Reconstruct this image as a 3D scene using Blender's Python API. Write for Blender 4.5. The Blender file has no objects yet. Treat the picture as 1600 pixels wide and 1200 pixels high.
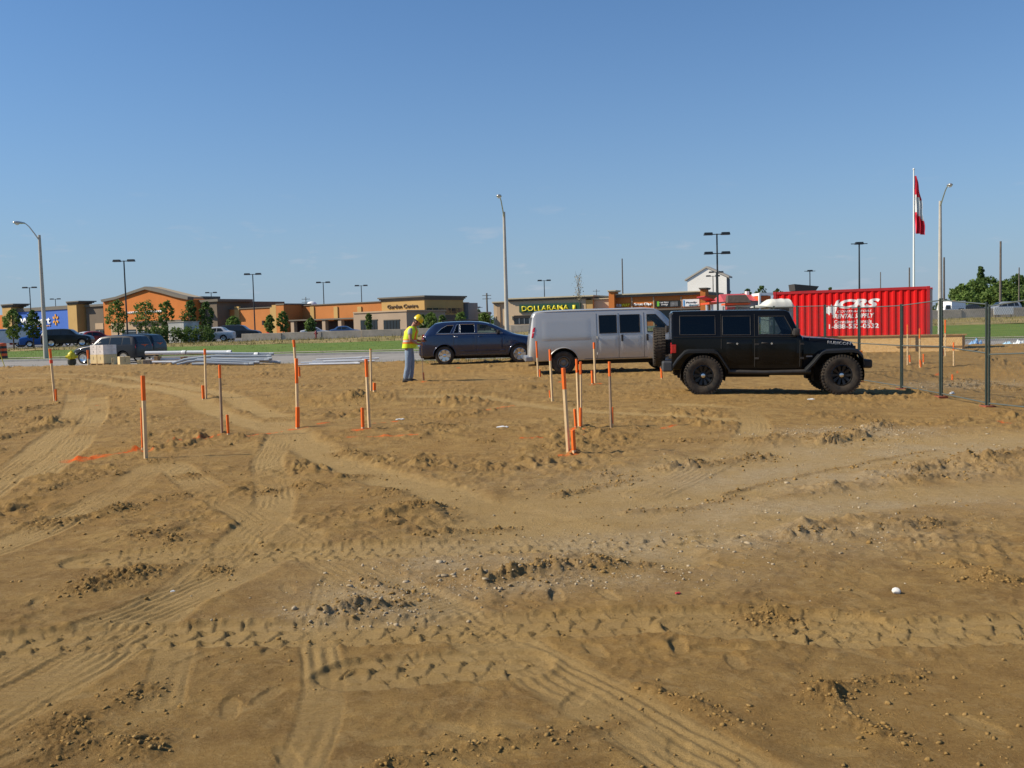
import bpy, bmesh, math, random
import numpy as np
from mathutils import Vector, Matrix, Euler

# ------------------------------------------------------------------ camera
sc = bpy.context.scene
col = sc.collection
R = math.radians
CAM_H, FPX, PITCH, ROLL = 1.6, 1500.0, math.atan(90 / 1500.0), R(1.5)
cam_rot = (Euler((R(90) - PITCH, 0, 0)).to_matrix() @ Matrix.Rotation(-ROLL, 3, 'Z'))
cd = bpy.data.cameras.new('camera')
cam = bpy.data.objects.new('camera', cd)
col.objects.link(cam)
cam.matrix_world = Matrix.Translation((0, 0, CAM_H)) @ cam_rot.to_4x4()
cd.sensor_width = 36.0
cd.lens = FPX / 1600 * 36.0
cd.clip_start = 0.1
cd.clip_end = 9000
sc.camera = cam

# ------------------------------------------------------------------ sun and sky
SUN_EL = R(38)
SUN_XY = Vector((-0.995, -0.06)).normalized()
sun_vec = Vector((SUN_XY.x * math.cos(SUN_EL), SUN_XY.y * math.cos(SUN_EL), math.sin(SUN_EL)))
sd = bpy.data.lights.new('sun', 'SUN')
sd.energy = 4.6
sd.angle = R(0.53)
sd.color = (1.0, 0.90, 0.74)
sun = bpy.data.objects.new('sun', sd)
col.objects.link(sun)
sun.rotation_euler = sun_vec.to_track_quat('Z', 'Y').to_euler()
sun.location = (0, 0, 60)

world = bpy.data.worlds.new('World')
sc.world = world
world.use_nodes = True
wn, wl = world.node_tree.nodes, world.node_tree.links
wn.clear()
wo = wn.new('ShaderNodeOutputWorld')
wb = wn.new('ShaderNodeBackground')
sky = wn.new('ShaderNodeTexSky')
sky.sky_type = 'NISHITA'
sky.sun_disc = False
sky.sun_elevation = SUN_EL
sky.sun_rotation = math.atan2(SUN_XY.x, SUN_XY.y)
sky.altitude = 0
sky.air_density = 1.0
sky.dust_density = 0.3
sky.ozone_density = 4.0
wb.inputs['Strength'].default_value = 0.084
# clear late-summer air: deep blue overhead paling evenly towards the whole horizon
hs = wn.new('ShaderNodeMix'); hs.data_type = 'RGBA'; hs.blend_type = 'MULTIPLY'; hs.inputs[0].default_value = 1.0
hs.inputs[7].default_value = (0.60, 0.91, 1.14, 1)
wl.new(sky.outputs[0], hs.inputs[6])
wtc = wn.new('ShaderNodeTexCoord'); wsep = wn.new('ShaderNodeSeparateXYZ'); wl.new(wtc.outputs['Generated'], wsep.inputs[0])
wm = wn.new('ShaderNodeMath'); wm.operation = 'MULTIPLY'; wm.inputs[1].default_value = -6.5; wl.new(wsep.outputs[2], wm.inputs[0])
we = wn.new('ShaderNodeMath'); we.operation = 'EXPONENT'; we.use_clamp = True; wl.new(wm.outputs[0], we.inputs[0])
hz = wn.new('ShaderNodeMix'); hz.data_type = 'RGBA'
wl.new(we.outputs[0], hz.inputs[0]); wl.new(hs.outputs[2], hz.inputs[6]); hz.inputs[7].default_value = (3.2, 3.98, 5.05, 1)
# a few thin wisps of cloud low over the horizon, all the way round
wmap = wn.new('ShaderNodeMapping'); wmap.inputs['Scale'].default_value = (5, 5, 22); wl.new(wtc.outputs['Generated'], wmap.inputs[0])
wns = wn.new('ShaderNodeTexNoise'); wns.inputs['Scale'].default_value = 2.6; wns.inputs['Detail'].default_value = 7; wns.inputs['Roughness'].default_value = 0.6
wl.new(wmap.outputs[0], wns.inputs['Vector'])
wr_ = wn.new('ShaderNodeMapRange'); wr_.inputs[1].default_value = 0.60; wr_.inputs[2].default_value = 0.80; wl.new(wns.outputs['Fac'], wr_.inputs[0])
wband = wn.new('ShaderNodeMapRange'); wband.inputs[1].default_value = 0.15; wband.inputs[2].default_value = 0.06; wl.new(wsep.outputs[2], wband.inputs[0])
wmm = wn.new('ShaderNodeMath'); wmm.operation = 'MULTIPLY'; wl.new(wr_.outputs[0], wmm.inputs[0]); wl.new(wband.outputs[0], wmm.inputs[1])
wm2 = wn.new('ShaderNodeMath'); wm2.operation = 'MULTIPLY'; wm2.inputs[1].default_value = 0.75; wl.new(wmm.outputs[0], wm2.inputs[0])
wc = wn.new('ShaderNodeMix'); wc.data_type = 'RGBA'; wc.inputs[7].default_value = (4.6, 5.1, 5.9, 1)
wl.new(wm2.outputs[0], wc.inputs[0]); wl.new(hz.outputs[2], wc.inputs[6])
wl.new(wc.outputs[2], wb.inputs[0])
wl.new(wb.outputs[0], wo.inputs[0])

sc.render.engine = 'CYCLES'
sc.view_settings.view_transform = 'Standard'
sc.view_settings.look = 'None'
sc.view_settings.exposure = 0.35
sc.view_settings.gamma = 1.0
sc.view_settings.use_curve_mapping = False
sc.render.resolution_x, sc.render.resolution_y = 1024, 768

rng = np.random.RandomState(7)
random.seed(7)

# ------------------------------------------------------------------ pixels to directions
def ray(px, py):
    return cam_rot @ Vector(((px - 800) / FPX, -(py - 600) / FPX, -1.0))
def at_y(px, py, Y):
    """point on the viewing ray that lies Y metres ahead"""
    d = ray(px, py)
    t = Y / d.y
    return Vector((d.x * t, Y, CAM_H + d.z * t))
def hor(px):
    return 510 - math.tan(ROLL) * (px - 800)

# ------------------------------------------------------------------ objects and tags
def tag(o, label=None, cat=None, group=None, kind=None):
    if label: o['label'] = label
    if cat: o['category'] = cat
    if group: o['group'] = group
    if kind: o['kind'] = kind
    return o
def empty(name, loc=(0, 0, 0), rz=0.0, parent=None):
    o = bpy.data.objects.new(name, None)
    o.empty_display_size = 0.2
    col.objects.link(o)
    o.location = loc
    o.rotation_euler = (0, 0, rz)
    o.parent = parent
    return o
def link(name, me, parent=None):
    o = bpy.data.objects.new(name, me)
    col.objects.link(o)
    o.parent = parent
    return o
def copy_tree(o, parent=None):
    c = o.copy()
    col.objects.link(c)
    c.parent = parent
    for ch in [k for k in o.children if k is not c]:
        copy_tree(ch, c)
    return c

class MB:
    """collects faces, then builds ONE mesh object"""
    def __init__(s):
        s.v, s.f, s.m = [], [], []
    def add(s, vs, fs, mi=0, M=None):
        b = len(s.v)
        for p in vs:
            p = Vector(p)
            s.v.append(tuple(M @ p if M is not None else p))
        for f in fs:
            s.f.append([b + i for i in f]); s.m.append(mi)
        return s
    def box(s, x0, x1, y0, y1, z0, z1, mi=0, M=None):
        vs = [(x0,y0,z0),(x1,y0,z0),(x1,y1,z0),(x0,y1,z0),(x0,y0,z1),(x1,y0,z1),(x1,y1,z1),(x0,y1,z1)]
        return s.add(vs, [(0,3,2,1),(4,5,6,7),(0,1,5,4),(1,2,6,5),(2,3,7,6),(3,0,4,7)], mi, M)
    def rod(s, p0, p1, r0, r1=None, n=8, mi=0, cap=True, M=None):
        return s.tube([p0, p1], [r0, r0 if r1 is None else r1], n, mi, cap, M)
    def tube(s, path, rad, n=8, mi=0, cap=True, M=None):
        path = [Vector(p) for p in path]
        if not hasattr(rad, '__len__'): rad = [rad] * len(path)
        vs, fs = [], []
        up = None
        for i, p in enumerate(path):
            a = path[max(i - 1, 0)]; b = path[min(i + 1, len(path) - 1)]
            t = (b - a).normalized()
            if up is None:
                up = Vector((0, 0, 1)) if abs(t.z) < 0.9 else Vector((1, 0, 0))
            e1 = t.cross(up).normalized(); e2 = e1.cross(t).normalized()
            up = e2
            for k in range(n):
                w = 2 * math.pi * k / n
                vs.append(p + (e1 * math.cos(w) + e2 * math.sin(w)) * rad[i])
        for i in range(len(path) - 1):
            for k in range(n):
                k2 = (k + 1) % n
                fs.append((i*n+k, i*n+k2, (i+1)*n+k2, (i+1)*n+k))
        if cap:
            fs.append(tuple(range(n - 1, -1, -1)))
            fs.append(tuple(range((len(path)-1)*n, len(path)*n)))
        return s.add(vs, fs, mi, M)
    def lathe(s, prof, n=24, mi=0, M=None, closed=False):
        """prof: (radius, height) pairs turned about z"""
        vs, fs = [], []
        for (r, z) in prof:
            for k in range(n):
                w = 2 * math.pi * k / n
                vs.append((r * math.cos(w), r * math.sin(w), z))
        m = len(prof)
        for i in range(m if closed else m - 1):
            j = (i + 1) % m
            for k in range(n):
                k2 = (k + 1) % n
                fs.append((i*n+k, i*n+k2, j*n+k2, j*n+k))
        if not closed:
            if prof[0][0] > 1e-4: fs.append(tuple(range(n - 1, -1, -1)))
            if prof[-1][0] > 1e-4: fs.append(tuple(range((m-1)*n, m*n)))
        return s.add(vs, fs, mi, M)
    def prism(s, poly, y0, y1, mi=0, M=None):
        """poly of (x,z) swept along y"""
        n = len(poly)
        vs = [(x, y0, z) for x, z in poly] + [(x, y1, z) for x, z in poly]
        fs = [tuple(range(n)), tuple(range(2*n-1, n-1, -1))]
        for i in range(n):
            j = (i + 1) % n
            fs.append((i, i + n, j + n, j))
        return s.add(vs, fs, mi, M)
    def mesh(s, name):
        me = bpy.data.meshes.new(name)
        me.from_pydata(s.v, [], s.f)
        me.validate()
        if len(s.m) == len(me.polygons):
            me.polygons.foreach_set('material_index', s.m)
        bm = bmesh.new(); bm.from_mesh(me)
        bmesh.ops.recalc_face_normals(bm, faces=bm.faces)
        bm.to_mesh(me); bm.free()
        return me
    def build(s, name, mats, parent=None, smooth=None, bevel=0.0, seg=2):
        me = s.mesh(name)
        if bevel:
            bm = bmesh.new(); bm.from_mesh(me)
            bmesh.ops.remove_doubles(bm, verts=bm.verts, dist=1e-5)
            ed = [e for e in bm.edges if len(e.link_faces) == 2 and e.calc_face_angle(0) > 0.6]
            bmesh.ops.bevel(bm, geom=ed, offset=bevel, segments=seg, affect='EDGES', profile=0.5)
            bm.to_mesh(me); bm.free()
        for m in (mats if isinstance(mats, (list, tuple)) else [mats]):
            me.materials.append(m)
        shade(me, smooth)
        return link(name, me, parent)
def shade(me, ang):
    if ang:
        me.polygons.foreach_set('use_smooth', [True] * len(me.polygons))
        me.set_sharp_from_angle(angle=R(ang))
    me.update()
def raw_mesh(name, V, F, mats=None, smooth=None):
    """fast mesh from numpy arrays of vertices and quads/triangles"""
    V = np.asarray(V, np.float32); F = np.asarray(F, np.int32)
    me = bpy.data.meshes.new(name)
    me.vertices.add(len(V)); me.vertices.foreach_set('co', V.ravel())
    k = F.shape[1]
    me.loops.add(F.size); me.loops.foreach_set('vertex_index', F.ravel())
    me.polygons.add(len(F))
    me.polygons.foreach_set('loop_start', np.arange(0, F.size, k, dtype=np.int32))
    me.update(calc_edges=True)
    if smooth: me.polygons.foreach_set('use_smooth', np.ones(len(F), bool))
    for m in (mats or []): me.materials.append(m)
    return me
def boolean(o, cutters, op='DIFFERENCE', solver='EXACT'):
    """cut o with temporary objects, then drop them"""
    for c in cutters:
        md = o.modifiers.new('b', 'BOOLEAN'); md.operation = op; md.object = c; md.solver = solver
    bpy.context.view_layer.update()
    dg = bpy.context.evaluated_depsgraph_get()
    me = bpy.data.meshes.new_from_object(o.evaluated_get(dg))
    o.modifiers.clear()
    o.data = me
    for c in cutters:
        bpy.data.objects.remove(c, do_unlink=True)
    return o
def text_mesh(s, width, height=None, shear=0.0, bold=0.0, extrude=0.02):
    """lettering as a mesh in the x-z plane, centred on x, standing on z = 0"""
    cu = bpy.data.curves.new('lettering', 'FONT')
    cu.body = s; cu.shear = shear; cu.offset = bold; cu.extrude = 0.0; cu.size = 1.0
    cu.resolution_u = 3
    o = bpy.data.objects.new('lettering', cu); col.objects.link(o)
    bpy.context.view_layer.update()
    me = bpy.data.meshes.new_from_object(o.evaluated_get(bpy.context.evaluated_depsgraph_get()))
    bpy.data.objects.remove(o, do_unlink=True)
    n = len(me.vertices)
    co = np.zeros(n * 3, np.float32); me.vertices.foreach_get('co', co); co = co.reshape(-1, 3)
    mn, mx = co.min(0), co.max(0)
    sx = width / (mx[0] - mn[0]); sz = sx if height is None else height / (mx[1] - mn[1])
    out = np.zeros_like(co)
    out[:, 0] = (co[:, 0] - (mn[0] + mx[0]) / 2) * sx
    out[:, 2] = (co[:, 1] - mn[1]) * sz
    me.vertices.foreach_set('co', out.ravel())
    if extrude:
        bm = bmesh.new(); bm.from_mesh(me)
        r = bmesh.ops.extrude_face_region(bm, geom=bm.faces[:])
        bmesh.ops.translate(bm, verts=[v for v in r['geom'] if isinstance(v, bmesh.types.BMVert)], vec=(0, -extrude, 0))
        bmesh.ops.recalc_face_normals(bm, faces=bm.faces)
        bm.to_mesh(me); bm.free()
    me.update()
    return me

# ------------------------------------------------------------------ materials
def mat(name, color, rough=0.6, metal=0.0, spec=0.5, coat=0.0, noise=None, bump=None, dust=None):
    """noise: (scale, amount[, second colour]); bump: (scale, strength)"""
    m = bpy.data.materials.new(name); m.use_nodes = True
    nt = m.node_tree; b = nt.nodes['Principled BSDF']
    b.inputs['Base Color'].default_value = (*color, 1)
    b.inputs['Roughness'].default_value = rough
    b.inputs['Metallic'].default_value = metal
    b.inputs['Specular IOR Level'].default_value = spec
    b.inputs['Coat Weight'].default_value = coat
    b.inputs['Coat Roughness'].default_value = 0.06
    if noise or bump or dust:
        tc = nt.nodes.new('ShaderNodeTexCoord')
    if noise:
        n = nt.nodes.new('ShaderNodeTexNoise'); n.inputs['Scale'].default_value = noise[0]; n.inputs['Detail'].default_value = 6
        n.inputs['Roughness'].default_value = 0.65
        nt.links.new(tc.outputs['Object'], n.inputs['Vector'])
        r = nt.nodes.new('ShaderNodeValToRGB')
        c2 = noise[2] if len(noise) > 2 else tuple(c * (1 - noise[1]) for c in color)
        c1 = color if len(noise) > 2 else tuple(min(1, c * (1 + noise[1] * 0.6)) for c in color)
        r.color_ramp.elements[0].position = 0.32; r.color_ramp.elements[0].color = (*c2, 1)
        r.color_ramp.elements[1].position = 0.68; r.color_ramp.elements[1].color = (*c1, 1)
        nt.links.new(n.outputs['Fac'], r.inputs[0]); nt.links.new(r.outputs[0], b.inputs['Base Color'])
    if dust:
        # road dust caught on the lower panels: (height where it starts to thin, height where it ends, amount)
        sp = nt.nodes.new('ShaderNodeSeparateXYZ'); nt.links.new(tc.outputs['Object'], sp.inputs[0])
        mr = nt.nodes.new('ShaderNodeMapRange'); mr.inputs[1].default_value = dust[1]; mr.inputs[2].default_value = dust[0]; mr.inputs[4].default_value = dust[2]
        nd = nt.nodes.new('ShaderNodeTexNoise'); nd.inputs['Scale'].default_value = 5; nd.inputs['Detail'].default_value = 7; nt.links.new(tc.outputs['Object'], nd.inputs['Vector'])
        md = nt.nodes.new('ShaderNodeMath'); md.operation = 'MULTIPLY_ADD'; md.inputs[1].default_value = 0.35; nt.links.new(nd.outputs['Fac'], md.inputs[0]); nt.links.new(sp.outputs[2], md.inputs[2])
        nt.links.new(md.outputs[0], mr.inputs[0])
        mx = nt.nodes.new('ShaderNodeMix'); mx.data_type = 'RGBA'; mx.inputs[7].default_value = (0.24, 0.17, 0.095, 1)
        if b.inputs['Base Color'].links: nt.links.new(b.inputs['Base Color'].links[0].from_socket, mx.inputs[6])
        else: mx.inputs[6].default_value = (*color, 1)
        nt.links.new(mr.outputs[0], mx.inputs[0]); nt.links.new(mx.outputs[2], b.inputs['Base Color'])
        mr2 = nt.nodes.new('ShaderNodeMapRange'); mr2.inputs[3].default_value = rough; mr2.inputs[4].default_value = 0.85; nt.links.new(mr.outputs[0], mr2.inputs[0]); nt.links.new(mr2.outputs[0], b.inputs['Roughness'])
        mr3 = nt.nodes.new('ShaderNodeMapRange'); mr3.inputs[3].default_value = coat; mr3.inputs[4].default_value = 0.0; nt.links.new(mr.outputs[0], mr3.inputs[0]); nt.links.new(mr3.outputs[0], b.inputs['Coat Weight'])
    if bump:
        n2 = nt.nodes.new('ShaderNodeTexNoise'); n2.inputs['Scale'].default_value = bump[0]; n2.inputs['Detail'].default_value = 8
        nt.links.new(tc.outputs['Object'], n2.inputs['Vector'])
        bp = nt.nodes.new('ShaderNodeBump'); bp.inputs['Strength'].default_value = bump[1]; bp.inputs['Distance'].default_value = 0.02
        nt.links.new(n2.outputs['Fac'], bp.inputs['Height']); nt.links.new(bp.outputs[0], b.inputs['Normal'])
    return m
def glass(name, tint, refl=0.1, rough=0.03):
    m = bpy.data.materials.new(name); m.use_nodes = True
    nt = m.node_tree; nt.nodes.clear()
    out = nt.nodes.new('ShaderNodeOutputMaterial'); mix = nt.nodes.new('ShaderNodeMixShader')
    tr = nt.nodes.new('ShaderNodeBsdfTransparent'); tr.inputs[0].default_value = (*tint, 1)
    gl = nt.nodes.new('ShaderNodeBsdfGlossy'); gl.inputs['Roughness'].default_value = rough
    gl.inputs[0].default_value = (0.9, 0.9, 0.9, 1)
    fr = nt.nodes.new('ShaderNodeFresnel'); fr.inputs[0].default_value = 1.5
    mm = nt.nodes.new('ShaderNodeMath'); mm.operation = 'MULTIPLY_ADD'; mm.inputs[1].default_value = 0.9; mm.inputs[2].default_value = refl
    nt.links.new(fr.outputs[0], mm.inputs[0]); nt.links.new(mm.outputs[0], mix.inputs[0])
    nt.links.new(tr.outputs[0], mix.inputs[1]); nt.links.new(gl.outputs[0], mix.inputs[2])
    nt.links.new(mix.outputs[0], out.inputs[0])
    return m

# ------------------------------------------------------------------ noise on numpy arrays
_perm = np.random.RandomState(3).permutation(256)
_perm = np.concatenate([_perm, _perm])
_ang = np.random.RandomState(4).rand(256) * 2 * np.pi
_gx, _gy = np.cos(_ang), np.sin(_ang)
def perlin(x, y, seed=0):
    x = x + seed * 17.31; y = y - seed * 9.77
    xi = np.floor(x).astype(np.int64); yi = np.floor(y).astype(np.int64)
    xf = x - xi; yf = y - yi
    u = xf*xf*xf*(xf*(xf*6-15)+10); v = yf*yf*yf*(yf*(yf*6-15)+10)
    X0 = xi & 255; X1 = (xi + 1) & 255; Y0 = yi & 255; Y1 = (yi + 1) & 255
    def g(a, b, dx, dy):
        h = _perm[_perm[a] + b]
        return _gx[h] * dx + _gy[h] * dy
    n00 = g(X0, Y0, xf, yf); n10 = g(X1, Y0, xf-1, yf)
    n01 = g(X0, Y1, xf, yf-1); n11 = g(X1, Y1, xf-1, yf-1)
    return ((n00*(1-u)+n10*u)*(1-v) + (n01*(1-u)+n11*u)*v) * 1.5
def fbm(x, y, octv=4, seed=0, gain=0.5):
    a, f, s, t = 1.0, 1.0, 0.0, 0.0
    for i in range(octv):
        s = s + a * perlin(x * f, y * f, seed + i * 3); t += a; a *= gain; f *= 2.03
    return s / t
def sstep(a, b, x):
    t = np.clip((x - a) / (b - a), 0, 1)
    return t * t * (3 - 2 * t)
# ================================================================== terrain
# broad lie of the land on the building plot, from things of known size standing on it
_ctl = []
def _c(px, py, s):
    d = FPX / s
    p = at_y(px, py, d)
    _ctl.append((p.x, p.y, p.z))
for a in [(1098,615.5,72.0),(1311,618.5,74.5),(880,585,47.5),(1045,578,47.0),(694,569.7,39.6),(815,566.3,40.2),
          (645,596,61),(113,574,36.5),(155,571,36.5),(330,571,36.0),(520,571,36.3),
          (1409,608,65.5),(1470,623,75.5),(1543,635,83.5),(1420,548,39.5)]:
    _c(*a)
_ctl += [(x, y, 0.0) for x in (-9, -4, 0, 4, 9) for y in (3, 7, 11)]
_ctl += [(-7, 15, 0.05), (-3, 16, 0.05), (1, 17, 0.03), (12, 17, -0.05), (-14, 20, 0.1), (-26, 30, 0.15), (22, 30, -0.1)]
_ctl = np.array(_ctl)
def road_z(x):
    return 0.03 - 0.0050 * np.clip(x, -45, 45)
def broad_z(x, y):
    """smooth level of the dirt plot, easing into the road edge at y = 47"""
    x = np.asarray(x, float); y = np.asarray(y, float)
    num = np.zeros(np.broadcast(x, y).shape); den = np.zeros_like(num)
    for cx, cy, cz in _ctl:
        sg = 0.9 + 0.055 * cy
        w = np.exp(-((x - cx) ** 2 + (y - cy) ** 2) / (2 * sg * sg)) + 1e-5 / (1 + (x - cx) ** 2 + (y - cy) ** 2)
        num += w * cz; den += w
    z = num / den
    k = sstep(43.0, 46.6, y)
    return z * (1 - k) + (road_z(x) - 0.02) * k

def on_ground(px, py):
    """where the viewing ray meets the broad lie of the plot"""
    d = ray(px, py)
    y = 1.6 * d.y / max(1e-4, -d.z)
    for i in range(30):
        y = min(y, 60)
        z = float(broad_z(d.x / d.y * y, y))
        yn = (CAM_H - z) * d.y / max(1e-4, -d.z)
        y = 0.5 * y + 0.5 * yn
    return Vector((d.x / d.y * y, y, float(broad_z(d.x / d.y * y, y))))

# ---- wheel tracks, ridges, clod heaps, footprints: lists of image points turned into ground points
def trail(pts, n=14):
    P = np.array([on_ground(*p)[:2] for p in pts])
    out = []
    for i in range(len(P) - 1):
        p0 = P[max(i-1, 0)]; p1 = P[i]; p2 = P[i+1]; p3 = P[min(i+2, len(P)-1)]
        for t in np.linspace(0, 1, n, endpoint=False):
            out.append(0.5*((2*p1)+(-p0+p2)*t+(2*p0-5*p1+4*p2-p3)*t*t+(-p0+3*p1-3*p2+p3)*t**3))
    out.append(P[-1])
    return np.array(out)
TRACKS = [  # kind, half width, depth, image points
    ('lug', 0.23, 0.030, [(-80,1022),(120,1000),(300,992),(520,984),(760,975),(980,967),(1180,965),(1330,975)]),
    ('lug', 0.26, 0.026, [(150,880),(300,872),(480,866),(700,858),(880,850),(1010,843),(1130,832)]),
    ('lug', 0.22, 0.016, [(1090,972),(1300,985),(1480,985),(1680,978)]),
    ('lug', 0.22, 0.018, [(560,1050),(700,1036),(800,1030)]),
    ('rib', 0.20, 0.020, [(-60,1150),(60,1080),(170,1015),(260,950),(330,895),(385,845),(425,800),(428,760),(418,725),(428,700),(440,676)]),
    ('rib', 0.20, 0.018, [(-40,1075),(90,1012),(240,952),(350,905),(430,868),(470,842)]),
    ('rib', 0.21, 0.020, [(268,728),(320,765),(380,800),(450,840),(540,888),(630,928),(730,975),(860,1045),(1010,1130),(1150,1215)]),
    ('flat', 0.34, 0.035, [(430,660),(470,690),(560,735),(680,770),(800,803),(930,838),(1040,870)]),
    ('rib', 0.22, 0.025, [(-40,870),(60,832),(140,795),(200,758),(240,730)]),
    ('rib', 0.24, 0.030, [(118,618),(116,640),(98,672),(60,705),(10,745),(-40,780)]),
    ('rib', 0.24, 0.025, [(152,622),(150,645),(135,670),(110,700),(60,740)]),
    ('flat', 0.30, 0.02, [(-20,592),(120,592),(240,606),(330,640),(400,665),(440,676)]),
    ('flat', 0.30, 0.02, [(60,584),(200,590),(330,612),(430,650)]),
    ('rib', 0.10, 0.007, [(470,1190),(500,1120),(505,1050),(500,1000),(510,940),(520,900)]),
    ('rib', 0.10, 0.010, [(250,1100),(265,1050),(275,1010)]),
    ('flat', 1.15, 0.05, [(880,812),(1000,775),(1160,735),(1330,705),(1480,690),(1700,685)]),
    ('flat', 0.50, 0.03, [(1020,845),(1180,805),(1350,778),(1500,768),(1700,762)]),
    ('rib', 0.24, 0.012, [(1010,770),(1120,720),(1180,670),(1150,640),(1060,632)]),
    ('flat', 0.25, 0.012, [(640,620),(760,622),(900,640),(1050,650),(1180,660)]),
]
TRACKS.sort(key=lambda t: ('flat', 'rib', 'lug').index(t[0]))
for t in range(len(TRACKS)):
    k_, w_, d_, p_ = TRACKS[t]
    TRACKS[t] = (k_, w_, d_, trail(p_))
RIDGES = [  # half width, height, cloddiness, image points
    (0.045, 0.045, 1.0, [(600,812),(660,800),(690,792)]),
    (0.05, 0.05, 1.0, [(660,838),(720,830),(800,822)]),
    (0.05, 0.035, 1.0, [(560,905),(620,925),(668,932)]),
    (0.06, 0.06, 1.0, [(505,958),(560,950),(620,945)]),
    (0.08, 0.085, 1.0, [(760,908),(830,897),(900,888),(960,882),(1010,880)]),
    (0.04, 0.025, 1.0, [(590,1196),(700,1172),(800,1158),(900,1140),(970,1126)]),
    (0.06, 0.045, 0.6, [(980,796),(1080,788),(1150,772)]),
    (0.035, 0.03, 0.4, [(1130,770),(1240,742),(1340,722),(1460,698)]),
    (0.10, 0.08, 1.0, [(1420,738),(1490,722),(1560,712),(1640,700)]),
    (0.09, 0.07, 0.8, [(1400,752),(1470,746),(1600,738),(1700,735)]),
    (0.16, 0.12, 1.0, [(1282,690),(1330,682),(1388,666)]),
    (0.12, 0.09, 1.0, [(1040,733),(1130,722),(1195,712)]),
    (0.07, 0.05, 1.0, [(870,775),(940,757),(990,747)]),
    (0.07, 0.07, 1.0, [(1235,838),(1280,832),(1330,838)]),
    (0.07, 0.06, 0.8, [(1370,825),(1430,822),(1460,815)]),
    (0.10, 0.10, 0.7, [(-10,690),(40,676),(95,666)]),
    (0.10, 0.07, 0.7, [(-10,655),(50,640),(100,628)]),
    (0.10, 0.07, 0.7, [(-10,618),(60,608),(95,612)]),
    (0.06, 0.04, 0.8, [(60,770),(130,752),(190,742)]),
    (0.06, 0.05, 0.8, [(110,815),(230,790),(290,775)]),
    (0.05, 0.04, 0.8, [(1270,1085),(1350,1068),(1440,1050)]),
    (0.05, 0.035, 1.0, [(1280,1075),(1340,1130),(1420,1160)]),
    (0.05, 0.03, 0.8, [(60,1190),(150,1165),(230,1170)]),
    (0.05, 0.04, 0.9, [(1490,880),(1560,905),(1640,905)]),
    (0.04, 0.03, 0.9, [(1000,1075),(1100,1105),(1180,1140)]),
]
RIDGES = [(w, h, c, trail(p)) for w, h, c, p in RIDGES]
HEAPS = [  # image x, y, radius, height
    (180,912,0.20,0.085),(225,900,0.14,0.06),(130,925,0.14,0.05),(232,838,0.18,0.06),(270,848,0.14,0.05),(650,798,0.20,0.07),
    (600,775,0.22,0.06),(560,745,0.20,0.05),(540,708,0.22,0.06),(480,762,0.15,0.05),(665,726,0.16,0.07),
    (250,722,0.2,0.06),(300,745,0.2,0.05),(190,800,0.14,0.06),(215,1085,0.10,0.035),(100,1140,0.16,0.05),
    (220,1165,0.12,0.045),(340,895,0.10,0.05),(420,770,0.13,0.05),(70,820,0.2,0.06),(1220,955,0.12,0.03),(1180,958,0.12,0.03),
    (1450,820,0.12,0.06),(1540,905,0.14,0.04),(860,888,0.12,0.06),(930,884,0.13,0.06),(545,945,0.10,0.05),
    (1370,668,0.22,0.12),(1330,680,0.2,0.1),(1290,688,0.2,0.08),(950,742,0.2,0.05),(1090,728,0.2,0.07),(1170,716,0.2,0.06),
    (1070,690,0.25,0.06),(1000,670,0.25,0.05),(1180,690,0.25,0.06),(700,668,0.25,0.05),(560,625,0.3,0.07),(760,690,0.25,0.04),
    (1490,604,0.4,0.16),(1520,600,0.4,0.14),(1560,606,0.4,0.12),(1590,610,0.4,0.12),(1455,590,0.3,0.08),
    (1260,560,0.6,0.10),(1345,560,0.5,0.12),
]
HEAPS = [(on_ground(a, b)[0], on_ground(a, b)[1], r, h) for a, b, r, h in HEAPS]
FEET = [(300,1030),(335,1100),(360,1105),(425,1030),(420,1082),(460,1105),(430,1010),(560,1020),(640,1025),(660,1110),(710,1132),
        (730,1095),(760,1050),(800,1048),(620,1155),(830,1160),(850,1020),(900,1000),(930,1010),(1010,1000),(1060,1005),(1080,1060),
        (1130,1010),(1265,965),(1340,1012),(1370,1010),(1150,1030),(1280,1100),(1320,1110),(1030,1170),(1060,1165),(530,1135),(870,930),
        (900,940),(950,928),(990,918),(1110,880),(1170,898),(1350,925),(540,930),(510,908),(580,912),(450,920),(1480,1105),(1530,1130),
        (210,1120),(120,1090),(150,1040),(1400,950),(1440,975),(60,945),(100,960),(1300,1170),(1460,1180),(900,1085),(940,1095),
        (30,1180),(390,1165),(450,1180),(760,1190),(980,1150),(1550,1020),(1500,985),(1240,1020),(1190,980),(560,1090),(640,990)]
_fr = np.random.RandomState(21)
FEET = FEET[::2]
FEET = [(*on_ground(a, b)[:2], _fr.uniform(-0.6, 0.6) + (1.57 if _fr.rand() < .8 else 0)) for a, b in FEET]
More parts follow.
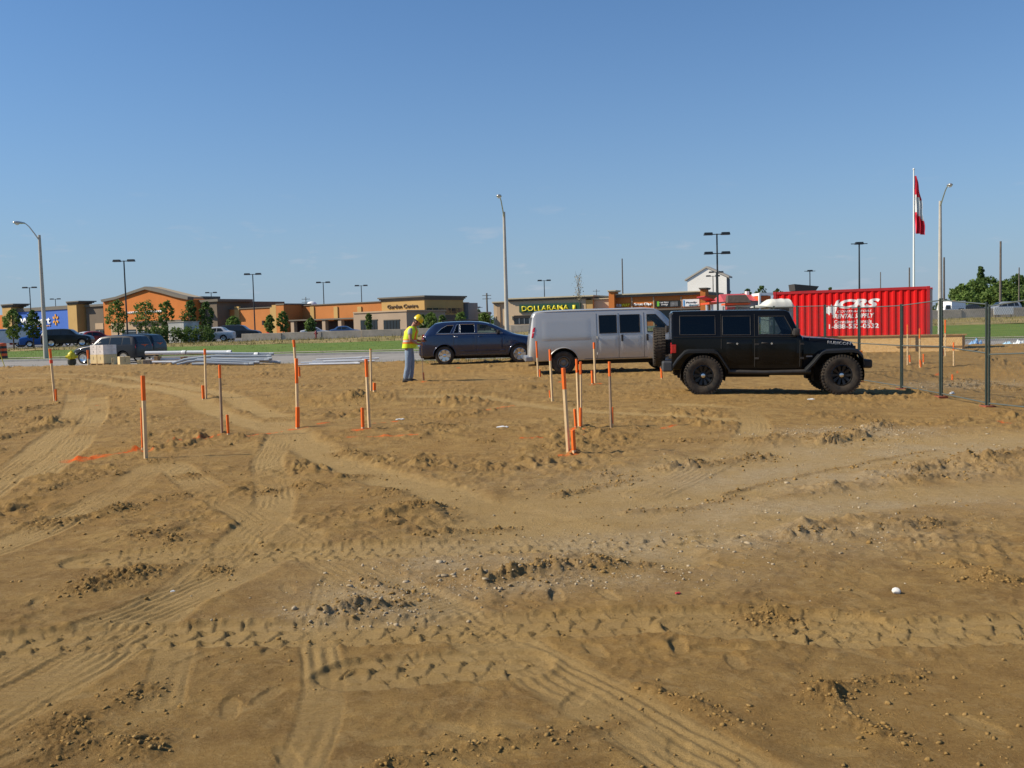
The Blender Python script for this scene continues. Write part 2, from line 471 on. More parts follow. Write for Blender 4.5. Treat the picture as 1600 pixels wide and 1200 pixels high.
PAINT = [  # sprayed survey marks: half width and image end points
    (0.15,[(120,719),(162,713)]),(0.03,[(163,713),(185,710)]),(0.045,[(185,708),(226,700)]),(0.035,[(262,691),(350,681)]),(0.045,[(300,687),(330,683)]),
    (0.04,[(385,682),(440,673)]),(0.03,[(545,684),(650,682)]),(0.04,[(743,643),(800,634)]),(0.05,[(500,662),(512,660)]),
    (0.03,[(585,661),(622,658)]),(0.05,[(1038,668),(1054,664)]),(0.03,[(915,679),(922,678)]),(0.06,[(820,573),(850,571)]),
    (0.06,[(555,674),(578,671)]),(0.05,[(878,713),(902,712)]),(0.06,[(455,670),(478,668)]),(0.05,[(218,705),(236,703)]),(0.05,[(895,672),(912,670)]),(0.07,[(655,598),(668,597)]),
    (0.05,[(716,575),(724,574)]),(0.04,[(922,602),(938,600)]),(0.05,[(148,634),(162,632)]),(0.04,[(1562,660),(1584,664)]),
    (0.05,[(1458,588),(1470,583)]),(0.05,[(1490,580),(1502,583)]),(0.03,[(815,684),(846,683)]),(0.03,[(553,672),(580,670)]),(0.04,[(870,599),(882,597)])]
PAINT = [(w, np.array([on_ground(*p)[:2] for p in pp])) for w, pp in PAINT]
GREY = [(840,905,1.3,0.35),(1000,850,1.6,0.5),(1120,840,1.8,0.6),(640,925,0.7,0.25),(1350,675,1.4,0.7),(1250,740,2.5,1.2),(1480,700,2.5,1.0),(560,955,0.6,0.2),
        (1510,603,1.8,1.3),(1300,790,2.0,0.6),(720,880,0.9,0.3)]
GREY = [(on_ground(a, b)[0], on_ground(a, b)[1], rx, ry) for a, b, rx, ry in GREY]

def near_line(L, x, y, reach):
    """distance across and length along a polyline for the points that lie within reach"""
    lo, hi = L.min(0) - reach, L.max(0) + reach
    idx = np.nonzero((x > lo[0]) & (x < hi[0]) & (y > lo[1]) & (y < hi[1]))[0]
    if not len(idx): return idx, None, None
    px, py = x[idx], y[idx]
    best = np.full(len(idx), 1e9); side = np.zeros(len(idx)); along = np.zeros(len(idx))
    s0 = 0.0
    for a, b in zip(L[:-1], L[1:]):
        d = b - a; ln = math.hypot(*d)
        if ln < 1e-6: continue
        d = d / ln
        t = np.clip((px - a[0]) * d[0] + (py - a[1]) * d[1], 0, ln)
        qx, qy = px - a[0] - d[0] * t, py - a[1] - d[1] * t
        r = np.hypot(qx, qy)
        k = r < best
        best = np.where(k, r, best)
        side = np.where(k, r * np.sign(d[0] * qy - d[1] * qx), side)
        along = np.where(k, s0 + t, along)
        s0 += ln
    k = best < reach
    return idx[k], side[k], along[k]

def dirt(x, y, detail=True):
    """height of the churned dirt plus masks: packed, grey, paint, loose"""
    x = np.asarray(x, float).ravel(); y = np.asarray(y, float).ravel()
    base = broad_z(x, y)
    n = len(x)
    packed = np.zeros(n); loose = np.zeros(n); paint = np.zeros(n); grey = np.zeros(n)
    rough = np.clip(0.55 + 1.3 * fbm(x * 0.45, y * 0.45, 3, 11), 0.12, 1.3)
    rough *= 0.35 + 0.65 * sstep(3.5, 9.0, y) + 0.35 * sstep(-1, -5, x) * sstep(12, 6, y)
    wx = x + 0.10 * perlin(x * 2.2, y * 2.2, 5); wy = y + 0.10 * perlin(x * 2.2, y * 2.2, 6)
    billow = 1 - np.abs(fbm(wx * 2.6, wy * 2.6, 4, 31)) * 2.2
    crumb = np.clip(fbm(wx * 9.0, wy * 9.0, 3, 61) - 0.05, 0, 1)
    patch = np.clip(fbm(x * 0.55, y * 0.55, 3, 71) * 2.2 + 0.30, 0, 1) * sstep(3.0, 9.5, y)
    sharp = np.clip(perlin(wx * 5.3, wy * 5.3, 63) - 0.12, 0, 1) ** 0.75
    sharp2 = np.clip(perlin(wx * 14.0, wy * 14.0, 65) - 0.10, 0, 1) ** 0.8
    lump = np.clip(perlin(wx * 2.1, wy * 2.1, 67) - 0.10, 0, 1) ** 0.8
    noise = rough * (0.022 * fbm(wx * 1.1, wy * 1.1, 3, 41) + 0.024 * fbm(wx * 3.1, wy * 3.1, 3, 51) + 0.010 * billow + 0.020 * sharp2 + 0.022 * sharp
                     + patch * (0.085 * sharp + 0.045 * sharp2 + 0.085 * lump + 0.03 * crumb))
    swell = 0.045 * fbm(x * 0.22, y * 0.22, 3, 81)
    add = np.zeros(n)
    for kind, hw, dep, L in TRACKS:
        idx, sd, al = near_line(L, x, y, hw * 1.7)
        if not len(idx): continue
        wob = 0.06 * perlin(al * 1.7, al * 0, 7)
        t = sd / hw + wob + 0.10 * fbm(x[idx] * 5, y[idx] * 5, 3, 12)
        if kind != 'lug': dep = dep * (0.40 if kind == 'rib' else 0.62)
        fade = np.clip(0.8 + 0.9 * perlin(al * 0.55, al * 0 + hw * 40, 9), 0.25 if kind == 'rib' else 0.75, 1) if kind != 'flat' else 1.0
        m = 1 - sstep(0.82, 1.08, np.abs(t))
        if kind == 'flat':
            m = (1 - sstep(0.55, 1.15, np.abs(t) + 0.25 * fbm(x[idx] * 1.3, y[idx] * 1.3, 3, 91)))
        rim = np.exp(-((np.abs(t) - 1.14) / 0.13) ** 2)
        h = -dep * m + dep * (0.15 if kind == 'lug' else 0.55) * rim * np.clip(0.7 + 1.6 * fbm(x[idx] * 5, y[idx] * 5, 3, 95), 0, 2) * (0.35 if kind == 'flat' else 1)
        if kind == 'lug':
            r = np.clip((t + 1) * 1.5, 0, 2.999); row = np.floor(r); fr = r - row
            ln = np.minimum(fr, 1 - fr) * hw * 2 / 3
            ph = al / 0.19 + 0.5 * (row % 2) + 0.16 * np.where(row % 2 == 0, fr, 1 - fr)
            c = np.abs(ph - np.round(ph)) * 0.19
            ph = al / 0.145 + 0.5 * (row % 2) + 0.22 * np.where(row % 2 == 0, fr, 1 - fr)
            r = np.clip((t + 1) * 1.5 + 0.30 * ((ph - np.floor(ph)) - 0.5), 0, 2.999); fr = r - np.floor(r)
            ln = np.minimum(fr, 1 - fr) * hw * 2 / 3
            ph = ph + 0.10 * perlin(x[idx] * 7, y[idx] * 7, 14)
            c = ph - np.floor(ph)
            crack = np.clip(0.95 + 1.3 * fbm(x[idx] * 2.2, y[idx] * 2.2, 3, 97), 0.5, 1.6)
            h += m * crack * 1.0 * (0.011 * c ** 2.0 - 0.014 * np.exp(-((1 - c) * 0.145 / 0.010) ** 2) + 0.015 * np.exp(-(ln / 0.010) ** 2))
            knob = np.exp(-((np.abs(t) - 1.0) / 0.12) ** 2) * np.exp(-(((al / 0.145) - np.round(al / 0.145)) / 0.14) ** 2)
            h += 0.011 * knob * crack
        if kind == 'rib':
            nr = 7.0 if hw > 0.15 else 3.0
            h += m * 0.0042 * np.cos(np.pi * nr * t + 0.8 * perlin(al * 1.5, sd * 6, 21)) * np.clip(0.5 + 1.8 * perlin(al * 1.2, sd * 3, 13), 0, 1.3)
            h += m * 0.004 * np.cos(al / 0.05 * 2 * np.pi + 2 * t) * np.clip(perlin(al * 0.6, sd, 15) * 2, 0, 1)
        keep = 1 - 0.85 * m * fade
        noise[idx] *= keep
        add[idx] = add[idx] * (1 - 0.6 * m * fade) + h * fade
        packed[idx] = np.maximum(packed[idx] * (1 - 0.3 * m), m * fade)
    for hw, ht, cl, L in RIDGES:
        idx, sd, al = near_line(L, x, y, hw * 3.2)
        if not len(idx): continue
        px, py = x[idx], y[idx]
        sd = sd + hw * 0.9 * fbm(al * 2.2, al * 0 + ht * 90, 3, 17)
        e = np.exp(-(sd / hw) ** 2)
        br = np.clip(0.7 + 1.4 * fbm(px * 9, py * 9, 4, 23, 0.75), 0, 2.2)
        br2 = np.clip(0.8 + 0.9 * perlin(al * 1.1, al * 0, 27), 0, 1.6)
        add[idx] += ht * 0.72 * e * (1 - cl + cl * br) * br2
        loose[idx] = np.maximum(loose[idx], e)
        packed[idx] *= 1 - 0.8 * e
    for hx, hy, r, h in HEAPS:
        idx = np.nonzero((np.abs(x - hx) < r * 2.6) & (np.abs(y - hy) < r * 2.6))[0]
        if not len(idx): continue
        px, py = x[idx] - hx, y[idx] - hy
        q = np.hypot(px, py * 0.9) / r
        q = q * (1 + 0.45 * fbm(x[idx] * 2.6 / r * 0.25, y[idx] * 2.6 / r * 0.25, 3, 29))
        e = np.exp(-q ** 2)
        add[idx] += 0.62 * h * e * np.clip(0.6 + 1.5 * fbm(x[idx] * 9, y[idx] * 9, 4, 37, 0.8), 0, 2.2)
        loose[idx] = np.maximum(loose[idx], e)
        packed[idx] *= 1 - e
    for fx, fy, fa in FEET:
        idx = np.nonzero((np.abs(x - fx) < 0.3) & (np.abs(y - fy) < 0.3))[0]
        if not len(idx): continue
        c, s = math.cos(fa), math.sin(fa)
        u = (x[idx] - fx) * c + (y[idx] - fy) * s; v = -(x[idx] - fx) * s + (y[idx] - fy) * c
        q = np.sqrt((u / 0.125) ** 2 + (v / (0.050 - 0.008 * np.exp(-(u / 0.05) ** 2))) ** 2)
        m = 1 - sstep(0.7, 1.15, q + 0.25 * fbm(x[idx] * 14, y[idx] * 14, 3, 19))
        add[idx] += -0.005 * m + 0.0008 * np.exp(-((q - 1.15) / 0.12) ** 2)
        noise[idx] *= 1 - 0.9 * m
        packed[idx] = np.maximum(packed[idx], 0.6 * m)
    for w, L in PAINT:
        idx, sd, al = near_line(L, x, y, w * 3.0)
        if not len(idx): continue
        ww = 1.35 * w * np.clip(0.8 + 1.0 * fbm(al * 3, al * 0, 2, 43), 0.3, 1.5)
        m = 1 - sstep(0.5, 1.2, np.abs(sd) / ww)
        paint[idx] = np.maximum(paint[idx], m * np.clip(0.75 + 1.2 * fbm(x[idx] * 9, y[idx] * 9, 3, 47), 0, 1))
    for gx, gy, rx, ry in GREY:
        q = ((x - gx) / rx) ** 2 + ((y - gy) / ry) ** 2
        grey = np.maximum(grey, np.exp(-q) * np.clip(0.75 + 1.1 * fbm(x * 1.7, y * 1.7, 3, 53), 0, 1))
    loose = np.maximum(loose, np.clip(0.9 * patch * (0.4 + 0.6 * rough) * (0.75 + 0.9 * fbm(x * 1.3, y * 1.3, 3, 303)), 0, 0.95) * (1 - packed))
    edge = sstep(46.8, 45.2, y) * sstep(0.5, 2.0, y)
    z = base + (noise + swell * sstep(40, 20, y) + add) * edge
    return z, packed, grey, paint, loose
def ground_z(x, y):
    return float(dirt(np.array([x]), np.array([y]))[0][0])
def stand(px, py):
    p = on_ground(px, py)
    return Vector((p.x, p.y, ground_z(p.x, p.y)))

def dirt_material():
    m = bpy.data.materials.new('sandy_dirt'); m.use_nodes = True
    nt = m.node_tree; N, L = nt.nodes, nt.links
    b = N['Principled BSDF']; b.inputs['Roughness'].default_value = 0.95; b.inputs['Specular IOR Level'].default_value = 0.15
    tc = N.new('ShaderNodeTexCoord')
    def noise(sc_, det=6, rg=0.6):
        n = N.new('ShaderNodeTexNoise'); n.inputs['Scale'].default_value = sc_; n.inputs['Detail'].default_value = det; n.inputs['Roughness'].default_value = rg
        L.new(tc.outputs['Object'], n.inputs['Vector']); return n.outputs['Fac']
    def ramp(f, a, ca, b_, cb):
        r = N.new('ShaderNodeValToRGB'); e = r.color_ramp.elements
        e[0].position = a; e[0].color = (*ca, 1); e[1].position = b_; e[1].color = (*cb, 1)
        L.new(f, r.inputs[0]); return r.outputs[0]
    def mix(f, a, c):
        x = N.new('ShaderNodeMix'); x.data_type = 'RGBA'
        if isinstance(f, float): x.inputs[0].default_value = f
        else: L.new(f, x.inputs[0])
        for s, v in ((x.inputs[6], a), (x.inputs[7], c)):
            if isinstance(v, tuple): s.default_value = (*v, 1)
            else: L.new(v, s)
        return x.outputs[2]
    def attr(nm):
        a = N.new('ShaderNodeAttribute'); a.attribute_name = nm; return a.outputs['Fac']
    def mul(a, k):
        x = N.new('ShaderNodeMath'); x.operation = 'MULTIPLY'; L.new(a, x.inputs[0]); x.inputs[1].default_value = k; return x.outputs[0]
    c = ramp(noise(0.5, 5), 0.36, (0.305, 0.175, 0.048), 0.64, (0.415, 0.258, 0.082))
    c = mix(ramp(noise(2.3, 8, 0.75), 0.40, (0, 0, 0), 0.60, (1, 1, 1)), c, (0.205, 0.110, 0.030))
    c = mix(mul(ramp(noise(6.5, 8, 0.8), 0.50, (0, 0, 0), 0.66, (1, 1, 1)), 0.7), c, (0.46, 0.315, 0.135))
    c = mix(mul(ramp(noise(0.28, 4), 0.5, (0, 0, 0), 0.66, (1, 1, 1)), 0.55), c, (0.340, 0.178, 0.038))
    c = mix(mul(attr('packed'), 0.75), c, ramp(noise(7, 6), 0.3, (0.400, 0.262, 0.098), 0.7, (0.510, 0.352, 0.148)))
    c = mix(mul(attr('loose'), 0.7), c, ramp(noise(14, 6), 0.35, (0.185, 0.098, 0.026), 0.7, (0.325, 0.190, 0.060)))
    c = mix(mul(attr('grey'), 0.75), c, ramp(noise(18, 6, 0.75), 0.35, (0.330, 0.245, 0.140), 0.7, (0.60, 0.50, 0.345)))
    c = mix(0.35, c, ramp(noise(60, 4, 0.8), 0.3, (0.19, 0.108, 0.034), 0.7, (0.46, 0.315, 0.132)))
    c = mix(attr('paint'), c, (0.72, 0.115, 0.012))
    L.new(c, b.inputs['Base Color'])
    b1 = N.new('ShaderNodeBump'); b1.inputs['Strength'].default_value = 0.9; b1.inputs['Distance'].default_value = 0.03
    L.new(noise(26, 9, 0.78), b1.inputs['Height'])
    b2 = N.new('ShaderNodeBump'); b2.inputs['Strength'].default_value = 0.8; b2.inputs['Distance'].default_value = 0.008
    L.new(noise(130, 4, 0.7), b2.inputs['Height']); L.new(b1.outputs[0], b2.inputs['Normal'])
    L.new(b2.outputs[0], b.inputs['Normal'])
    return m
M_dirt = dirt_material()

def build_ground():
    rows, cols, side = 900, 940, 22
    v = np.linspace(1 / 2.4, 1 / 47.0, rows)
    Y = np.concatenate([[-40, -25, -14, -7, -3, -1, 0.4, 1.3, 1.9], 1 / v])
    u = np.linspace(-1, 1, cols)
    g = np.geomspace(0.02, 1, side)
    half = 0.64 * np.maximum(Y, 1.0) + 1.2
    ext = 45 + 0.2 * np.abs(Y)
    core = u[None, :] * half[:, None]
    right = half[:, None] + g[None, :] * ext[:, None]
    X = np.concatenate([-right[:, ::-1], core, right], 1)
    YY = np.repeat(Y[:, None], X.shape[1], 1)
    z, pk, gr, pt, lo = dirt(X.ravel(), YY.ravel())
    nr, nc = X.shape
    V = np.stack([X.ravel(), YY.ravel(), z], 1)
    i = np.arange(nr * nc).reshape(nr, nc)
    F = np.stack([i[:-1, :-1].ravel(), i[:-1, 1:].ravel(), i[1:, 1:].ravel(), i[1:, :-1].ravel()], 1)
    me = raw_mesh('ground', V, F, [M_dirt], smooth=True)
    for nm, a in (('packed', pk), ('grey', gr), ('paint', pt), ('loose', lo)):
        at = me.attributes.new(nm, 'FLOAT', 'POINT'); at.data.foreach_set('value', a.astype(np.float32))
    return tag(link('ground', me), kind='structure')
build_ground()

# loose crumbs and stones lying about the plot: nobody could count them
def build_crumbs():
    pts = []
    r = np.random.RandomState(5)
    for hw, ht, cl, L in RIDGES:
        ln = np.hypot(*(np.diff(L, axis=0).T)).sum()
        k = int(ln * 190 * cl)
        if k < 1: continue
        j = r.rand(k) * (len(L) - 1); a = np.floor(j).astype(int); f = j - a
        p = L[a] * (1 - f[:, None]) + L[np.minimum(a + 1, len(L) - 1)] * f[:, None]
        p = p + r.standard_t(3, (k, 2)) * hw * 1.3
        pts += [(x, y, s) for (x, y), s in zip(p, r.gamma(1.0, 0.0040, k) + 0.0015)]
    for hx, hy, rr, h in HEAPS:
        k = int(40 + 260 * rr * min(1.0, hy / 8))
        p = r.standard_t(3, (k, 2)) * rr * 0.62 + (hx, hy)
        pts += [(x, y, s) for (x, y), s in zip(p, np.minimum(r.gamma(1.2, 0.0042, k) * (0.6 + 1.2 * rr) + 0.002, 0.02 + 0.02 * rr))]
    yy = 1 / r.uniform(1 / 32.0, 1 / 2.6, 30000)
    xx = r.uniform(-0.62, 0.62, 30000) * yy
    kp = r.rand(30000) < (0.35 + 0.65 * sstep(4.0, 8.0, yy)) * np.clip(0.26 + 1.1 * fbm(xx * 0.6, yy * 0.6, 3, 201), 0.04, 1)
    xx, yy = xx[kp], yy[kp]
    pts += [(x, y, s) for x, y, s in zip(xx, yy, (r.gamma(0.8, 0.0021, len(xx)) + 0.0010) * (0.8 + 0.085 * yy))]
    P = np.array(pts)
    P[:, 2] = np.minimum(P[:, 2], 0.0042 + 0.0014 * np.maximum(P[:, 1], 2) * (0.6 + 0.8 * r.rand(len(P))))
    rocks(P, 'dirt_clods', 'crumbs of dirt and small clods strewn over the churned plot', 'dirt', mat('clod', (0.23, 0.135, 0.040), 0.95, spec=0.1, noise=(3.0, 0.45, (0.34, 0.22, 0.085)), bump=(40, 0.5)), r)
    g = []
    for (gx, gy, rx, ry), k in zip(GREY, [520, 260, 260, 200, 620, 120, 300, 160, 420, 150, 160]):
        q = r.randn(k, 2) * (rx * 0.55, ry * 0.6) + (gx, gy)
        g += [(x, y, s) for (x, y), s in zip(q, np.minimum((r.gamma(0.9, 0.0026, k) + 0.0016) * (0.7 + 0.06 * gy), 0.016 + 0.0012 * gy))]
    rocks(np.array(g), 'gravel', 'pale stones and gravel lying in patches on the plot', 'gravel', mat('gravel_stone', (0.34, 0.255, 0.15), 0.9, spec=0.1, noise=(5.0, 0.4, (0.46, 0.385, 0.27))), r)
def rocks(P, name, label, cat, m_, r):
    z = dirt(P[:, 0], P[:, 1])[0]
    ico = bmesh.new(); bmesh.ops.create_icosphere(ico, subdivisions=1, radius=1)
    iv = np.array([v.co[:] for v in ico.verts]); fi = np.array([[v.index for v in f.verts] for f in ico.faces]); ico.free()
    n, m = len(P), len(iv)
    jit = 1 + 0.36 * np.clip(r.randn(n, m, 1), -1.8, 1.8)
    ang = r.rand(n) * 6.28
    sc3 = P[:, 2][:, None] * np.stack([1 + 0.5 * r.rand(n), 0.8 + 0.4 * r.rand(n), 0.55 + 0.35 * r.rand(n)], 1)
    q = iv[None] * jit * sc3[:, None, :]
    c, s = np.cos(ang)[:, None], np.sin(ang)[:, None]
    V = np.stack([q[..., 0] * c - q[..., 1] * s + P[:, 0:1], q[..., 0] * s + q[..., 1] * c + P[:, 1:2], q[..., 2] + z[:, None] + 0.25 * sc3[:, 2:3]], 2)
    F = (fi[None] + (np.arange(n) * m)[:, None, None]).reshape(-1, 3)
    tag(link(name, raw_mesh(name, V.reshape(-1, 3), F, [m_])), label, cat, kind='stuff')
build_crumbs()
# ================================================================== road, verge, slope, parking lot
def lot_z(x):
    return 1.03 + 0.0055 * np.clip(x, -45, 60)
def far_z(x, y):
    x = np.asarray(x, float); y = np.asarray(y, float)
    r = road_z(x); l = lot_z(x)
    k = np.clip((y - 65.6) / (88 - 65.6), 0, 1); k = k * k * (3 - 2 * k) * 0.4 + k * 0.6
    return np.where(y < 61.2, r, np.where(y < 65.6, r + 0.13, (r + 0.13) * (1 - k) + l * k))
M_asph = mat('asphalt', (0.155, 0.15, 0.145), 0.9, spec=0.3, noise=(1.2, 0.2), bump=(60, 0.3))
M_road = mat('pale_road', (0.30, 0.275, 0.24), 0.9, spec=0.3, noise=(0.5, 0.25), bump=(60, 0.3))
M_conc = mat('concrete', (0.50, 0.43, 0.335), 0.85, spec=0.3, noise=(1.5, 0.2), bump=(30, 0.3))
M_turf = mat('turf', (0.085, 0.150, 0.022), 0.9, spec=0.2, noise=(0.8, 0.5, (0.15, 0.20, 0.035)), bump=(8, 0.8))
M_dry = mat('dry_grass', (0.36, 0.265, 0.13), 0.95, spec=0.1, noise=(0.5, 0.4, (0.16, 0.15, 0.05)), bump=(6, 0.8))
M_far = mat('far_field', (0.10, 0.13, 0.04), 0.95, spec=0.1, noise=(0.02, 0.5, (0.16, 0.15, 0.06)))
def strip(name, m, y0, y1, dz, x0=-330, x1=330, nx=110, ny=6, wob=0.0, kind='structure'):
    X = np.linspace(x0, x1, nx); Y = np.linspace(y0, y1, ny)
    XX, YY = np.meshgrid(X, Y)
    Z = far_z(XX, YY) + dz
    if wob: Z = Z + wob * fbm(XX * 0.35, YY * 0.35, 3, 77)
    V = np.stack([XX.ravel(), YY.ravel(), Z.ravel()], 1)
    i = np.arange(nx * ny).reshape(ny, nx)
    F = np.stack([i[:-1, :-1].ravel(), i[:-1, 1:].ravel(), i[1:, 1:].ravel(), i[1:, :-1].ravel()], 1)
    return tag(link(name, raw_mesh(name, V, F, [m], True)), kind=kind)
strip('road', M_road, 46.3, 61.0, 0.0)
strip('verge', M_turf, 61.25, 64.2, 0.0, wob=0.02)
strip('sidewalk', M_conc, 64.0, 65.5, 0.03)
strip('lawn', M_turf, 65.4, 78.8, 0.006, ny=14, nx=300, wob=0.05)
strip('slope', M_dry, 78.5, 88.3, 0.0, ny=16, nx=400, wob=0.18)
# the parking lot behind the slope and the country beyond
X = np.linspace(-330, 330, 80)
V = [(x, 88.2, float(lot_z(x)) - 0.01) for x in X] + [(x, 360, float(lot_z(x)) - 0.01) for x in X]
F = [(i, i + 1, i + 81, i + 80) for i in range(79)]
tag(link('parking_lot', raw_mesh('parking_lot', V, F, [M_asph])), kind='structure')
tag(MB().box(-5000, 5000, -2500, 8000, -1.2, -0.55).build('terrain', M_far), kind='structure')
mb = MB()
V = [(-5000, 355, 0.9), (5000, 355, 0.9), (5000, 8000, 1.5), (-5000, 8000, 1.5)]
tag(link('plain', raw_mesh('plain', V, [(0, 1, 2, 3)], [M_far])), kind='structure')
# kerb along the far side of the road, cast in lengths
mbk = MB()
for i in range(-22, 22):
    x0, x1 = i * 6.0, i * 6.0 + 5.985
    z0, z1 = float(road_z(x0)), float(road_z(x1))
    mbk.add([(x0,60.95,z0-.1),(x1,60.95,z1-.1),(x1,61.4,z1-.1),(x0,61.4,z0-.1),(x0,60.97,z0+.14),(x1,60.97,z1+.14),(x1,61.4,z1+.14),(x0,61.4,z0+.14)],
            [(0,3,2,1),(4,5,6,7),(0,1,5,4),(1,2,6,5),(2,3,7,6),(3,0,4,7)])
tag(mbk.build('kerb', mat('kerb_concrete', (0.56, 0.51, 0.42), 0.8, noise=(2, 0.15))), kind='structure')

# ------------------------------------------------------------------ blades and weeds
M_blade = mat('grass_blade', (0.09, 0.155, 0.025), 0.8, spec=0.2, noise=(0.6, 0.5, (0.20, 0.19, 0.06)))
def tufts(name, label, pts, h, n, spread, m):
    """clumps of upright blades as triangles; pts: (x, y, z)"""
    r = np.random.RandomState(len(pts) + n)
    P = np.repeat(np.array(pts, float), n, 0)
    k = len(P)
    P[:, :2] += r.randn(k, 2) * spread
    a = r.rand(k) * 6.28; w = h * (0.05 + 0.06 * r.rand(k)); hh = h * (0.4 + 0.8 * r.rand(k))
    d = np.stack([np.cos(a), np.sin(a)], 1)
    lean = r.randn(k, 2) * h * 0.35
    A = np.concatenate([P[:, :2] - d * w[:, None], P[:, 2:3] - 0.03], 1)
    B = np.concatenate([P[:, :2] + d * w[:, None], P[:, 2:3] - 0.03], 1)
    C = np.concatenate([P[:, :2] + lean, P[:, 2:3] + hh[:, None]], 1)
    V = np.stack([A, B, C], 1).reshape(-1, 3)
    F = np.arange(3 * k).reshape(-1, 3)
    return tag(link(name, raw_mesh(name, V, F, [m])), label, 'grass', kind='stuff')
r_ = np.random.RandomState(8)
xs = r_.uniform(-70, 75, 5200); ys = r_.uniform(61.4, 79.0, 5200); k_ = (ys < 63.9) | (ys > 65.6)
xs, ys = xs[k_], ys[k_]
tufts('lawn_grass', 'mown green grass along the far side of the road', np.stack([xs, ys, far_z(xs, ys)], 1), 0.13, 3, 0.25, M_blade)
M_weed = mat('dry_weed', (0.36, 0.27, 0.12), 0.9, spec=0.1, noise=(0.4, 0.5, (0.11, 0.13, 0.03)))
xs = r_.uniform(-75, 80, 2600); ys = r_.uniform(78.5, 88.0, 2600)
tufts('slope_weeds', 'dry brown weeds on the slope below the parking lot', np.stack([xs, ys, far_z(xs, ys)], 1), 0.28, 4, 0.3, M_weed)
pts = []
for i in range(420):
    x = r_.uniform(-30, 26); y = r_.uniform(43.6, 46.4)
    if -9 < x < 3 or r_.rand() < 0.35: pts.append((x, y, float(broad_z(x, y))))
for i in range(130):
    x = r_.uniform(-4.5, 1.2); y = r_.uniform(38.8, 43.5); pts.append((x, y, float(broad_z(x, y))))
tufts('edge_weeds', 'low green weeds along the near edge of the road', np.array(pts), 0.13, 7, 0.18, M_blade)

# ------------------------------------------------------------------ trees
M_bark = mat('bark', (0.11, 0.085, 0.06), 0.95, noise=(8, 0.4), bump=(25, 0.6))
def leaf_mat(name, c, c2):
    m = mat(name, c, 0.65, spec=0.25, noise=(0.9, 0.5, c2))
    nt = m.node_tree; b = nt.nodes['Principled BSDF']; out = nt.nodes['Material Output']
    tl = nt.nodes.new('ShaderNodeBsdfTranslucent'); mx = nt.nodes.new('ShaderNodeMixShader'); mx.inputs[0].default_value = 0.38
    nt.links.new(b.inputs['Base Color'].links[0].from_socket, tl.inputs[0])
    nt.links.new(b.outputs[0], mx.inputs[1]); nt.links.new(tl.outputs[0], mx.inputs[2]); nt.links.new(mx.outputs[0], out.inputs[0])
    return m
M_leafA = leaf_mat('leaf_mid', (0.11, 0.185, 0.035), (0.17, 0.23, 0.06))
M_leafB = leaf_mat('leaf_dark', (0.060, 0.115, 0.025), (0.105, 0.155, 0.038))
M_leafC = leaf_mat('leaf_light', (0.12, 0.21, 0.035), (0.17, 0.23, 0.06))
def tree(name, base, h, wd, label, cat='tree', group=None, clear=0.25, nclump=26, leaf=0.16, per=46, mleaf=None, seed=1, shape='oval', sparse=0.0):
    r = np.random.RandomState(seed)
    t = empty(name, base)
    tr = MB()
    top = h * 0.86
    bend = r.randn(2) * 0.02 * h
    path = [(bend[0] * (s ** 2), bend[1] * (s ** 2), -0.15 + (top + 0.15) * s) for s in np.linspace(0, 1, 6)]
    r0 = 0.022 * h
    tr.tube(path, [r0 * (1 - 0.85 * s) + 0.006 for s in np.linspace(0, 1, 6)], 7)
    cl = []
    for i in range(nclump):
        s = (i + 0.5) / nclump
        zz = clear + (1 - clear) * (s ** 0.9)
        if shape == 'oval': rad = math.sin(math.pi * min(1, 0.12 + 0.86 * s)) ** 0.7
        elif shape == 'vase': rad = 0.35 + 0.75 * math.sin(math.pi * (0.15 + 0.75 * s))
        elif shape == 'cone': rad = 1.05 * (1 - s) + 0.10
        else: rad = 1.0
        a = i * 2.4 + r.rand() * 0.8
        rr = wd * 0.5 * rad * math.sqrt(r.uniform(0.15, 1.0))
        c = np.array([math.cos(a) * rr, math.sin(a) * rr, zz * h])
        cl.append((c, wd * r.uniform(0.13, 0.24) * (0.5 + 0.6 * rad)))
        if i % 2 == 0:
            zb = max(0.12 * h, c[2] - rr * r.uniform(0.5, 1.1))
            f = min(1, zb / top)
            tr.tube([(bend[0]*f*f, bend[1]*f*f, zb), (c[0]*0.5+bend[0]*f*f*.5, c[1]*0.5+bend[1]*f*f*.5, (zb + c[2]) * 0.5 + 0.02*h), tuple(c)], [r0 * 0.4, r0 * 0.25, 0.006], 5)
    tr.build('trunk', M_bark, t, smooth=60)
    C = np.array([c for c, _ in cl]); S = np.array([s for _, s in cl])
    idx = np.repeat(np.arange(len(cl)), per)
    if sparse: idx = idx[r.rand(len(idx)) > sparse]
    k = len(idx)
    d = r.randn(k, 3); d /= np.linalg.norm(d, axis=1)[:, None]
    p = C[idx] + d * (S[idx] * r.rand(k) ** 0.45)[:, None] * np.array([1, 1, 0.8])
    n = d * 0.6 + r.randn(k, 3) * 0.7 + np.array([0, 0, 0.35]); n /= np.linalg.norm(n, axis=1)[:, None]
    a = np.cross(n, r.randn(k, 3)); a /= np.linalg.norm(a, axis=1)[:, None] + 1e-9
    b = np.cross(n, a)
    sz = (leaf * (0.6 + 0.8 * r.rand(k)))[:, None]
    V = np.stack([p - a * sz * 0.5, p + b * sz * 0.32, p + a * sz * 0.5, p - b * sz * 0.32 + n * sz * 0.1], 1).reshape(-1, 3)
    F = np.arange(4 * k).reshape(-1, 4)
    link('crown', raw_mesh('crown', V, F, [mleaf or M_leafA]), t)
    return tag(t, label, cat, group)
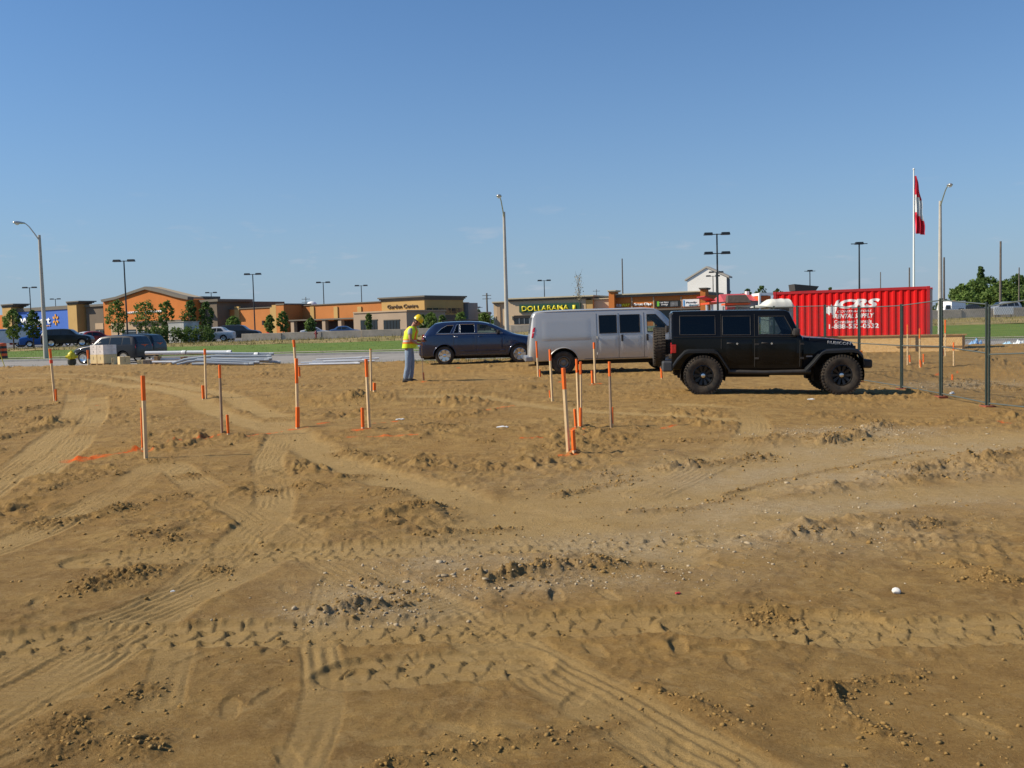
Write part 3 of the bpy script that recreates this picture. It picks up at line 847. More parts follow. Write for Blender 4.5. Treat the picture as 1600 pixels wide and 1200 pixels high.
def lot_point(px, Y):
    """a point on the far land at distance Y, below image column px"""
    x = 0.0
    for i in range(12):
        z = float(far_z(x, Y)) if Y < 88 else float(lot_z(x))
        py = 560.0
        # rows: find the row where the ray reaches height z at this distance
        lo, hi = 400.0, 640.0
        for j in range(30):
            mid = (lo + hi) / 2
            if at_y(px, mid, Y).z > z: lo = mid
            else: hi = mid
        x = at_y(px, lo, Y).x
    return Vector((x, Y, z))
def z_at(px, py, Y):
    return at_y(px, py, Y).z
G_y = 'young trees on the parking lot edge'
for i, (px, Y, ptop, wpx, lab, ml, sh) in enumerate([
    (22, 84, 484, 32, 'thin young tree in front of the blue sign panel, nearer its left end', M_leafA, 'oval'),
    (53, 84, 486, 26, 'young tree on the grass right beside the left street light', M_leafB, 'oval'),
    (186, 92, 470, 34, 'full young tree left of the black lamp post before the gabled orange front', M_leafA, 'oval'),
    (229, 92, 472, 36, 'spreading young tree in the middle of the gabled orange front', M_leafA, 'vase'),
    (262, 92, 471, 24, 'narrow young tree leaning beside the white box container', M_leafA, 'vase'),
    (299, 94, 470, 28, 'taller young tree in front of the dark grey store block', M_leafB, 'oval'),
    (324, 94, 472, 26, 'young tree overlapping the right edge of the dark grey store block', M_leafB, 'oval'),
    (366, 108, 495, 25, 'small round bright tree standing on the shadow edge of the orange wall', M_leafC, 'oval'),
    (422, 112, 493, 16, 'small slim tree by the red door in the orange wall', M_leafC, 'oval'),
    (443, 112, 487, 18, 'young tree in front of the projecting orange store block', M_leafA, 'oval'),
    (486, 106, 498, 18, 'bushy low tree in front of the garden centre columns', M_leafA, 'oval'),
    (577, 104, 490, 10, 'sapling in front of the left garden centre window', M_leafA, 'vase'),
    (661, 112, 492, 14, 'dark little tree at the corner of the garden centre', M_leafB, 'oval'),
    (674, 108, 489, 22, 'bright green tree behind the hard hat of the worker', M_leafC, 'oval'),
    (691, 112, 493, 14, 'small pale sapling between bright tree and garden centre end', M_leafC, 'oval'),
    (720, 118, 489, 18, 'slender tree at the right end of the garden centre', M_leafC, 'vase'),
    (757, 170, 489, 20, 'green tree left of the beige shop building', M_leafC, 'oval'),
    ]):
    b = lot_point(px, Y)
    h = z_at(px, ptop, Y) - b.z
    wd = 0.9 * wpx * Y / FPX
    tree('young_tree', b, h, wd, lab, group=G_y, clear=0.28, nclump=30, leaf=0.22 * max(1, Y / 100), per=36, mleaf=ml, seed=40 + i, shape=sh, sparse=0.05)
# bare sapling by the beige shops
b = lot_point(908, 125)
t = empty('bare_sapling', b)
mb = MB(); hh = z_at(905, 432, 125) - b.z
mb.tube([(0, 0, -.1), (-.1, 0, hh * .5), (-.35, 0, hh)], [.06, .04, .012], 6)
for i in range(14):
    a = i * 2.4; z0 = hh * (.45 + .04 * i)
    mb.tube([(-.2, 0, z0), (-.2 + .35 * math.cos(a), .35 * math.sin(a), z0 + .7), (-.2 + .5 * math.cos(a), .5 * math.sin(a), z0 + 1.2)], [.02, .014, .006], 4)
mb.build('trunk', M_bark, t)
r_ = np.random.RandomState(77)
V = []
for i in range(260):
    p = np.array([-.2, 0, hh * r_.uniform(.55, 1.02)]) + r_.randn(3) * (.28, .28, .1); q = r_.randn(2, 3) * .06
    V += [p, p + q[0], p + q[0] + q[1], p + q[1]]
link('crown', raw_mesh('crown', V, np.arange(len(V)).reshape(-1, 4), [mat('pale_leaf', (0.30, 0.24, 0.12), .8)]), t)
tag(t, 'nearly bare yellowish sapling in front of the beige shop', 'tree')
# hedge bushes beside the white box container
for i, (px, Y, ptop, wpx) in enumerate([(250, 88, 512, 26), (283, 88, 513, 30), (312, 88, 512, 36), (325, 90, 517, 20)]):
    b = lot_point(px, Y)
    tree('shrub', b, z_at(px, ptop, Y) - b.z, wpx * Y / FPX, ['reddish green shrub left of the white box container', 'dark shrub at the foot of the white box container', 'largest dark shrub right of the white box container', 'low shrub at the right end of the hedge'][i],
         'shrub', 'shrubs along the top of the slope', clear=0.08, nclump=22, leaf=0.2, per=40, mleaf=M_leafB, seed=90 + i, shape='round')
# wood on the right horizon: separate trees
wood = [(1478, 210, 470, 26, M_leafB), (1503, 205, 447, 40, M_leafA), (1522, 210, 440, 44, M_leafA), (1545, 215, 436, 60, M_leafB), (1532, 225, 417, 22, M_leafB),
        (1568, 205, 441, 46, M_leafA), (1592, 215, 432, 50, M_leafB), (1620, 205, 440, 50, M_leafA), (1555, 200, 452, 40, M_leafA), (1585, 200, 455, 40, M_leafA), (1510, 198, 458, 36, M_leafC)]
wl_ = ['slim dark tree right of the street light in the wood', 'bright rounded tree above the white truck', 'round leafy tree just right of the white truck', 'broad dark tree in the middle of the wood',
       'tall narrow evergreen rising above the wood', 'leafy tree behind the tall wooden utility pole', 'big dark tree at the right picture edge', 'tree cut off by the right picture edge',
       'low front tree below the broad dark tree', 'low front tree behind the parked silver car', 'lowest light green tree beside the white truck']
for i, (px, Y, ptop, wpx, ml) in enumerate(wood):
    b = lot_point(px, Y)
    tree('wood_tree', b, z_at(px, ptop, Y) - b.z, wpx * Y / FPX, wl_[i], group='trees of the wood on the right', clear=0.12, nclump=44, leaf=0.55, per=60, mleaf=ml, seed=120 + i, shape='cone' if i == 4 else 'oval')
for i, (px, Y, ptop, wpx) in enumerate([(1168, 300, 452, 22), (1190, 300, 448, 26), (1140, 310, 455, 10), (748, 330, 485, 14), (735, 330, 488, 12), (1297, 300, 450, 12), (1215, 300, 452, 20)]):
    b = lot_point(px, Y)
    tree('distant_tree', b, z_at(px, ptop, Y) - b.z, wpx * Y / FPX, ['distant dark tree behind the pink roof, left one', 'distant dark tree behind the pink roof, right one', 'tiny distant tree beside the pale gabled wall',
         'distant tree left of the beige shop', 'small distant tree right of the garden centre', 'distant tree behind the red container', 'distant tree above the white equipment cover'][i], group='distant trees behind the shops', clear=0.1, nclump=22, leaf=0.8, per=30, mleaf=M_leafB, seed=150 + i)
# far treeline that closes the horizon, reads as one mass
r_ = np.random.RandomState(99)
k = 9000
x = r_.uniform(-420, 420, k); y = r_.uniform(395, 420, k)
hgt = 4.0 + 2.5 * fbm(x * 0.03, x * 0 + 2, 3, 5)
z = 1 + hgt * r_.rand(k) ** 0.7
a = r_.randn(k, 3); b_ = r_.randn(k, 3)
p = np.stack([x, y, z], 1)
V = np.stack([p, p + a * 0.9, p + a * 0.9 + b_ * 0.9, p + b_ * 0.9], 1).reshape(-1, 3)
tag(link('far_woods', raw_mesh('far_woods', V, np.arange(4 * k).reshape(-1, 4), [M_leafB])), 'dark line of far woods closing the horizon', 'woods', kind='stuff')
# ================================================================== buildings
class Facade:
    """a street front: local x runs along it to the right, local y goes into the building"""
    def __init__(s, name, pxL, YL, pxR, YR):
        a, b = lot_point(pxL, YL), lot_point(pxR, YR)
        s.u = Vector((b.x - a.x, b.y - a.y)).normalized()
        s.n = Vector((-s.u.y, s.u.x))
        s.o = Vector((b.x, b.y))
        s.g = min(a.z, b.z) - 0.05
        s.root = empty(name, (b.x, b.y, s.g), math.atan2(s.u.y, s.u.x))
    def hit(s, px, py, b=0.0):
        """where the viewing ray meets the plane of the front (moved b inwards): (along, height)"""
        d = ray(px, py)
        o = s.o + s.n * b
        t = (o.x * s.n.x + o.y * s.n.y) / (d.x * s.n.x + d.y * s.n.y)
        x, y, z = d.x * t, d.y * t, CAM_H + d.z * t
        return (x - s.o.x) * s.u.x + (y - s.o.y) * s.u.y, z - s.g
    @classmethod
    def between(cls, name, a, b, g):
        s = cls.__new__(cls)
        s.u = Vector((b.x - a.x, b.y - a.y)).normalized(); s.n = Vector((-s.u.y, s.u.x)); s.o = Vector((b.x, b.y)); s.g = g
        s.root = empty(name, (b.x, b.y, g), math.atan2(s.u.y, s.u.x))
        return s
    def span(s, px0, px1, pt, pb=None, b=0.0):
        a0, z0 = s.hit(px0, pt, b); a1, z1 = s.hit(px1, pt, b)
        top = s.hit((px0 + px1) / 2, pt, b)[1]
        bot = 0.0 if pb is None else s.hit((px0 + px1) / 2, pb, b)[1]
        return a0, a1, bot, top
    def block(s, name, m, px0, px1, pt, pb=None, b=0.0, deep=6.0, parent=None, mb=None):
        a0, a1, z0, z1 = s.span(px0, px1, pt, pb, b)
        q = mb or MB()
        q.box(a0, a1, b, b + deep, z0, z1)
        if mb: return None
        return q.build(name, m, parent or s.root)
    def words(s, text, m, px0, px1, pt, pb, b, parent, name='lettering', shear=0.0, bold=0.02, ext=0.06):
        a0, a1, z0, z1 = s.span(px0, px1, pt, pb, b)
        me = text_mesh(text, a1 - a0, z1 - z0, shear, bold, ext)
        me.materials.append(m)
        o = link(name, me, parent)
        o.location = ((a0 + a1) / 2, b, z0)
        return o
def stucco(name, c): return mat(name, c, 0.9, spec=0.2, noise=(0.35, 0.10), bump=(25, 0.2))
M_or = stucco('orange_stucco', (0.54, 0.175, 0.042)); M_or2 = stucco('orange_brick', (0.50, 0.19, 0.058))
M_yel = stucco('ochre_stucco', (0.50, 0.32, 0.12)); M_tan = stucco('tan_stucco', (0.46, 0.33, 0.21))
M_brn = stucco('taupe_stucco', (0.165, 0.130, 0.095)); M_beige = stucco('beige_block', (0.40, 0.30, 0.21))
M_cor = mat('cornice', (0.145, 0.125, 0.095), 0.8, noise=(1, 0.1)); M_corl = mat('pale_cornice', (0.52, 0.45, 0.30), 0.8, noise=(1, .1))
M_blue = mat('blue_panel', (0.050, 0.14, 0.50), 0.5, noise=(0.2, 0.08)); M_white = mat('white_paint', (0.80, 0.80, 0.78), 0.5)
M_spark = mat('amber_sign', (0.80, 0.36, 0.03), 0.5); M_win = mat('window_glass', (0.018, 0.024, 0.028), 0.08, spec=0.6)
M_frame = mat('window_frame', (0.35, 0.37, 0.38), 0.4, metal=0.6); M_dark = mat('dark_opening', (0.02, 0.018, 0.016), 0.9)
M_roof = mat('roof_membrane', (0.36, 0.29, 0.19), 0.9); M_red = mat('red_paint', (0.52, 0.03, 0.03), 0.5)

S = Facade('retail_store', 20, 228, 663, 150)
S.block('wall', M_or, -60, 5, 494, b=0.5, deep=20)
for (p0, p1, pt, c0, c1, ct) in [(3, 17, 478, 0.5, 20.5, 475), (105, 119, 474, 102.5, 122.5, 470.5)]:
    S.block('pier', M_yel, p0, p1, pt, b=-2.2, deep=3.0)
    for k in range(3):
        S.block('pier_cap', M_cor, c0 + k * 0.8, c1 - k * 0.8, ct + k * 1.7, ct + (k + 1) * 1.7, b=-2.75 + .2 * k, deep=4.1 - .4 * k)
S.block('wall', M_tan, 17, 106, 485, b=-0.6, deep=18)
p = S.block('sign_panel', M_blue, 18.5, 105.5, 484.5, 519, b=-0.85, deep=0.2)
S.block('parapet', M_cor, 17, 106, 480, 485.5, b=-1.1, deep=3)
S.words('Walmart', M_white, 32, 79, 496, 507.5, b=-0.9, parent=p, bold=0.03, ext=0.15)
S.words('Supercentre', M_spark, 55, 79, 508, 511, b=-0.9, parent=p, bold=0.02, ext=0.1)
a, z = S.hit(87.5, 499.5, -0.9)
mb = MB()
for k in range(6):
    w = math.pi / 2 + k * math.pi / 3
    M = Matrix.Translation((a, -0.9, z)) @ Matrix.Rotation(-w + math.pi / 2, 4, 'Y')
    mb.prism([(-0.16, 0.42), (0.16, 0.42), (0.24, 1.05), (0.14, 1.25), (-0.14, 1.25), (-0.24, 1.05)], -0.14, 0.0, M=M)
mb.build('emblem', M_spark, p)
S.block('wall', M_or, 119, 137, 488, b=1.5, deep=16)
mb = MB(); a0, a1, z0, z1 = S.span(123, 134, 478, 488, 4.0); mb.box(a0, a1, 4, 6, z0 - .3, z1); mb.build('roof_unit', mat('teal_metal', (0.20, 0.33, 0.33), 0.4, metal=.4), S.root, bevel=.05)
S.block('wall', M_brn, 134, 161, 478, b=-0.5, deep=16)
S.block('parapet', M_cor, 132, 161.5, 475.5, 479, b=-0.9, deep=4)
S.block('wall_panel', M_tan, 148.5, 161, 505, 514.5, b=-0.6, deep=0.3)
w = S.block('window', M_win, 149.5, 161.5, 516, 527, b=-0.62, deep=0.3)
for pp in (155.3,): S.block('frame', M_frame, pp - .4, pp + .4, 516, 527, b=-0.68, deep=.05, parent=w)
S.block('frame', M_frame, 149.5, 161.5, 521, 521.6, b=-0.67, deep=.04, parent=w)
# gabled front
bG = -4.5
def gable(pts, b0, b1, name, m, foot=True):
    P = [S.hit(px, py, b0) for px, py in pts]
    poly = ([(P[0][0], 0.0)] if foot else []) + P + ([(P[-1][0], 0.0)] if foot else [])
    return MB().prism(poly, b0, b1).build(name, m, S.root)
gable([(161, 471.5), (180, 467), (203, 459), (226, 451.5), (250, 457), (275, 464), (292, 467.5)], bG, bG + 4, 'gable_wall', M_or)
for pts in ([(157, 468.2), (180, 463.6), (203, 455.4), (226, 447.6), (250, 453), (275, 460), (293, 463.8), (293, 468.2), (275, 464.6), (250, 457.6), (226, 452.1), (203, 459.6), (180, 467.6), (158.5, 472)],):
    gable(pts, bG - 0.5, bG + 0.8, 'gable_cornice', M_cor, foot=False)
# standing roof slope behind the gable crest
P = [S.hit(226, 447.8, bG + 0.8), S.hit(293, 464, bG + 0.8), S.hit(309, 462, bG + 12), S.hit(240, 447.5, bG + 12)]
MB().add([(P[0][0], bG + .8, P[0][1]), (P[1][0], bG + .8, P[1][1]), (P[1][0], bG + 4.2, P[1][1]), (P[0][0], bG + 4.2, P[0][1]),
          (P[0][0], bG + .8, P[0][1] - .3), (P[1][0], bG + .8, P[1][1] - .3), (P[1][0], bG + 4.2, P[1][1] - .3), (P[0][0], bG + 4.2, P[0][1] - .3)],
         [(0,1,2,3),(7,6,5,4),(0,4,5,1),(1,5,6,2),(2,6,7,3),(3,7,4,0)]).build('roof', M_roof, S.root)
S.block('wall', M_or, 262, 300, 467.5, b=bG + 4.05, deep=6)
S.block('parapet', M_cor, 262, 301, 464, 467.7, b=bG + 3.9, deep=6.3)
S.block('wall_panel', M_tan, 173, 281, 503, b=bG - 0.25, deep=.5)
S.block('canopy', M_cor, 200, 283, 501, 503.2, b=bG - 0.9, deep=1.2)
for x0, x1 in [(190, 212), (214, 240), (242, 262), (264, 281)]:
    w = S.block('window', M_win, x0, x1, 515, 525, b=bG - 0.33, deep=.2)
    S.block('frame', M_frame, x0, x1, 517.6, 518.6, b=bG - .38, deep=.1, parent=w)
    S.block('frame', M_frame, x0, x0 + 1, 515, 525, b=bG - .40, deep=.1, parent=w)
S.words('home', M_white, 198, 216, 485.5, 490, b=bG - .02, parent=S.root, bold=0.03, ext=.12)
S.words('pharmacy', M_white, 227, 254, 483.8, 490, b=bG - .02, parent=S.root, bold=0.03, ext=.12)
S.block('wall', M_brn, 292, 338.5, 472, b=-1.6, deep=16)
S.block('parapet', M_cor, 291, 340, 468.5, 472.4, b=-2.0, deep=8)
t = S.hit(318, 485, -1.65)
MB().prism([(t[0] - .55, t[1] - .1), (t[0] + .55, t[1] - .1), (t[0] + .2, t[1] + 1.1), (t[0] - .2, t[1] + 1.1)], -1.8, -1.6).build('wall_sign', mat('orange_sign', (.75, .17, .02), .5), S.root)
S.block('wall', M_or2, 338, 600, 478, b=1.2, deep=22)
S.block('coping', M_cor, 338, 600, 476.8, 478.2, b=1.0, deep=1.0)
for p0, p1 in [(366, 373), (421.5, 428.5), (484, 490), (521, 527), (558, 564)]:
    S.block('pilaster', M_yel, p0, p1, 479, b=1.0, deep=.4)
d = S.block('door', M_red, 416.5, 420.5, 517, 524, b=1.05, deep=.3)
S.block('lamp', M_dark, 409, 411.5, 501, 508, b=.85, deep=.3)
S.block('wall', M_or2, 431, 443, 476.5, b=-3.0, deep=6)
S.block('coping', M_cor, 430.5, 443.5, 474.4, 476.5, b=-3.1, deep=6.2)
S.block('pilaster', M_yel, 424.5, 430.8, 476.5, b=-2.9, deep=5.6)
S.block('pilaster', M_brn, 443.05, 443.7, 477, b=-2.6, deep=5.2)  # brown slab for the block's right side, its shade put into the colour
# low arcade of the garden centre
S.block('canopy', M_cor, 451, 553, 498, 500, b=-2.6, deep=3.6)
for p0, p1 in [(454, 459), (503, 508), (528, 533)]:
    S.block('column', M_beige, p0, p1, 500, b=-2.4, deep=.7)
for p0, p1 in [(460, 502), (509, 527), (534, 552)]:
    S.block('mesh_screen', mat('dark_screen', (.06, .035, .028), .9), p0, p1, 502, b=-0.5, deep=.3)
S.block('wall', M_beige, 552, 635, 488, b=-5.0, deep=9)
S.block('coping', M_tan, 551.3, 635.6, 486, 488.2, b=-5.15, deep=9.2)
for p0, p1 in [(563, 589), (599, 624)]:
    w = S.block('window', M_win, p0, p1, 499.5, 515, b=-5.06, deep=.2)
    for k in range(1, 5): S.block('frame', M_dark, p0 + (p1 - p0) * k / 5 - .25, p0 + (p1 - p0) * k / 5 + .25, 499.5, 515, b=-5.1, deep=.06, parent=w)
    S.block('frame', M_cor, p0, p1, 499.2, 500.4, b=-5.12, deep=.1, parent=w)
# upper block of the garden centre with its lettering
a0, a1, z0, z1 = S.span(596, 663, 470)
g = MB().box(a0, a1, 0, 9.5, 0, z1).build('tower_wall', M_yel, S.root)
for k, (o_, zz) in enumerate([(0.10, 0), (0.28, .22), (0.46, .44)]):
    MB().box(a0 - o_, a1 + o_, -o_, 9.5 + o_, z1 + zz - .0, z1 + zz + .225).build('cornice', M_cor, S.root)
S.words('Garden Centre', mat('brown_letter', (.10, .06, .03), .6), 605.5, 653, 475.5, 481.5, b=-.02, parent=S.root, bold=0.008, ext=.12)
MB().box(a1 + .004, a1 + .06, .2, 9.4, .0, 3.0).build('wall_base', M_brn, S.root)
for k in range(6):
    w = MB().box(a1 + .01, a1 + .08, .5 + k * 1.5, 1.7 + k * 1.5, 3.25, 4.05).build('window', M_win, S.root)
MB().box(a1 - 3, a1 + 0.6, 10, 12.5, 0, 4.9).build('rear_wing', stucco('grey_stucco', (.25, .24, .23)), S.root)
mb = MB(); q = S.hit(487, 473, 14); mb.lathe([(1.05, 0), (1.0, .35), (.7, .7), (.25, .85), (0.02, .88)], 16, M=Matrix.Translation((q[0], 14, q[1] - .6))); mb.build('roof_dome', M_white, S.root, smooth=50)
tag(S.root, 'long orange and tan big box store with blue sign panel, gable and garden centre', 'store')

# low far building in the gap
p = lot_point(745, 190)
t = empty('brown_building', p)
z = z_at(745, 490, 190) - p.z
MB().box(-5, 2.6, 0, 12, 0, z).build('wall', stucco('dull_brick', (.28, .20, .15)), t)
for k in range(4): MB().box(-4.2 + k * 1.6, -3.0 + k * 1.6, -.05, .3, .4, z - .9).build('window', M_dark, t)
MB().box(-5.2, 2.8, -.2, 12.2, z, z + .3).build('coping', M_beige, t)
tag(t, 'low brown building in the gap behind the blue car', 'building')

# ------------------------------------------------------------------ beige and orange shop row
D = Facade('shop_row', 770, 157, 1102, 143)
M_cream = stucco('cream_stucco', (0.56, 0.42, 0.27)); M_green = mat('green_board', (.012, .070, .035), .5); M_yell = mat('yellow_letter', (.85, .70, .02), .5)
M_stone = mat('base_stone', (.42, .34, .25), .9, noise=(1.2, .25))
D.block('wall', M_cream, 771, 795, 474, b=1.0, deep=14)
for k in range(3): D.block('cornice', M_corl if k == 2 else M_tan, 769.4 - k * .5, 795, 472.6 - k * .8, 474.2 - k * .8 , b=.75 - .18 * k, deep=14)
D.block('wall', M_cream, 793, 915, 468.5, deep=16)
for k in range(3): D.block('cornice', M_corl if k == 2 else M_cor, 793 - .5 * k, 926 + .5 * k, 466.6 - k * 1.6, 468.6 - k * 1.6, b=-.25 - .2 * k, deep=16.5)
D.block('pier', M_yel, 915, 926, 468.5, b=.05, deep=15)
D.block('pier', M_tan, 776, 781, 476, b=.8, deep=.5)
g = D.block('sign_board', M_green, 811, 907, 474.8, 486.8, b=-.25, deep=.3)
D.words('DOLLARAMA', M_yell, 815.5, 889, 477.3, 485.3, b=-.26, parent=g, bold=0.012, ext=.10)
D.words('1', M_yell, 895, 899.5, 476.5, 486, b=-.26, parent=g, bold=0.06, ext=.1)
w = D.block('window', M_win, 803, 850, 493, 506, b=-.06, deep=.3)
for k in range(1, 6): D.block('frame', M_frame, 803 + k * 8 - .4, 803 + k * 8 + .4, 493, 506, b=-.12, deep=.1, parent=w)
D.block('frame', M_dark, 802.5, 850, 492.4, 497, b=-.14, deep=.08, parent=w)
D.block('wall_base', M_stone, 793, 915, 506, b=-.12, deep=.3)
for pp in (774, 799.5): D.block('wall_lamp', M_corl, pp - .8, pp + .8, 494, 499, b=(-.3 if pp > 790 else .7), deep=.3)
D.block('wall', M_cream, 925, 951, 469, b=.6, deep=14)
for k in range(2): D.block('cornice', M_corl, 924, 951, 465.8 + k * 1.3, 467.3 + k * 1.3, b=.3 + .15 * k, deep=14)
D.block('wall', M_or, 951, 1102, 462.5, b=0, deep=16)
D.block('cornice', M_corl, 957, 1096, 456.8, 458.6, b=-.7, deep=16.6)
D.block('cornice', M_cor, 957, 1096, 458.5, 462.6, b=-.45, deep=16.4)
for p0, p1, pt in [(951, 959.5, 456), (1094, 1102, 452)]:
    D.block('pier', M_or, p0, p1, pt, b=-1.2, deep=2.2)
    for k in range(2): D.block('pier_cap', M_corl if p0 < 1000 else M_cor, p0 - 2.4 + k, p1 + 2.4 - k, pt - 2.6 + k * 1.4, pt - 1.2 + k * 1.4, b=-1.5 + .15 * k, deep=2.8)
for pp in (987, 1021, 1064): D.block('pilaster', M_tan, pp - 1, pp + 1, 463.5, b=-.1, deep=.2)
D.words('SUB', M_white, 962, 971, 475, 479.5, b=-.02, parent=D.root, shear=.2, bold=.04, ext=.12)
D.words('WAY', M_yell, 971.5, 985, 474.2, 479.2, b=-.02, parent=D.root, shear=.2, bold=.04, ext=.12)
D.words('Great Clips', M_white, 990.5, 1018.5, 473.2, 478.4, b=-.02, parent=D.root, bold=.05, ext=.12)
g = D.block('sign_board', mat('black_board', (.012, .014, .012), .4), 1024, 1062.5, 470, 479.8, b=-.2, deep=.22)
D.words('nutrition', mat('grey_letter', (.55, .55, .55), .5), 1031, 1045, 471, 474, b=-.21, parent=g, bold=.03, ext=.03)
D.words('energy', mat('grey_letter2', (.55, .55, .55), .5), 1033, 1044, 475, 478.4, b=-.21, parent=g, bold=.03, ext=.03)
D.block('emblem', mat('lime_sign', (.16, .48, .04), .5), 1026.5, 1030, 471, 478.5, b=-.24, deep=.05, parent=g)
D.block('poster', mat('grey_print', (.16, .16, .16), .5, noise=(3, .7)), 1047.5, 1059, 471, 478.6, b=-.24, deep=.05, parent=g)
g = D.block('sign_board', M_white, 1066.5, 1092.5, 467.5, 478.5, b=-.2, deep=.22)
D.block('emblem', mat('sky_blue_sign', (.05, .30, .62), .5), 1067.5, 1069.5, 469, 478, b=-.24, deep=.05, parent=g)
D.words('Family', mat('black_letter', (.03, .04, .05), .5), 1071.5, 1089, 471.2, 474.2, b=-.21, parent=g, shear=.2, bold=.02, ext=.03)
D.words('dental', mat('teal_letter', (.05, .20, .28), .5), 1076, 1091, 475, 477.6, b=-.21, parent=g, bold=.02, ext=.03)
w = D.block('window', M_win, 1000, 1093, 484.5, 500, b=-.05, deep=.2)
D.block('awning', M_brn, 960, 1096, 482, 484.6, b=-1.0, deep=1.1)
D.block('vent', M_conc, 1066, 1082, 485, 488, b=-.3, deep=.3)
tag(D.root, 'row of beige and orange shops with green and yellow name board', 'shops')

# pale gabled wall behind the shop row
Y = 205
t = empty('gabled_building', lot_point(1104, Y), R(-27)); t.scale = (1.1, 1, 1)
o = t.location.copy()
def loc_(px, py): 
    v = at_y(px, py, Y); return (v.x - o.x, v.z - o.z)
pts = [loc_(1076, 437), loc_(1104, 418.5), loc_(1132.5, 433.5)]
M_pale = mat('pale_siding', (.82, .79, .72), .8, noise=(.3, .08))
MB().prism([(pts[0][0], 0), pts[0], pts[1], pts[2], (pts[2][0], 0)], 0, 2.4).build('wall', M_pale, t)
for i in (0, 1):
    a, b = pts[i], pts[i + 1]
    a = (a[0] - (.5 if i == 0 else 0), a[1] - (.2 if i == 0 else 0)); b = (b[0] + (.5 if i == 1 else 0), b[1] - (.2 if i == 1 else 0))
    MB().prism([a, b, (b[0], b[1] + .35), (a[0], a[1] + .35)], -.25 - .003 * i, 2.7).build('roof', mat('roof_edge', (.40, .36, .30), .8), t)
MB().box(pts[2][0], pts[2][0] + .15, .3, 2.1, 0, pts[2][1] - .3).build('side_trim', mat('dark_trim', (.10, .10, .11), .7), t)
tag(t, 'tall pale windowless wall with a shallow gable behind the orange shops', 'building')

# restaurant with red roof and dark mansard, and the orange canopy beside it
Y = 125
o = lot_point(1160, Y); t = empty('red_roof_restaurant', o)
def L2(px, py, dy=0.0):
    v = at_y(px, py, Y + dy); return (v.x - o.x, v.z - o.z)
x0, _ = L2(1133, 480); x1, ze = L2(1184, 470); _, zr = L2(1160, 457.5)
M_pink = mat('red_metal_roof', (.52, .075, .065), .45, noise=(.6, .1)); M_gw = stucco('grey_wall', (.33, .34, .35))
MB().box(x0, x1, 0, 9, 0, ze).build('wall', M_gw, t)
MB().add([(x0-.2,-.3,ze),(x1+.2,-.3,ze),(x1+.2,9,ze),(x0-.2,9,ze),(x0+.2,4,zr),(x1-.2,4,zr)], [(0,1,5,4),(1,2,5),(2,3,4,5),(3,0,4),(0,3,2,1)]).build('roof', M_pink, t)
a = L2(1133, 473.5); b = L2(1163, 461)
MB().add([(a[0],-1.6,a[1]),(b[0]+.5,-1.6,a[1]),(b[0]+.5,0.2,a[1]),(a[0],.2,a[1]),(a[0]+.2,-.9,b[1]),(b[0],-.9,b[1]),(b[0],0.1,b[1]),(a[0]+.2,.1,b[1])],
         [(0,3,2,1),(4,5,6,7),(0,1,5,4),(1,2,6,5),(2,3,7,6),(3,0,4,7)]).build('mansard', mat('brown_shingle', (.085, .065, .05), .9, noise=(3, .3)), t)
a = L2(1127, 477.5); b = L2(1166, 473.6)
MB().box(a[0], b[0], -2.2, 0, a[1], b[1]).build('fascia', mat('orange_fascia', (.68, .10, .015), .5), t)
a = L2(1184, 470.5); b = L2(1201, 462.6)
MB().box(a[0], b[0], -1, 5, a[1], b[1]).build('sign_box', mat('orange_box', (.68, .12, .012), .5), t)
a2 = L2(1184, 462.5); b2 = L2(1204, 457.5)
MB().box(a2[0], b2[0], -1.1, 5.2, a2[1] + .02, b2[1]).build('sign_cap', M_white, t)
a2 = L2(1182, 472); b2 = L2(1184.4, 458.5); MB().box(a2[0], b2[0], -1.4, -.9, 0, b2[1]).build('post', M_white, t)
a2 = L2(1176, 457.5); b2 = L2(1180, 453.5); MB().box(a2[0], b2[0], 3.2, 4.2, a2[1] - .3, b2[1]).build('chimney', M_white, t)
for p0, p1 in [(1148, 1155), (1160, 1166), (1174, 1188)]:
    a = L2(p0, 490); b = L2(p1, 484); MB().box(a[0], b[0], -.4, -.1, a[1], b[1]).build('window', M_white, t)
a = L2(1128, 484); b = L2(1140, 479); MB().box(a[0], b[0], -3, -2, a[1], b[1]).build('board', M_red, t)
tag(t, 'low restaurant with red metal roof, dark mansard and orange fascia', 'restaurant')
# red slanting brace roof left of it
Y = 118
o = lot_point(1112, Y); t = empty('fuel_canopy', o)
a = at_y(1101, 463.5, Y) - o; b = at_y(1118, 470, Y) - o
MB().prism([(a.x, a.z), (b.x, b.z), (b.x, b.z + .12), (a.x, a.z + .12)], 0, 5).build('roof', M_red, t)
a = at_y(1107, 475.5, Y) - o; b = at_y(1119, 472, Y) - o
MB().box(a.x, b.x, -.5, 5, a.z, b.z).build('fascia', mat('orange_fascia2', (.68, .08, .015), .5), t)
for xx in (a.x + .15, b.x - .15): MB().box(xx - .12, xx + .12, 1.5, 1.8, 0, a.z).build('post', M_white, t)
tag(t, 'small canopy with orange red fascia beside the orange shops', 'canopy')
# dark wedge roof behind the container
Y = 112
o = lot_point(1260, Y); t = empty('dark_roof_building', o)
P = [at_y(1241, 444, Y) - o, at_y(1278, 447.5, Y) - o]
MB().prism([(P[0].x + .1, 0), (P[1].x - .4, 0), (P[1].x - .4, P[1].z - .7), (P[0].x + .1, P[0].z - .6)], 0, 1.6).build('wall', M_brn, t)
MB().prism([(P[0].x, P[0].z - .75), (P[1].x - .5, P[1].z - .7), (P[1].x, P[1].z), (P[0].x - .1, P[0].z)], -.4, 2.0).build('roof', mat('dark_roof', (.05, .045, .04), .8), t)
tag(t, 'dark slanted roof showing above the red container', 'building')
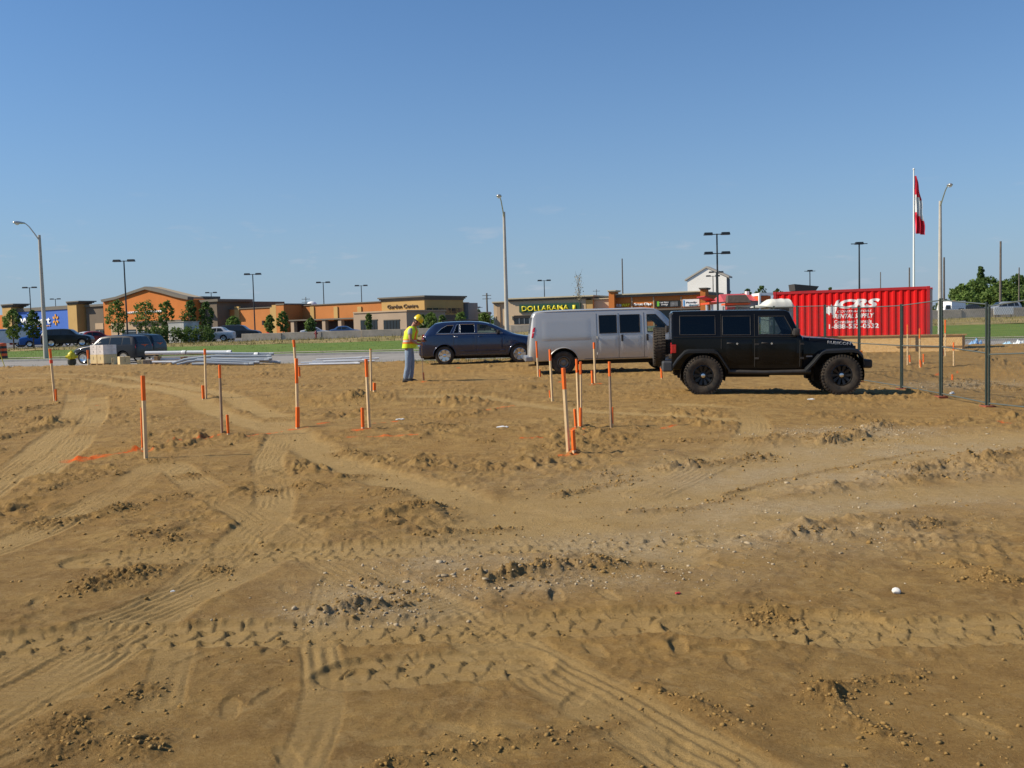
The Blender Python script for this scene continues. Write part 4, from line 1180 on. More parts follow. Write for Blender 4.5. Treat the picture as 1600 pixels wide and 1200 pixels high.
# ================================================================== vehicles
def mono(xs, ys, x):
    """smooth interpolation that never overshoots"""
    xs = np.asarray(xs, float); ys = np.asarray(ys, float); x = np.asarray(x, float)
    h = np.diff(xs); d = np.diff(ys) / h
    m = np.zeros(len(xs)); m[0], m[-1] = d[0], d[-1]
    for i in range(1, len(xs) - 1):
        if d[i-1] * d[i] > 0:
            w1, w2 = 2*h[i]+h[i-1], h[i]+2*h[i-1]
            m[i] = (w1 + w2) / (w1 / d[i-1] + w2 / d[i])
    i = np.clip(np.searchsorted(xs, x) - 1, 0, len(xs) - 2)
    t = (x - xs[i]) / h[i]
    return ((1+2*t)*(1-t)**2*ys[i] + t*(1-t)**2*h[i]*m[i] + t*t*(3-2*t)*ys[i+1] + t*t*(t-1)*h[i]*m[i+1])
def arc(p0, p1, p2, r, n=4):
    p0, p1, p2 = (np.array(p, float) for p in (p0, p1, p2))
    a, b = p0 - p1, p2 - p1
    la, lb = np.linalg.norm(a) + 1e-9, np.linalg.norm(b) + 1e-9
    k = min(r, 0.48 * la, 0.48 * lb)
    q0, q1 = p1 + a / la * k, p1 + b / lb * k
    return [(1-t)**2*q0 + 2*t*(1-t)*p1 + t*t*q1 for t in np.linspace(0, 1, n + 1)]
class Shell:
    """car body lofted through cross-sections; st rows: x, zb, zw, zbelt, zr, w, wb, wr"""
    def __init__(s, st, radii=(.06, .25, .05, .09), crown=.03, step=0.05, inset=0.05):
        s.st = np.array(st, float); s.rad = radii; s.crown = crown; s.inset = inset
        x = s.st[:, 0]
        n = int((x[-1] - x[0]) / step) + 1
        s.xs = np.unique(np.concatenate([np.linspace(x[0], x[-1], n), x]))
    def par(s, x):
        return [float(mono(s.st[:, 0], s.st[:, k], x)) for k in range(1, 8)]
    def half(s, x, off=0.0):
        zb, zw, zt, zr, w, wb, wr = s.par(x)
        zt = min(zt, zr - .03)
        if off: zb, zr, w, wb, wr = zb + off * 2, zr - off, w - off, wb - off, wr - off
        c = [(0, zb), (w - s.inset, zb), (w, min(zw, zt - .02)), (wb, zt), (wr, zr), (0, zr + s.crown)]
        pts = [np.array(c[0])]
        for i in range(1, 5): pts += arc(c[i-1], c[i], c[i+1], s.rad[i-1])
        pts.append(np.array(c[5]))
        return np.array(pts)
    def mesh(s, x0=None, x1=None, off=0.0):
        xs = s.xs if x0 is None else np.concatenate([[x0], s.xs[(s.xs > x0 + .01) & (s.xs < x1 - .01)], [x1]])
        mb = MB(); V = []; n = 0
        for x in xs:
            h = s.half(x, off)
            ring = [(x, y, z) for y, z in h] + [(x, -y, z) for y, z in h[-2:0:-1]]
            n = len(ring); V += ring
        F = []
        for i in range(len(xs) - 1):
            for k in range(n):
                k2 = (k + 1) % n
                F.append((i*n+k, i*n+k2, (i+1)*n+k2, (i+1)*n+k))
        F.append(tuple(range(n))); F.append(tuple(range((len(xs)-1)*n, len(xs)*n)))
        mb.add(V, F)
        return mb
    def y(s, x, z):
        h = s.half(float(np.clip(x, s.st[0, 0], s.st[-1, 0])))
        k = np.argmax(h[:, 1] > h[0, 1] + 1e-4) - 1
        seg = h[max(k, 0):]
        return float(np.interp(z, np.maximum.accumulate(seg[:, 1]), seg[:, 0]))
    def top(s, x):
        return s.par(x)[3] + s.crown
    def patch(s, x0, x1, z0, z1, side, off=.004, nx=10, nz=8, lean=0.0, cut=None):
        """panel that follows the side of the body, standing off by a few millimetres"""
        mb = MB(); V = []; idx = {}
        for j in range(nz + 1):
            for i in range(nx + 1):
                z = z0 + (z1 - z0) * j / nz
                x = x0 + (x1 - x0) * i / nx + lean * (z - z0)
                if cut:
                    for cx, cz, cr in cut:
                        if math.hypot(x - cx, z - cz) < cr:
                            a = math.atan2(z - cz, x - cx); x, z = cx + cr * math.cos(a), cz + cr * math.sin(a)
                e = -.012 if i in (0, nx) or j in (0, nz) else off
                V.append((x, side * (s.y(x, z) + e), z))
        F = [(j*(nx+1)+i, j*(nx+1)+i+1, (j+1)*(nx+1)+i+1, (j+1)*(nx+1)+i) for j in range(nz) for i in range(nx)]
        # pull a second row close to the rim so that the edge is crisp
        return mb.add(V, F)
    def ring(s, poly, side, r=.008, off=.0):
        P = []
        m = len(poly)
        for i in range(m):
            a, b = poly[i], poly[(i + 1) % m]
            for t in np.linspace(0, 1, 5, endpoint=False):
                x, z = a[0] + (b[0]-a[0]) * t, a[1] + (b[1]-a[1]) * t
                P.append((x, side * (s.y(x, z) + off), z))
        P.append(P[0]); P.append(P[1])
        return MB().tube(P, r, 5, cap=False)
    def pane(s, poly, side, off=-.012):
        P = []
        m = len(poly)
        for i in range(m):
            a, b = poly[i], poly[(i + 1) % m]
            for t in np.linspace(0, 1, 4, endpoint=False):
                x, z = a[0] + (b[0]-a[0]) * t, a[1] + (b[1]-a[1]) * t
                P.append((x, side * (s.y(x, z) + off), z))
        n = len(P)
        c = np.mean(np.array(P), 0)
        return MB().add(P + [tuple(c)], [(i, (i + 1) % n, n) for i in range(n)])
def cyl_y(x, z, r, y0, y1, n=28):
    return MB().rod((x, y0, z), (x, y1, z), r, r, n)
def temp(mb):
    o = mb.build('cutter', []) if False else link('cutter', mb.mesh('cutter'))
    return o
def carve(shell, mb, name, m, parent, windows, arches, cabin, extra=(), sharp=32):
    o = mb.build(name, m, parent)
    par = o.parent; o.parent = None
    cut = []
    if cabin:
        cut.append(temp(shell.mesh(cabin[0], cabin[1], .045)))
    for x, z, r, yin in arches:
        for sd in (1, -1): cut.append(temp(cyl_y(x, z, r, sd * yin, sd * 1.3)))
    for poly in windows: cut.append(temp(MB().prism(poly, -1.4, 1.4)))
    cut += [temp(e) for e in extra]
    boolean(o, cut)
    o.parent = par
    if not len(o.data.materials): o.data.materials.append(m)
    shade(o.data, sharp)
    return o
def liner(parent, x, z, r, yi, yo, sd, n=18):
    """dark wheel housing inside the arch"""
    V = []; F = []
    for i in range(n + 1):
        a = -0.25 + (math.pi + 0.5) * i / n
        V += [(x + r * math.cos(a), sd * yi, z + r * math.sin(a)), (x + r * math.cos(a), sd * yo, z + r * math.sin(a))]
    for i in range(n): F.append((2*i, 2*i+1, 2*i+3, 2*i+2))
    F.append(tuple(2 * i for i in range(n + 1)))
    return MB().add(V, F).build('wheel_housing', M_dark, parent)
def tyre_profile(r, w, rr):
    h = w / 2
    return [(rr, -h*.80), (rr + (r-rr)*.25, -h*.96), (rr + (r-rr)*.6, -h), (r - .030, -h*.93), (r - .010, -h*.80), (r, -h*.62), (r + .002, 0),
            (r, h*.62), (r - .010, h*.80), (r - .030, h*.93), (rr + (r-rr)*.6, h), (rr + (r-rr)*.25, h*.96), (rr, h*.80)]
M_rub = mat('tyre_rubber', (.022, .021, .020), .85, spec=.3, noise=(6, .4, (.085, .065, .045)), bump=(50, .3))
M_chr = mat('bright_alloy', (.66, .66, .64), .22, metal=.9); M_stl = mat('steel_wheel', (.20, .20, .20), .45, metal=.7, noise=(5, .4, (.20, .16, .11)))
M_blkw = mat('black_alloy', (.016, .016, .017), .35, metal=.3, spec=.5); M_blkp = mat('black_plastic', (.024, .024, .026), .6, spec=.35, noise=(4, .3, (.06, .05, .04)))
M_redl = mat('red_lens', (.50, .012, .015), .12, spec=.6, coat=.5); M_amb = mat('amber_lens', (.75, .20, .01), .15, coat=.5)
M_clear = mat('clear_lens', (.75, .76, .78), .08, spec=.7, coat=.5); M_seat = mat('seat_cloth', (.055, .055, .06), .9)
M_int = mat('cabin_trim', (.035, .035, .038), .85)
G_tint = glass('dark_tinted_glass', (.035, .045, .045), .0); G_clear = glass('light_green_glass', (.70, .80, .72), .01); G_mid = glass('medium_tinted_glass', (.50, .58, .56), .01)
def wheel(parent, x, y, r, w, rr, kind, mats, side):
    """rim with its tyre; side +1/-1 says which way the outer face looks"""
    M = Matrix.Translation((x, y, r)) @ Matrix.Rotation(-side * math.pi / 2, 4, 'X')
    rim = MB(); h = w / 2
    rim.lathe([(rr*.985, -h*.8), (rr*.99, h*.80), (rr*.93, h*.84), (rr*.90, h*.66), (rr*.86, h*.30), (rr*.80, -.02), (0.02, -.03)], 32, M=M)
    if kind == 'seven':
        for k in range(7):
            a = k * 2 * math.pi / 7
            Q = M @ Matrix.Rotation(a, 4, 'Z')
            rim.add([(.045,-.040,h*.62),(.045,.040,h*.62),(rr*.90,.062,h*.72),(rr*.90,-.062,h*.72),(.045,-.045,h*.2),(.045,.045,h*.2),(rr*.90,.068,h*.3),(rr*.90,-.068,h*.3)],
                    [(0,1,2,3),(0,4,5,1),(1,5,6,2),(3,2,6,7),(0,3,7,4)], M=Q)
        rim.lathe([(.075, h*.2), (.075, h*.62), (.055, h*.70), (0.003, h*.72)], 16, M=M)
    elif kind == 'steel':
        rim.lathe([(rr*.90, h*.30), (rr*.72, h*.52), (rr*.50, h*.35), (rr*.42, h*.30), (rr*.40, h*.62), (rr*.22, h*.70), (0.003, h*.70)], 28, M=M)
        for k in range(8):
            a = k * math.pi / 4
            rim.rod(M @ Vector((rr*.48*math.cos(a), rr*.48*math.sin(a), h*.3)), M @ Vector((rr*.48*math.cos(a), rr*.48*math.sin(a), h*.5)), .014, n=6)
    else:
        for k in range(10):
            a = k * 2 * math.pi / 10
            Q = M @ Matrix.Rotation(a, 4, 'Z')
            rim.add([(.05,-.018,h*.5),(.05,.018,h*.5),(rr*.90,.030,h*.68),(rr*.90,-.030,h*.68),(.05,-.02,h*.1),(.05,.02,h*.1),(rr*.90,.034,h*.3),(rr*.90,-.034,h*.3)],
                    [(0,1,2,3),(0,4,5,1),(1,5,6,2),(3,2,6,7),(0,3,7,4)], M=Q)
        rim.lathe([(.08, 0), (.08, h*.5), (.06, h*.58), (0.003, h*.6)], 16, M=M)
        for k in range(20):
            a = k * 2 * math.pi / 20
            rim.rod(M @ Vector((rr*.91*math.cos(a), rr*.91*math.sin(a), h*.7)), M @ Vector((rr*.91*math.cos(a), rr*.91*math.sin(a), h*.82)), .009, n=5)
    o = rim.build('wheel', mats, parent, smooth=35)
    ty = MB(); ty.lathe(tyre_profile(r, w, rr), 48, M=M, closed=True)
    if kind == 'tentwin':
        for k in range(40):
            a = (k + .0) * 2 * math.pi / 40
            for sgn in (1, -1):
                Q = M @ Matrix.Rotation(a + (.08 if sgn < 0 else 0), 4, 'Z')
                ty.box(r - .035, r + .010, -.018, .018, sgn * h * .55 - h*.12, sgn * h * 1.0 - (h*.02), M=Q) if sgn > 0 else ty.box(r - .035, r + .010, -.018, .018, -h * .98, -h * .43, M=Q)
            Q = M @ Matrix.Rotation(a + .04, 4, 'Z')
            ty.box(r - .02, r + .009, -.016, .016, -h * .35, h * .35, M=Q)
    ty.build('tyre', M_rub, o, smooth=35)
    if kind == 'tentwin':
        hb = MB().lathe([(.045, h*.55), (.045, h*.68), (.03, h*.72), (0.003, h*.73)], 14, M=M).build('hub_cap', M_chr, o, smooth=40)
    return o
def handle(parent, shell, x, z, side, m, L=.16):
    y = shell.y(x, z)
    return MB().tube([(x - L/2, side*(y - .005), z), (x - L/2 + .02, side*(y + .032), z + .004), (x + L/2 - .02, side*(y + .032), z + .004), (x + L/2, side*(y - .005), z)], .013, 6).build('handle', m, parent, smooth=60)
def seat(parent, x, y, z, m=None):
    mb = MB()
    mb.box(x - .25, x + .25, y - .24, y + .24, z, z + .14)
    mb.add([(x-.30,y-.22,z+.1),(x-.30,y+.22,z+.1),(x-.18,y+.22,z+.1),(x-.18,y-.22,z+.1),(x-.46,y-.18,z+.66),(x-.46,y+.18,z+.66),(x-.36,y+.18,z+.66),(x-.36,y-.18,z+.66)],
           [(0,3,2,1),(4,5,6,7),(0,1,5,4),(1,2,6,5),(2,3,7,6),(3,0,4,7)])
    mb.box(x - .50, x - .40, y - .13, y + .13, z + .70, z + .88)
    return mb.build('seat', m or M_seat, parent, bevel=.03)
def mirror(parent, shell, x, z, m, big=.11):
    for sd in (1, -1):
        y = shell.y(x, z)
        mb = MB(); mb.box(x - .05, x + .07, sd * (y + .05) if sd > 0 else -(y + .05 + .20), sd * (y + .05) + .20 if sd > 0 else -(y + .05), z - big * .75, z + big * .75)
        mb.tube([(x + .02, sd * (y - .02), z - .04), (x + .02, sd * (y + .08), z - .03)], .025, 6)
        mb.build('mirror', m, parent, smooth=40, bevel=.02)

# ------------------------------------------------------------------ silver grey van
def build_van():
    s0, s1 = on_ground(880, 585), on_ground(1045, 577)
    rz = R(1.0)
    fl, fr = ground_z(s0.x, s0.y), ground_z(s0.x + 3.43, s0.y)
    t = empty('cargo_van', (s0.x - .97 * math.sin(-rz), s0.y + .97, (fl) - .015), rz)
    t.rotation_euler = (0, -math.atan2(fr - fl, 3.43) * .6, rz)
    zb = [.44] * 14
    st = []
    for x, zr, w, wr, zbl in [(-1.13, 1.00, .90, .84, .92), (-1.10, 1.25, .95, .86, 1.15), (-1.05, 1.62, .975, .86, 1.25), (-.97, 2.00, .99, .855, 1.28), (-.88, 2.10, .995, .85, 1.28), (-.6, 2.13, 1.0, .85, 1.28),
                              (.8, 2.15, 1.0, .85, 1.28), (2.7, 2.15, 1.0, .85, 1.28), (3.02, 2.12, 1.0, .84, 1.28), (3.22, 2.02, 1.0, .83, 1.28), (3.6, 1.64, .99, .82, 1.27), (3.92, 1.30, .98, .86, 1.20),
                              (4.10, 1.20, .96, .86, 1.10), (4.35, 1.08, .92, .82, 1.0), (4.48, .95, .86, .76, .86), (4.53, .78, .80, .70, .70)]:
        st.append((x, .44 if x < 4.2 else .40, .80, zbl, zr, w, w - .02 if zbl > 1.2 else w - .04, wr))
    S_ = Shell(st, radii=(.06, .22, .08, .10), crown=.025)
    paint = mat('silver_grey_paint', (.54, .52, .48), .34, metal=.35, coat=.6, noise=(.8, .04), dust=(.35, 1.0, .38))
    dirty = mat('sill_plastic', (.16, .15, .14), .6, noise=(2, .3))
    W1 = [(1.19, 1.33), (1.77, 1.33), (1.77, 1.93), (1.19, 1.93)]
    W2 = [(1.87, 1.33), (2.53, 1.33), (2.53, 1.93), (1.87, 1.93)]
    W3 = [(2.77, 1.33), (3.52, 1.33), (3.40, 1.55), (3.06, 1.92), (2.77, 1.92)]
    rear = [MB().box(-1.3, -.80, -.72, -.06, 1.38, 1.92), MB().box(-1.3, -.80, .06, .72, 1.38, 1.92)]
    ws = MB().add([(3.10,-.66,2.02),(3.10,.66,2.02),(3.86,.74,1.36),(3.86,-.74,1.36),(3.40,-.66,2.4),(3.40,.66,2.4),(4.3,.74,1.7),(4.3,-.74,1.7)], [(0,3,2,1),(4,5,6,7),(0,1,5,4),(1,2,6,5),(2,3,7,6),(3,0,4,7)])
    b = carve(S_, S_.mesh(), 'body', paint, t, [W1, W2, W3], [(0, .385, .485, .62), (3.43, .385, .485, .62)], (-.9, 3.75), rear + [ws])
    for sd in (1, -1):
        for k, Wn in enumerate((W1, W2, W3)):
            if k < 2:
                o = S_.pane(Wn, sd, -.004).build('window', G_tint, t)
            else:
                o = S_.pane(Wn, sd, -.008).build('window', G_clear, t)
            S_.ring(Wn, sd, .012).build('frame', M_blkp, o)
        # side doors and the front door, each with its handle
        d1 = S_.patch(1.12, 1.82, .52, 1.30, sd, .005, 10, 8).build('door', paint, t, smooth=40)
        d2 = S_.patch(1.83, 2.60, .52, 1.30, sd, .005, 10, 8).build('door', paint, t, smooth=40)
        d3 = S_.patch(2.70, 3.60, .52, 1.30, sd, .005, 12, 8, cut=[(3.43, .385, .53)]).build('door', paint, t, smooth=40)
        for d, x in ((d1, None), (d2, 1.93), (d3, 2.76)):
            if x: MB().box(x - .03, x + .04, sd * S_.y(x, 1.16) - .03, sd * S_.y(x, 1.16) + .03, 1.05, 1.27).build('handle', M_blkp, d, bevel=.012)
        for zz in (.66, 1.20): MB().rod((1.12, sd * (S_.y(1.12, zz) + .01), zz - .04), (1.12, sd * (S_.y(1.12, zz) + .01), zz + .04), .02, n=8).build('hinge', paint, d1)
        for x in (1.10, 1.825, 2.66, 3.62):
            MB().tube([(x, sd * (S_.y(x, z) + .001), z) for z in np.linspace(.50 if x != 3.62 else .95, 2.0 if x < 3 else 1.28, 10)], .0055, 4).build('door_seam', M_dark, t)
        S_.patch(-.80, 1.02, 1.05, 1.93, sd, .006, 12, 8).build('side_panel', paint, t, smooth=40)
        # wheel arch lips
        for wx in (0, 3.43):
            MB().tube([(wx + .50 * math.cos(a), sd * (S_.y(wx + .50 * math.cos(a), max(.46, .385 + .50 * math.sin(a))) + .004), .385 + .50 * math.sin(a)) for a in np.linspace(.12, math.pi - .12, 16)], .018, 6).build('arch_lip', paint, t, smooth=60)
        S_.patch(.54, 2.90, .455, .53, sd, .008, 12, 2).build('sill', dirty, t)
        S_.patch(-1.08, -.97, 1.20, 1.62, sd, .014, 3, 6, lean=.22).build('tail_light', M_redl, t, smooth=40)
        S_.patch(-1.035, -.93, 1.37, 1.45, sd, .022, 3, 2, lean=.22).build('reverse_light', M_clear, t)
        S_.patch(4.25, 4.46, .78, .94, sd, .01, 4, 3).build('headlight', M_clear, t)
        wheel(t, 0, sd * .84, .385, .235, .215, 'steel', M_stl, sd)
        wheel(t, 3.43, sd * .84, .385, .235, .215, 'steel', M_stl, sd)
        seat(t, 2.95, sd * .42, .85)
        for wx in (0, 3.43): liner(t, wx, .385, .48, .60, .94, sd)
        MB().tube([(x, sd * (S_.y(x, 2.06) - .01), S_.top(x) - .062) for x in np.linspace(-.85, 3.0, 14)], .012, 5).build('drip_rail', paint, t)
    for y0 in (-.72, .06):
        MB().box(-1.075, -1.06, y0, y0 + .66, 1.40, 1.50).build('rear_window', G_tint, t)
    MB().add([(-1.06,-.74,1.38),(-1.06,.74,1.38),(-.955,.72,1.93),(-.955,-.72,1.93)], [(0,1,2,3)]).build('rear_glass', G_tint, t)
    MB().add([(3.86,-.76,1.37),(3.86,.76,1.37),(3.13,.68,2.03),(3.13,-.68,2.03)], [(0,1,2,3)]).build('windscreen', G_clear, t)
    MB().box(-1.27, -1.02, -.97, .97, .44, .62).build('bumper', mat('grey_bumper', (.30, .30, .30), .4, metal=.5), t, bevel=.04)
    MB().box(4.40, 4.62, -.95, .95, .42, .62).build('bumper', M_blkp, t, bevel=.05)
    MB().box(4.49, 4.56, -.62, .62, .66, .90).build('grille', M_blkp, t, bevel=.02)
    MB().box(-.9, 3.9, -.6, .6, .30, .50).build('chassis', M_dark, t)
    MB().tube([(-1.15, -.35, .30), (-.4, -.35, .32), (.5, -.30, .33)], .035, 8).build('exhaust', M_stl, t)
    sw = MB(); sw.lathe([(.19, -.012), (.205, 0), (.19, .012), (.175, 0)], 20, M=Matrix.Translation((3.42, .42, 1.28)) @ Matrix.Rotation(R(-60), 4, 'Y'), closed=True); sw.build('steering_wheel', M_int, t)
    mirror(t, S_, 3.40, 1.42, M_blkp, .14)
    t.scale = (.985, .985, .965)
    tag(t, 'silver grey cargo van parked between the blue car and the black off-roader', 'van')
build_van()

# ------------------------------------------------------------------ dark blue crossover
def build_crossover():
    a, b = on_ground(694, 569.7), on_ground(815, 566.3)
    rz = math.atan2(b.y - a.y, b.x - a.x) * .6 + R(2.0)
    zl, zr_ = ground_z(a.x, a.y), ground_z(b.x, b.y)
    t = empty('crossover_car', (a.x, a.y + .80, (zl + zr_) / 2 - .02), rz)
    st = []
    for x, zb, zr, zbl, w, wb, wr in [(-1.02, .42, .62, .56, .74, .72, .66), (-.99, .38, .78, .72, .84, .82, .76), (-.93, .34, .90, .84, .89, .88, .80), (-.83, .33, 1.08, 1.0, .93, .92, .80), (-.73, .32, 1.26, 1.14, .95, .93, .77),
                                      (-.55, .32, 1.47, 1.18, .97, .94, .73), (-.33, .32, 1.625, 1.19, .985, .945, .70), (.1, .32, 1.675, 1.19, .99, .95, .685), (.8, .32, 1.685, 1.185, .99, .95, .68), (1.4, .32, 1.655, 1.18, .99, .95, .675),
                                      (1.85, .32, 1.56, 1.17, .985, .945, .67), (2.3, .32, 1.365, 1.15, .98, .94, .68), (2.75, .32, 1.165, 1.09, .97, .93, .76), (2.95, .32, 1.11, 1.04, .965, .92, .80), (3.35, .32, 1.04, .95, .95, .90, .78),
                                      (3.68, .33, .94, .84, .91, .86, .72), (3.86, .36, .82, .74, .84, .79, .64), (3.95, .42, .66, .60, .74, .70, .56)]:
        st.append((x, zb, .72, zbl, zr, w, wb, wr))
    S_ = Shell(st, radii=(.08, .30, .06, .12), crown=.03, step=.045)
    paint = mat('navy_paint', (.011, .024, .072), .22, metal=.35, coat=1.0, spec=.5, noise=(1.0, .25, (.018, .028, .066)), dust=(.25, .75, .18))
    W = [[(-.30, 1.245), (.24, 1.235), (.40, 1.555), (.12, 1.545), (-.10, 1.43)], [(.36, 1.235), (.58, 1.23), (.58, 1.575), (.50, 1.57)],
         [(.63, 1.23), (1.20, 1.225), (1.20, 1.575), (.63, 1.58)], [(1.31, 1.225), (2.30, 1.205), (2.02, 1.36), (1.70, 1.515), (1.31, 1.57)]]
    ws = MB().add([(1.78,-.56,1.62),(1.78,.56,1.62),(2.70,.66,1.20),(2.70,-.66,1.20),(2.0,-.56,2.1),(2.0,.56,2.1),(3.1,.66,1.6),(3.1,-.66,1.6)], [(0,3,2,1),(4,5,6,7),(0,1,5,4),(1,2,6,5),(2,3,7,6),(3,0,4,7)])
    rw = MB().add([(-.72,-.60,1.24),(-.72,.60,1.24),(-.36,.54,1.58),(-.36,-.54,1.58),(-1.2,-.60,1.5),(-1.2,.60,1.5),(-.8,.54,2.0),(-.8,-.54,2.0)], [(0,3,2,1),(4,5,6,7),(0,1,5,4),(1,2,6,5),(2,3,7,6),(3,0,4,7)])
    carve(S_, S_.mesh(), 'body', paint, t, W, [(0, .37, .435, .60), (2.95, .37, .435, .60)], (-.62, 2.5), [ws, rw])
    for sd in (1, -1):
        for k, w_ in enumerate(W):
            o = S_.pane(w_, sd, -.006).build('window', G_clear if k == 3 else G_tint, t)
            S_.ring(w_, sd, .009).build('trim', M_chr if k != 3 else M_blkp, o)
        MB().tube([(x, sd * (S_.y(x, 1.215 - .01 * (x + .3) / 2.6) + .004), 1.215 - .012 * (x + .3) / 2.6) for x in np.linspace(-.32, 2.3, 14)], .011, 6).build('belt_trim', M_chr, t, smooth=60)
        d1 = S_.patch(.36, 1.235, .46, 1.19, sd, .005, 10, 8, cut=[(0, .37, .50)]).build('door', paint, t, smooth=40)
        d2 = S_.patch(1.265, 2.36, .46, 1.18, sd, .005, 12, 8).build('door', paint, t, smooth=40)
        handle(d1, S_, .46, 1.10, sd, M_chr); handle(d2, S_, 1.42, 1.09, sd, paint)
        for x in (.35, 1.25, 2.375):
            MB().tube([(x, sd * (S_.y(x, z) + .001), z) for z in np.linspace(.46 if x > .4 else .75, 1.19, 8)], .005, 4).build('door_seam', M_dark, t)
        S_.patch(.50, 2.48, .50, .58, sd, .014, 12, 3).build('rub_strip', paint, t, smooth=40)
        S_.patch(.50, 2.48, .34, .44, sd, .012, 12, 3).build('sill', mat('dusty_sill', (.05, .05, .055), .5, noise=(2, .5, (.10, .085, .07))), t, smooth=40)
        S_.patch(-.93, -.78, .90, 1.20, sd, .012, 4, 6, lean=.15).build('tail_light', M_redl, t, smooth=40)
        S_.patch(3.55, 3.82, .66, .82, sd, .008, 5, 3).build('headlight', M_clear, t, smooth=40)
        for wx in (0, 2.95):
            MB().tube([(wx + .445 * math.cos(a), sd * (S_.y(wx + .445 * math.cos(a), max(.36, .37 + .445 * math.sin(a))) + .002), .37 + .445 * math.sin(a)) for a in np.linspace(.02, math.pi - .02, 18)], .014, 6).build('arch_lip', paint, t, smooth=60)
            wheel(t, wx, sd * .845, .37, .235, .245, 'seven', M_chr, sd)
        for wx in (0, 2.95): liner(t, wx, .37, .43, .58, .93, sd)
        for x in (1.35, .35): seat(t, x, sd * .40, .70, mat('grey_leather', (.16, .16, .15), .6))
        MB().tube([(x, sd * .60, S_.top(x) + .035) for x in np.linspace(-.1, 1.4, 8)], .016, 6).build('roof_rail', M_blkp, t)
    MB().add([(-.70,-.60,1.25),(-.70,.60,1.25),(-.37,.54,1.585),(-.37,-.54,1.585)], [(0,1,2,3)]).build('rear_glass', G_tint, t)
    MB().add([(2.70,-.66,1.185),(2.70,.66,1.185),(1.80,.56,1.60),(1.80,-.56,1.60)], [(0,1,2,3)]).build('windscreen', G_clear, t)
    MB().tube([(-.93,-.86,.76),(-1.01,-.70,.76),(-1.04,0,.76),(-1.01,.70,.76),(-.93,.86,.76)], .05, 8).build('bumper_strip', mat('bumper_chrome', (.55, .55, .55), .2, metal=.9), t, smooth=60)
    MB().box(-.95, -.6, -.80, .80, .28, .42).build('rear_valance', M_blkp, t, bevel=.04)
    MB().box(-.85, 3.7, -.6, .6, .22, .40).build('underbody', M_dark, t)
    mirror(t, S_, 2.12, 1.26, M_blkp, .09)
    tag(t, 'dark blue crossover car with chrome wheels beside the surveyor', 'car')
build_crossover()

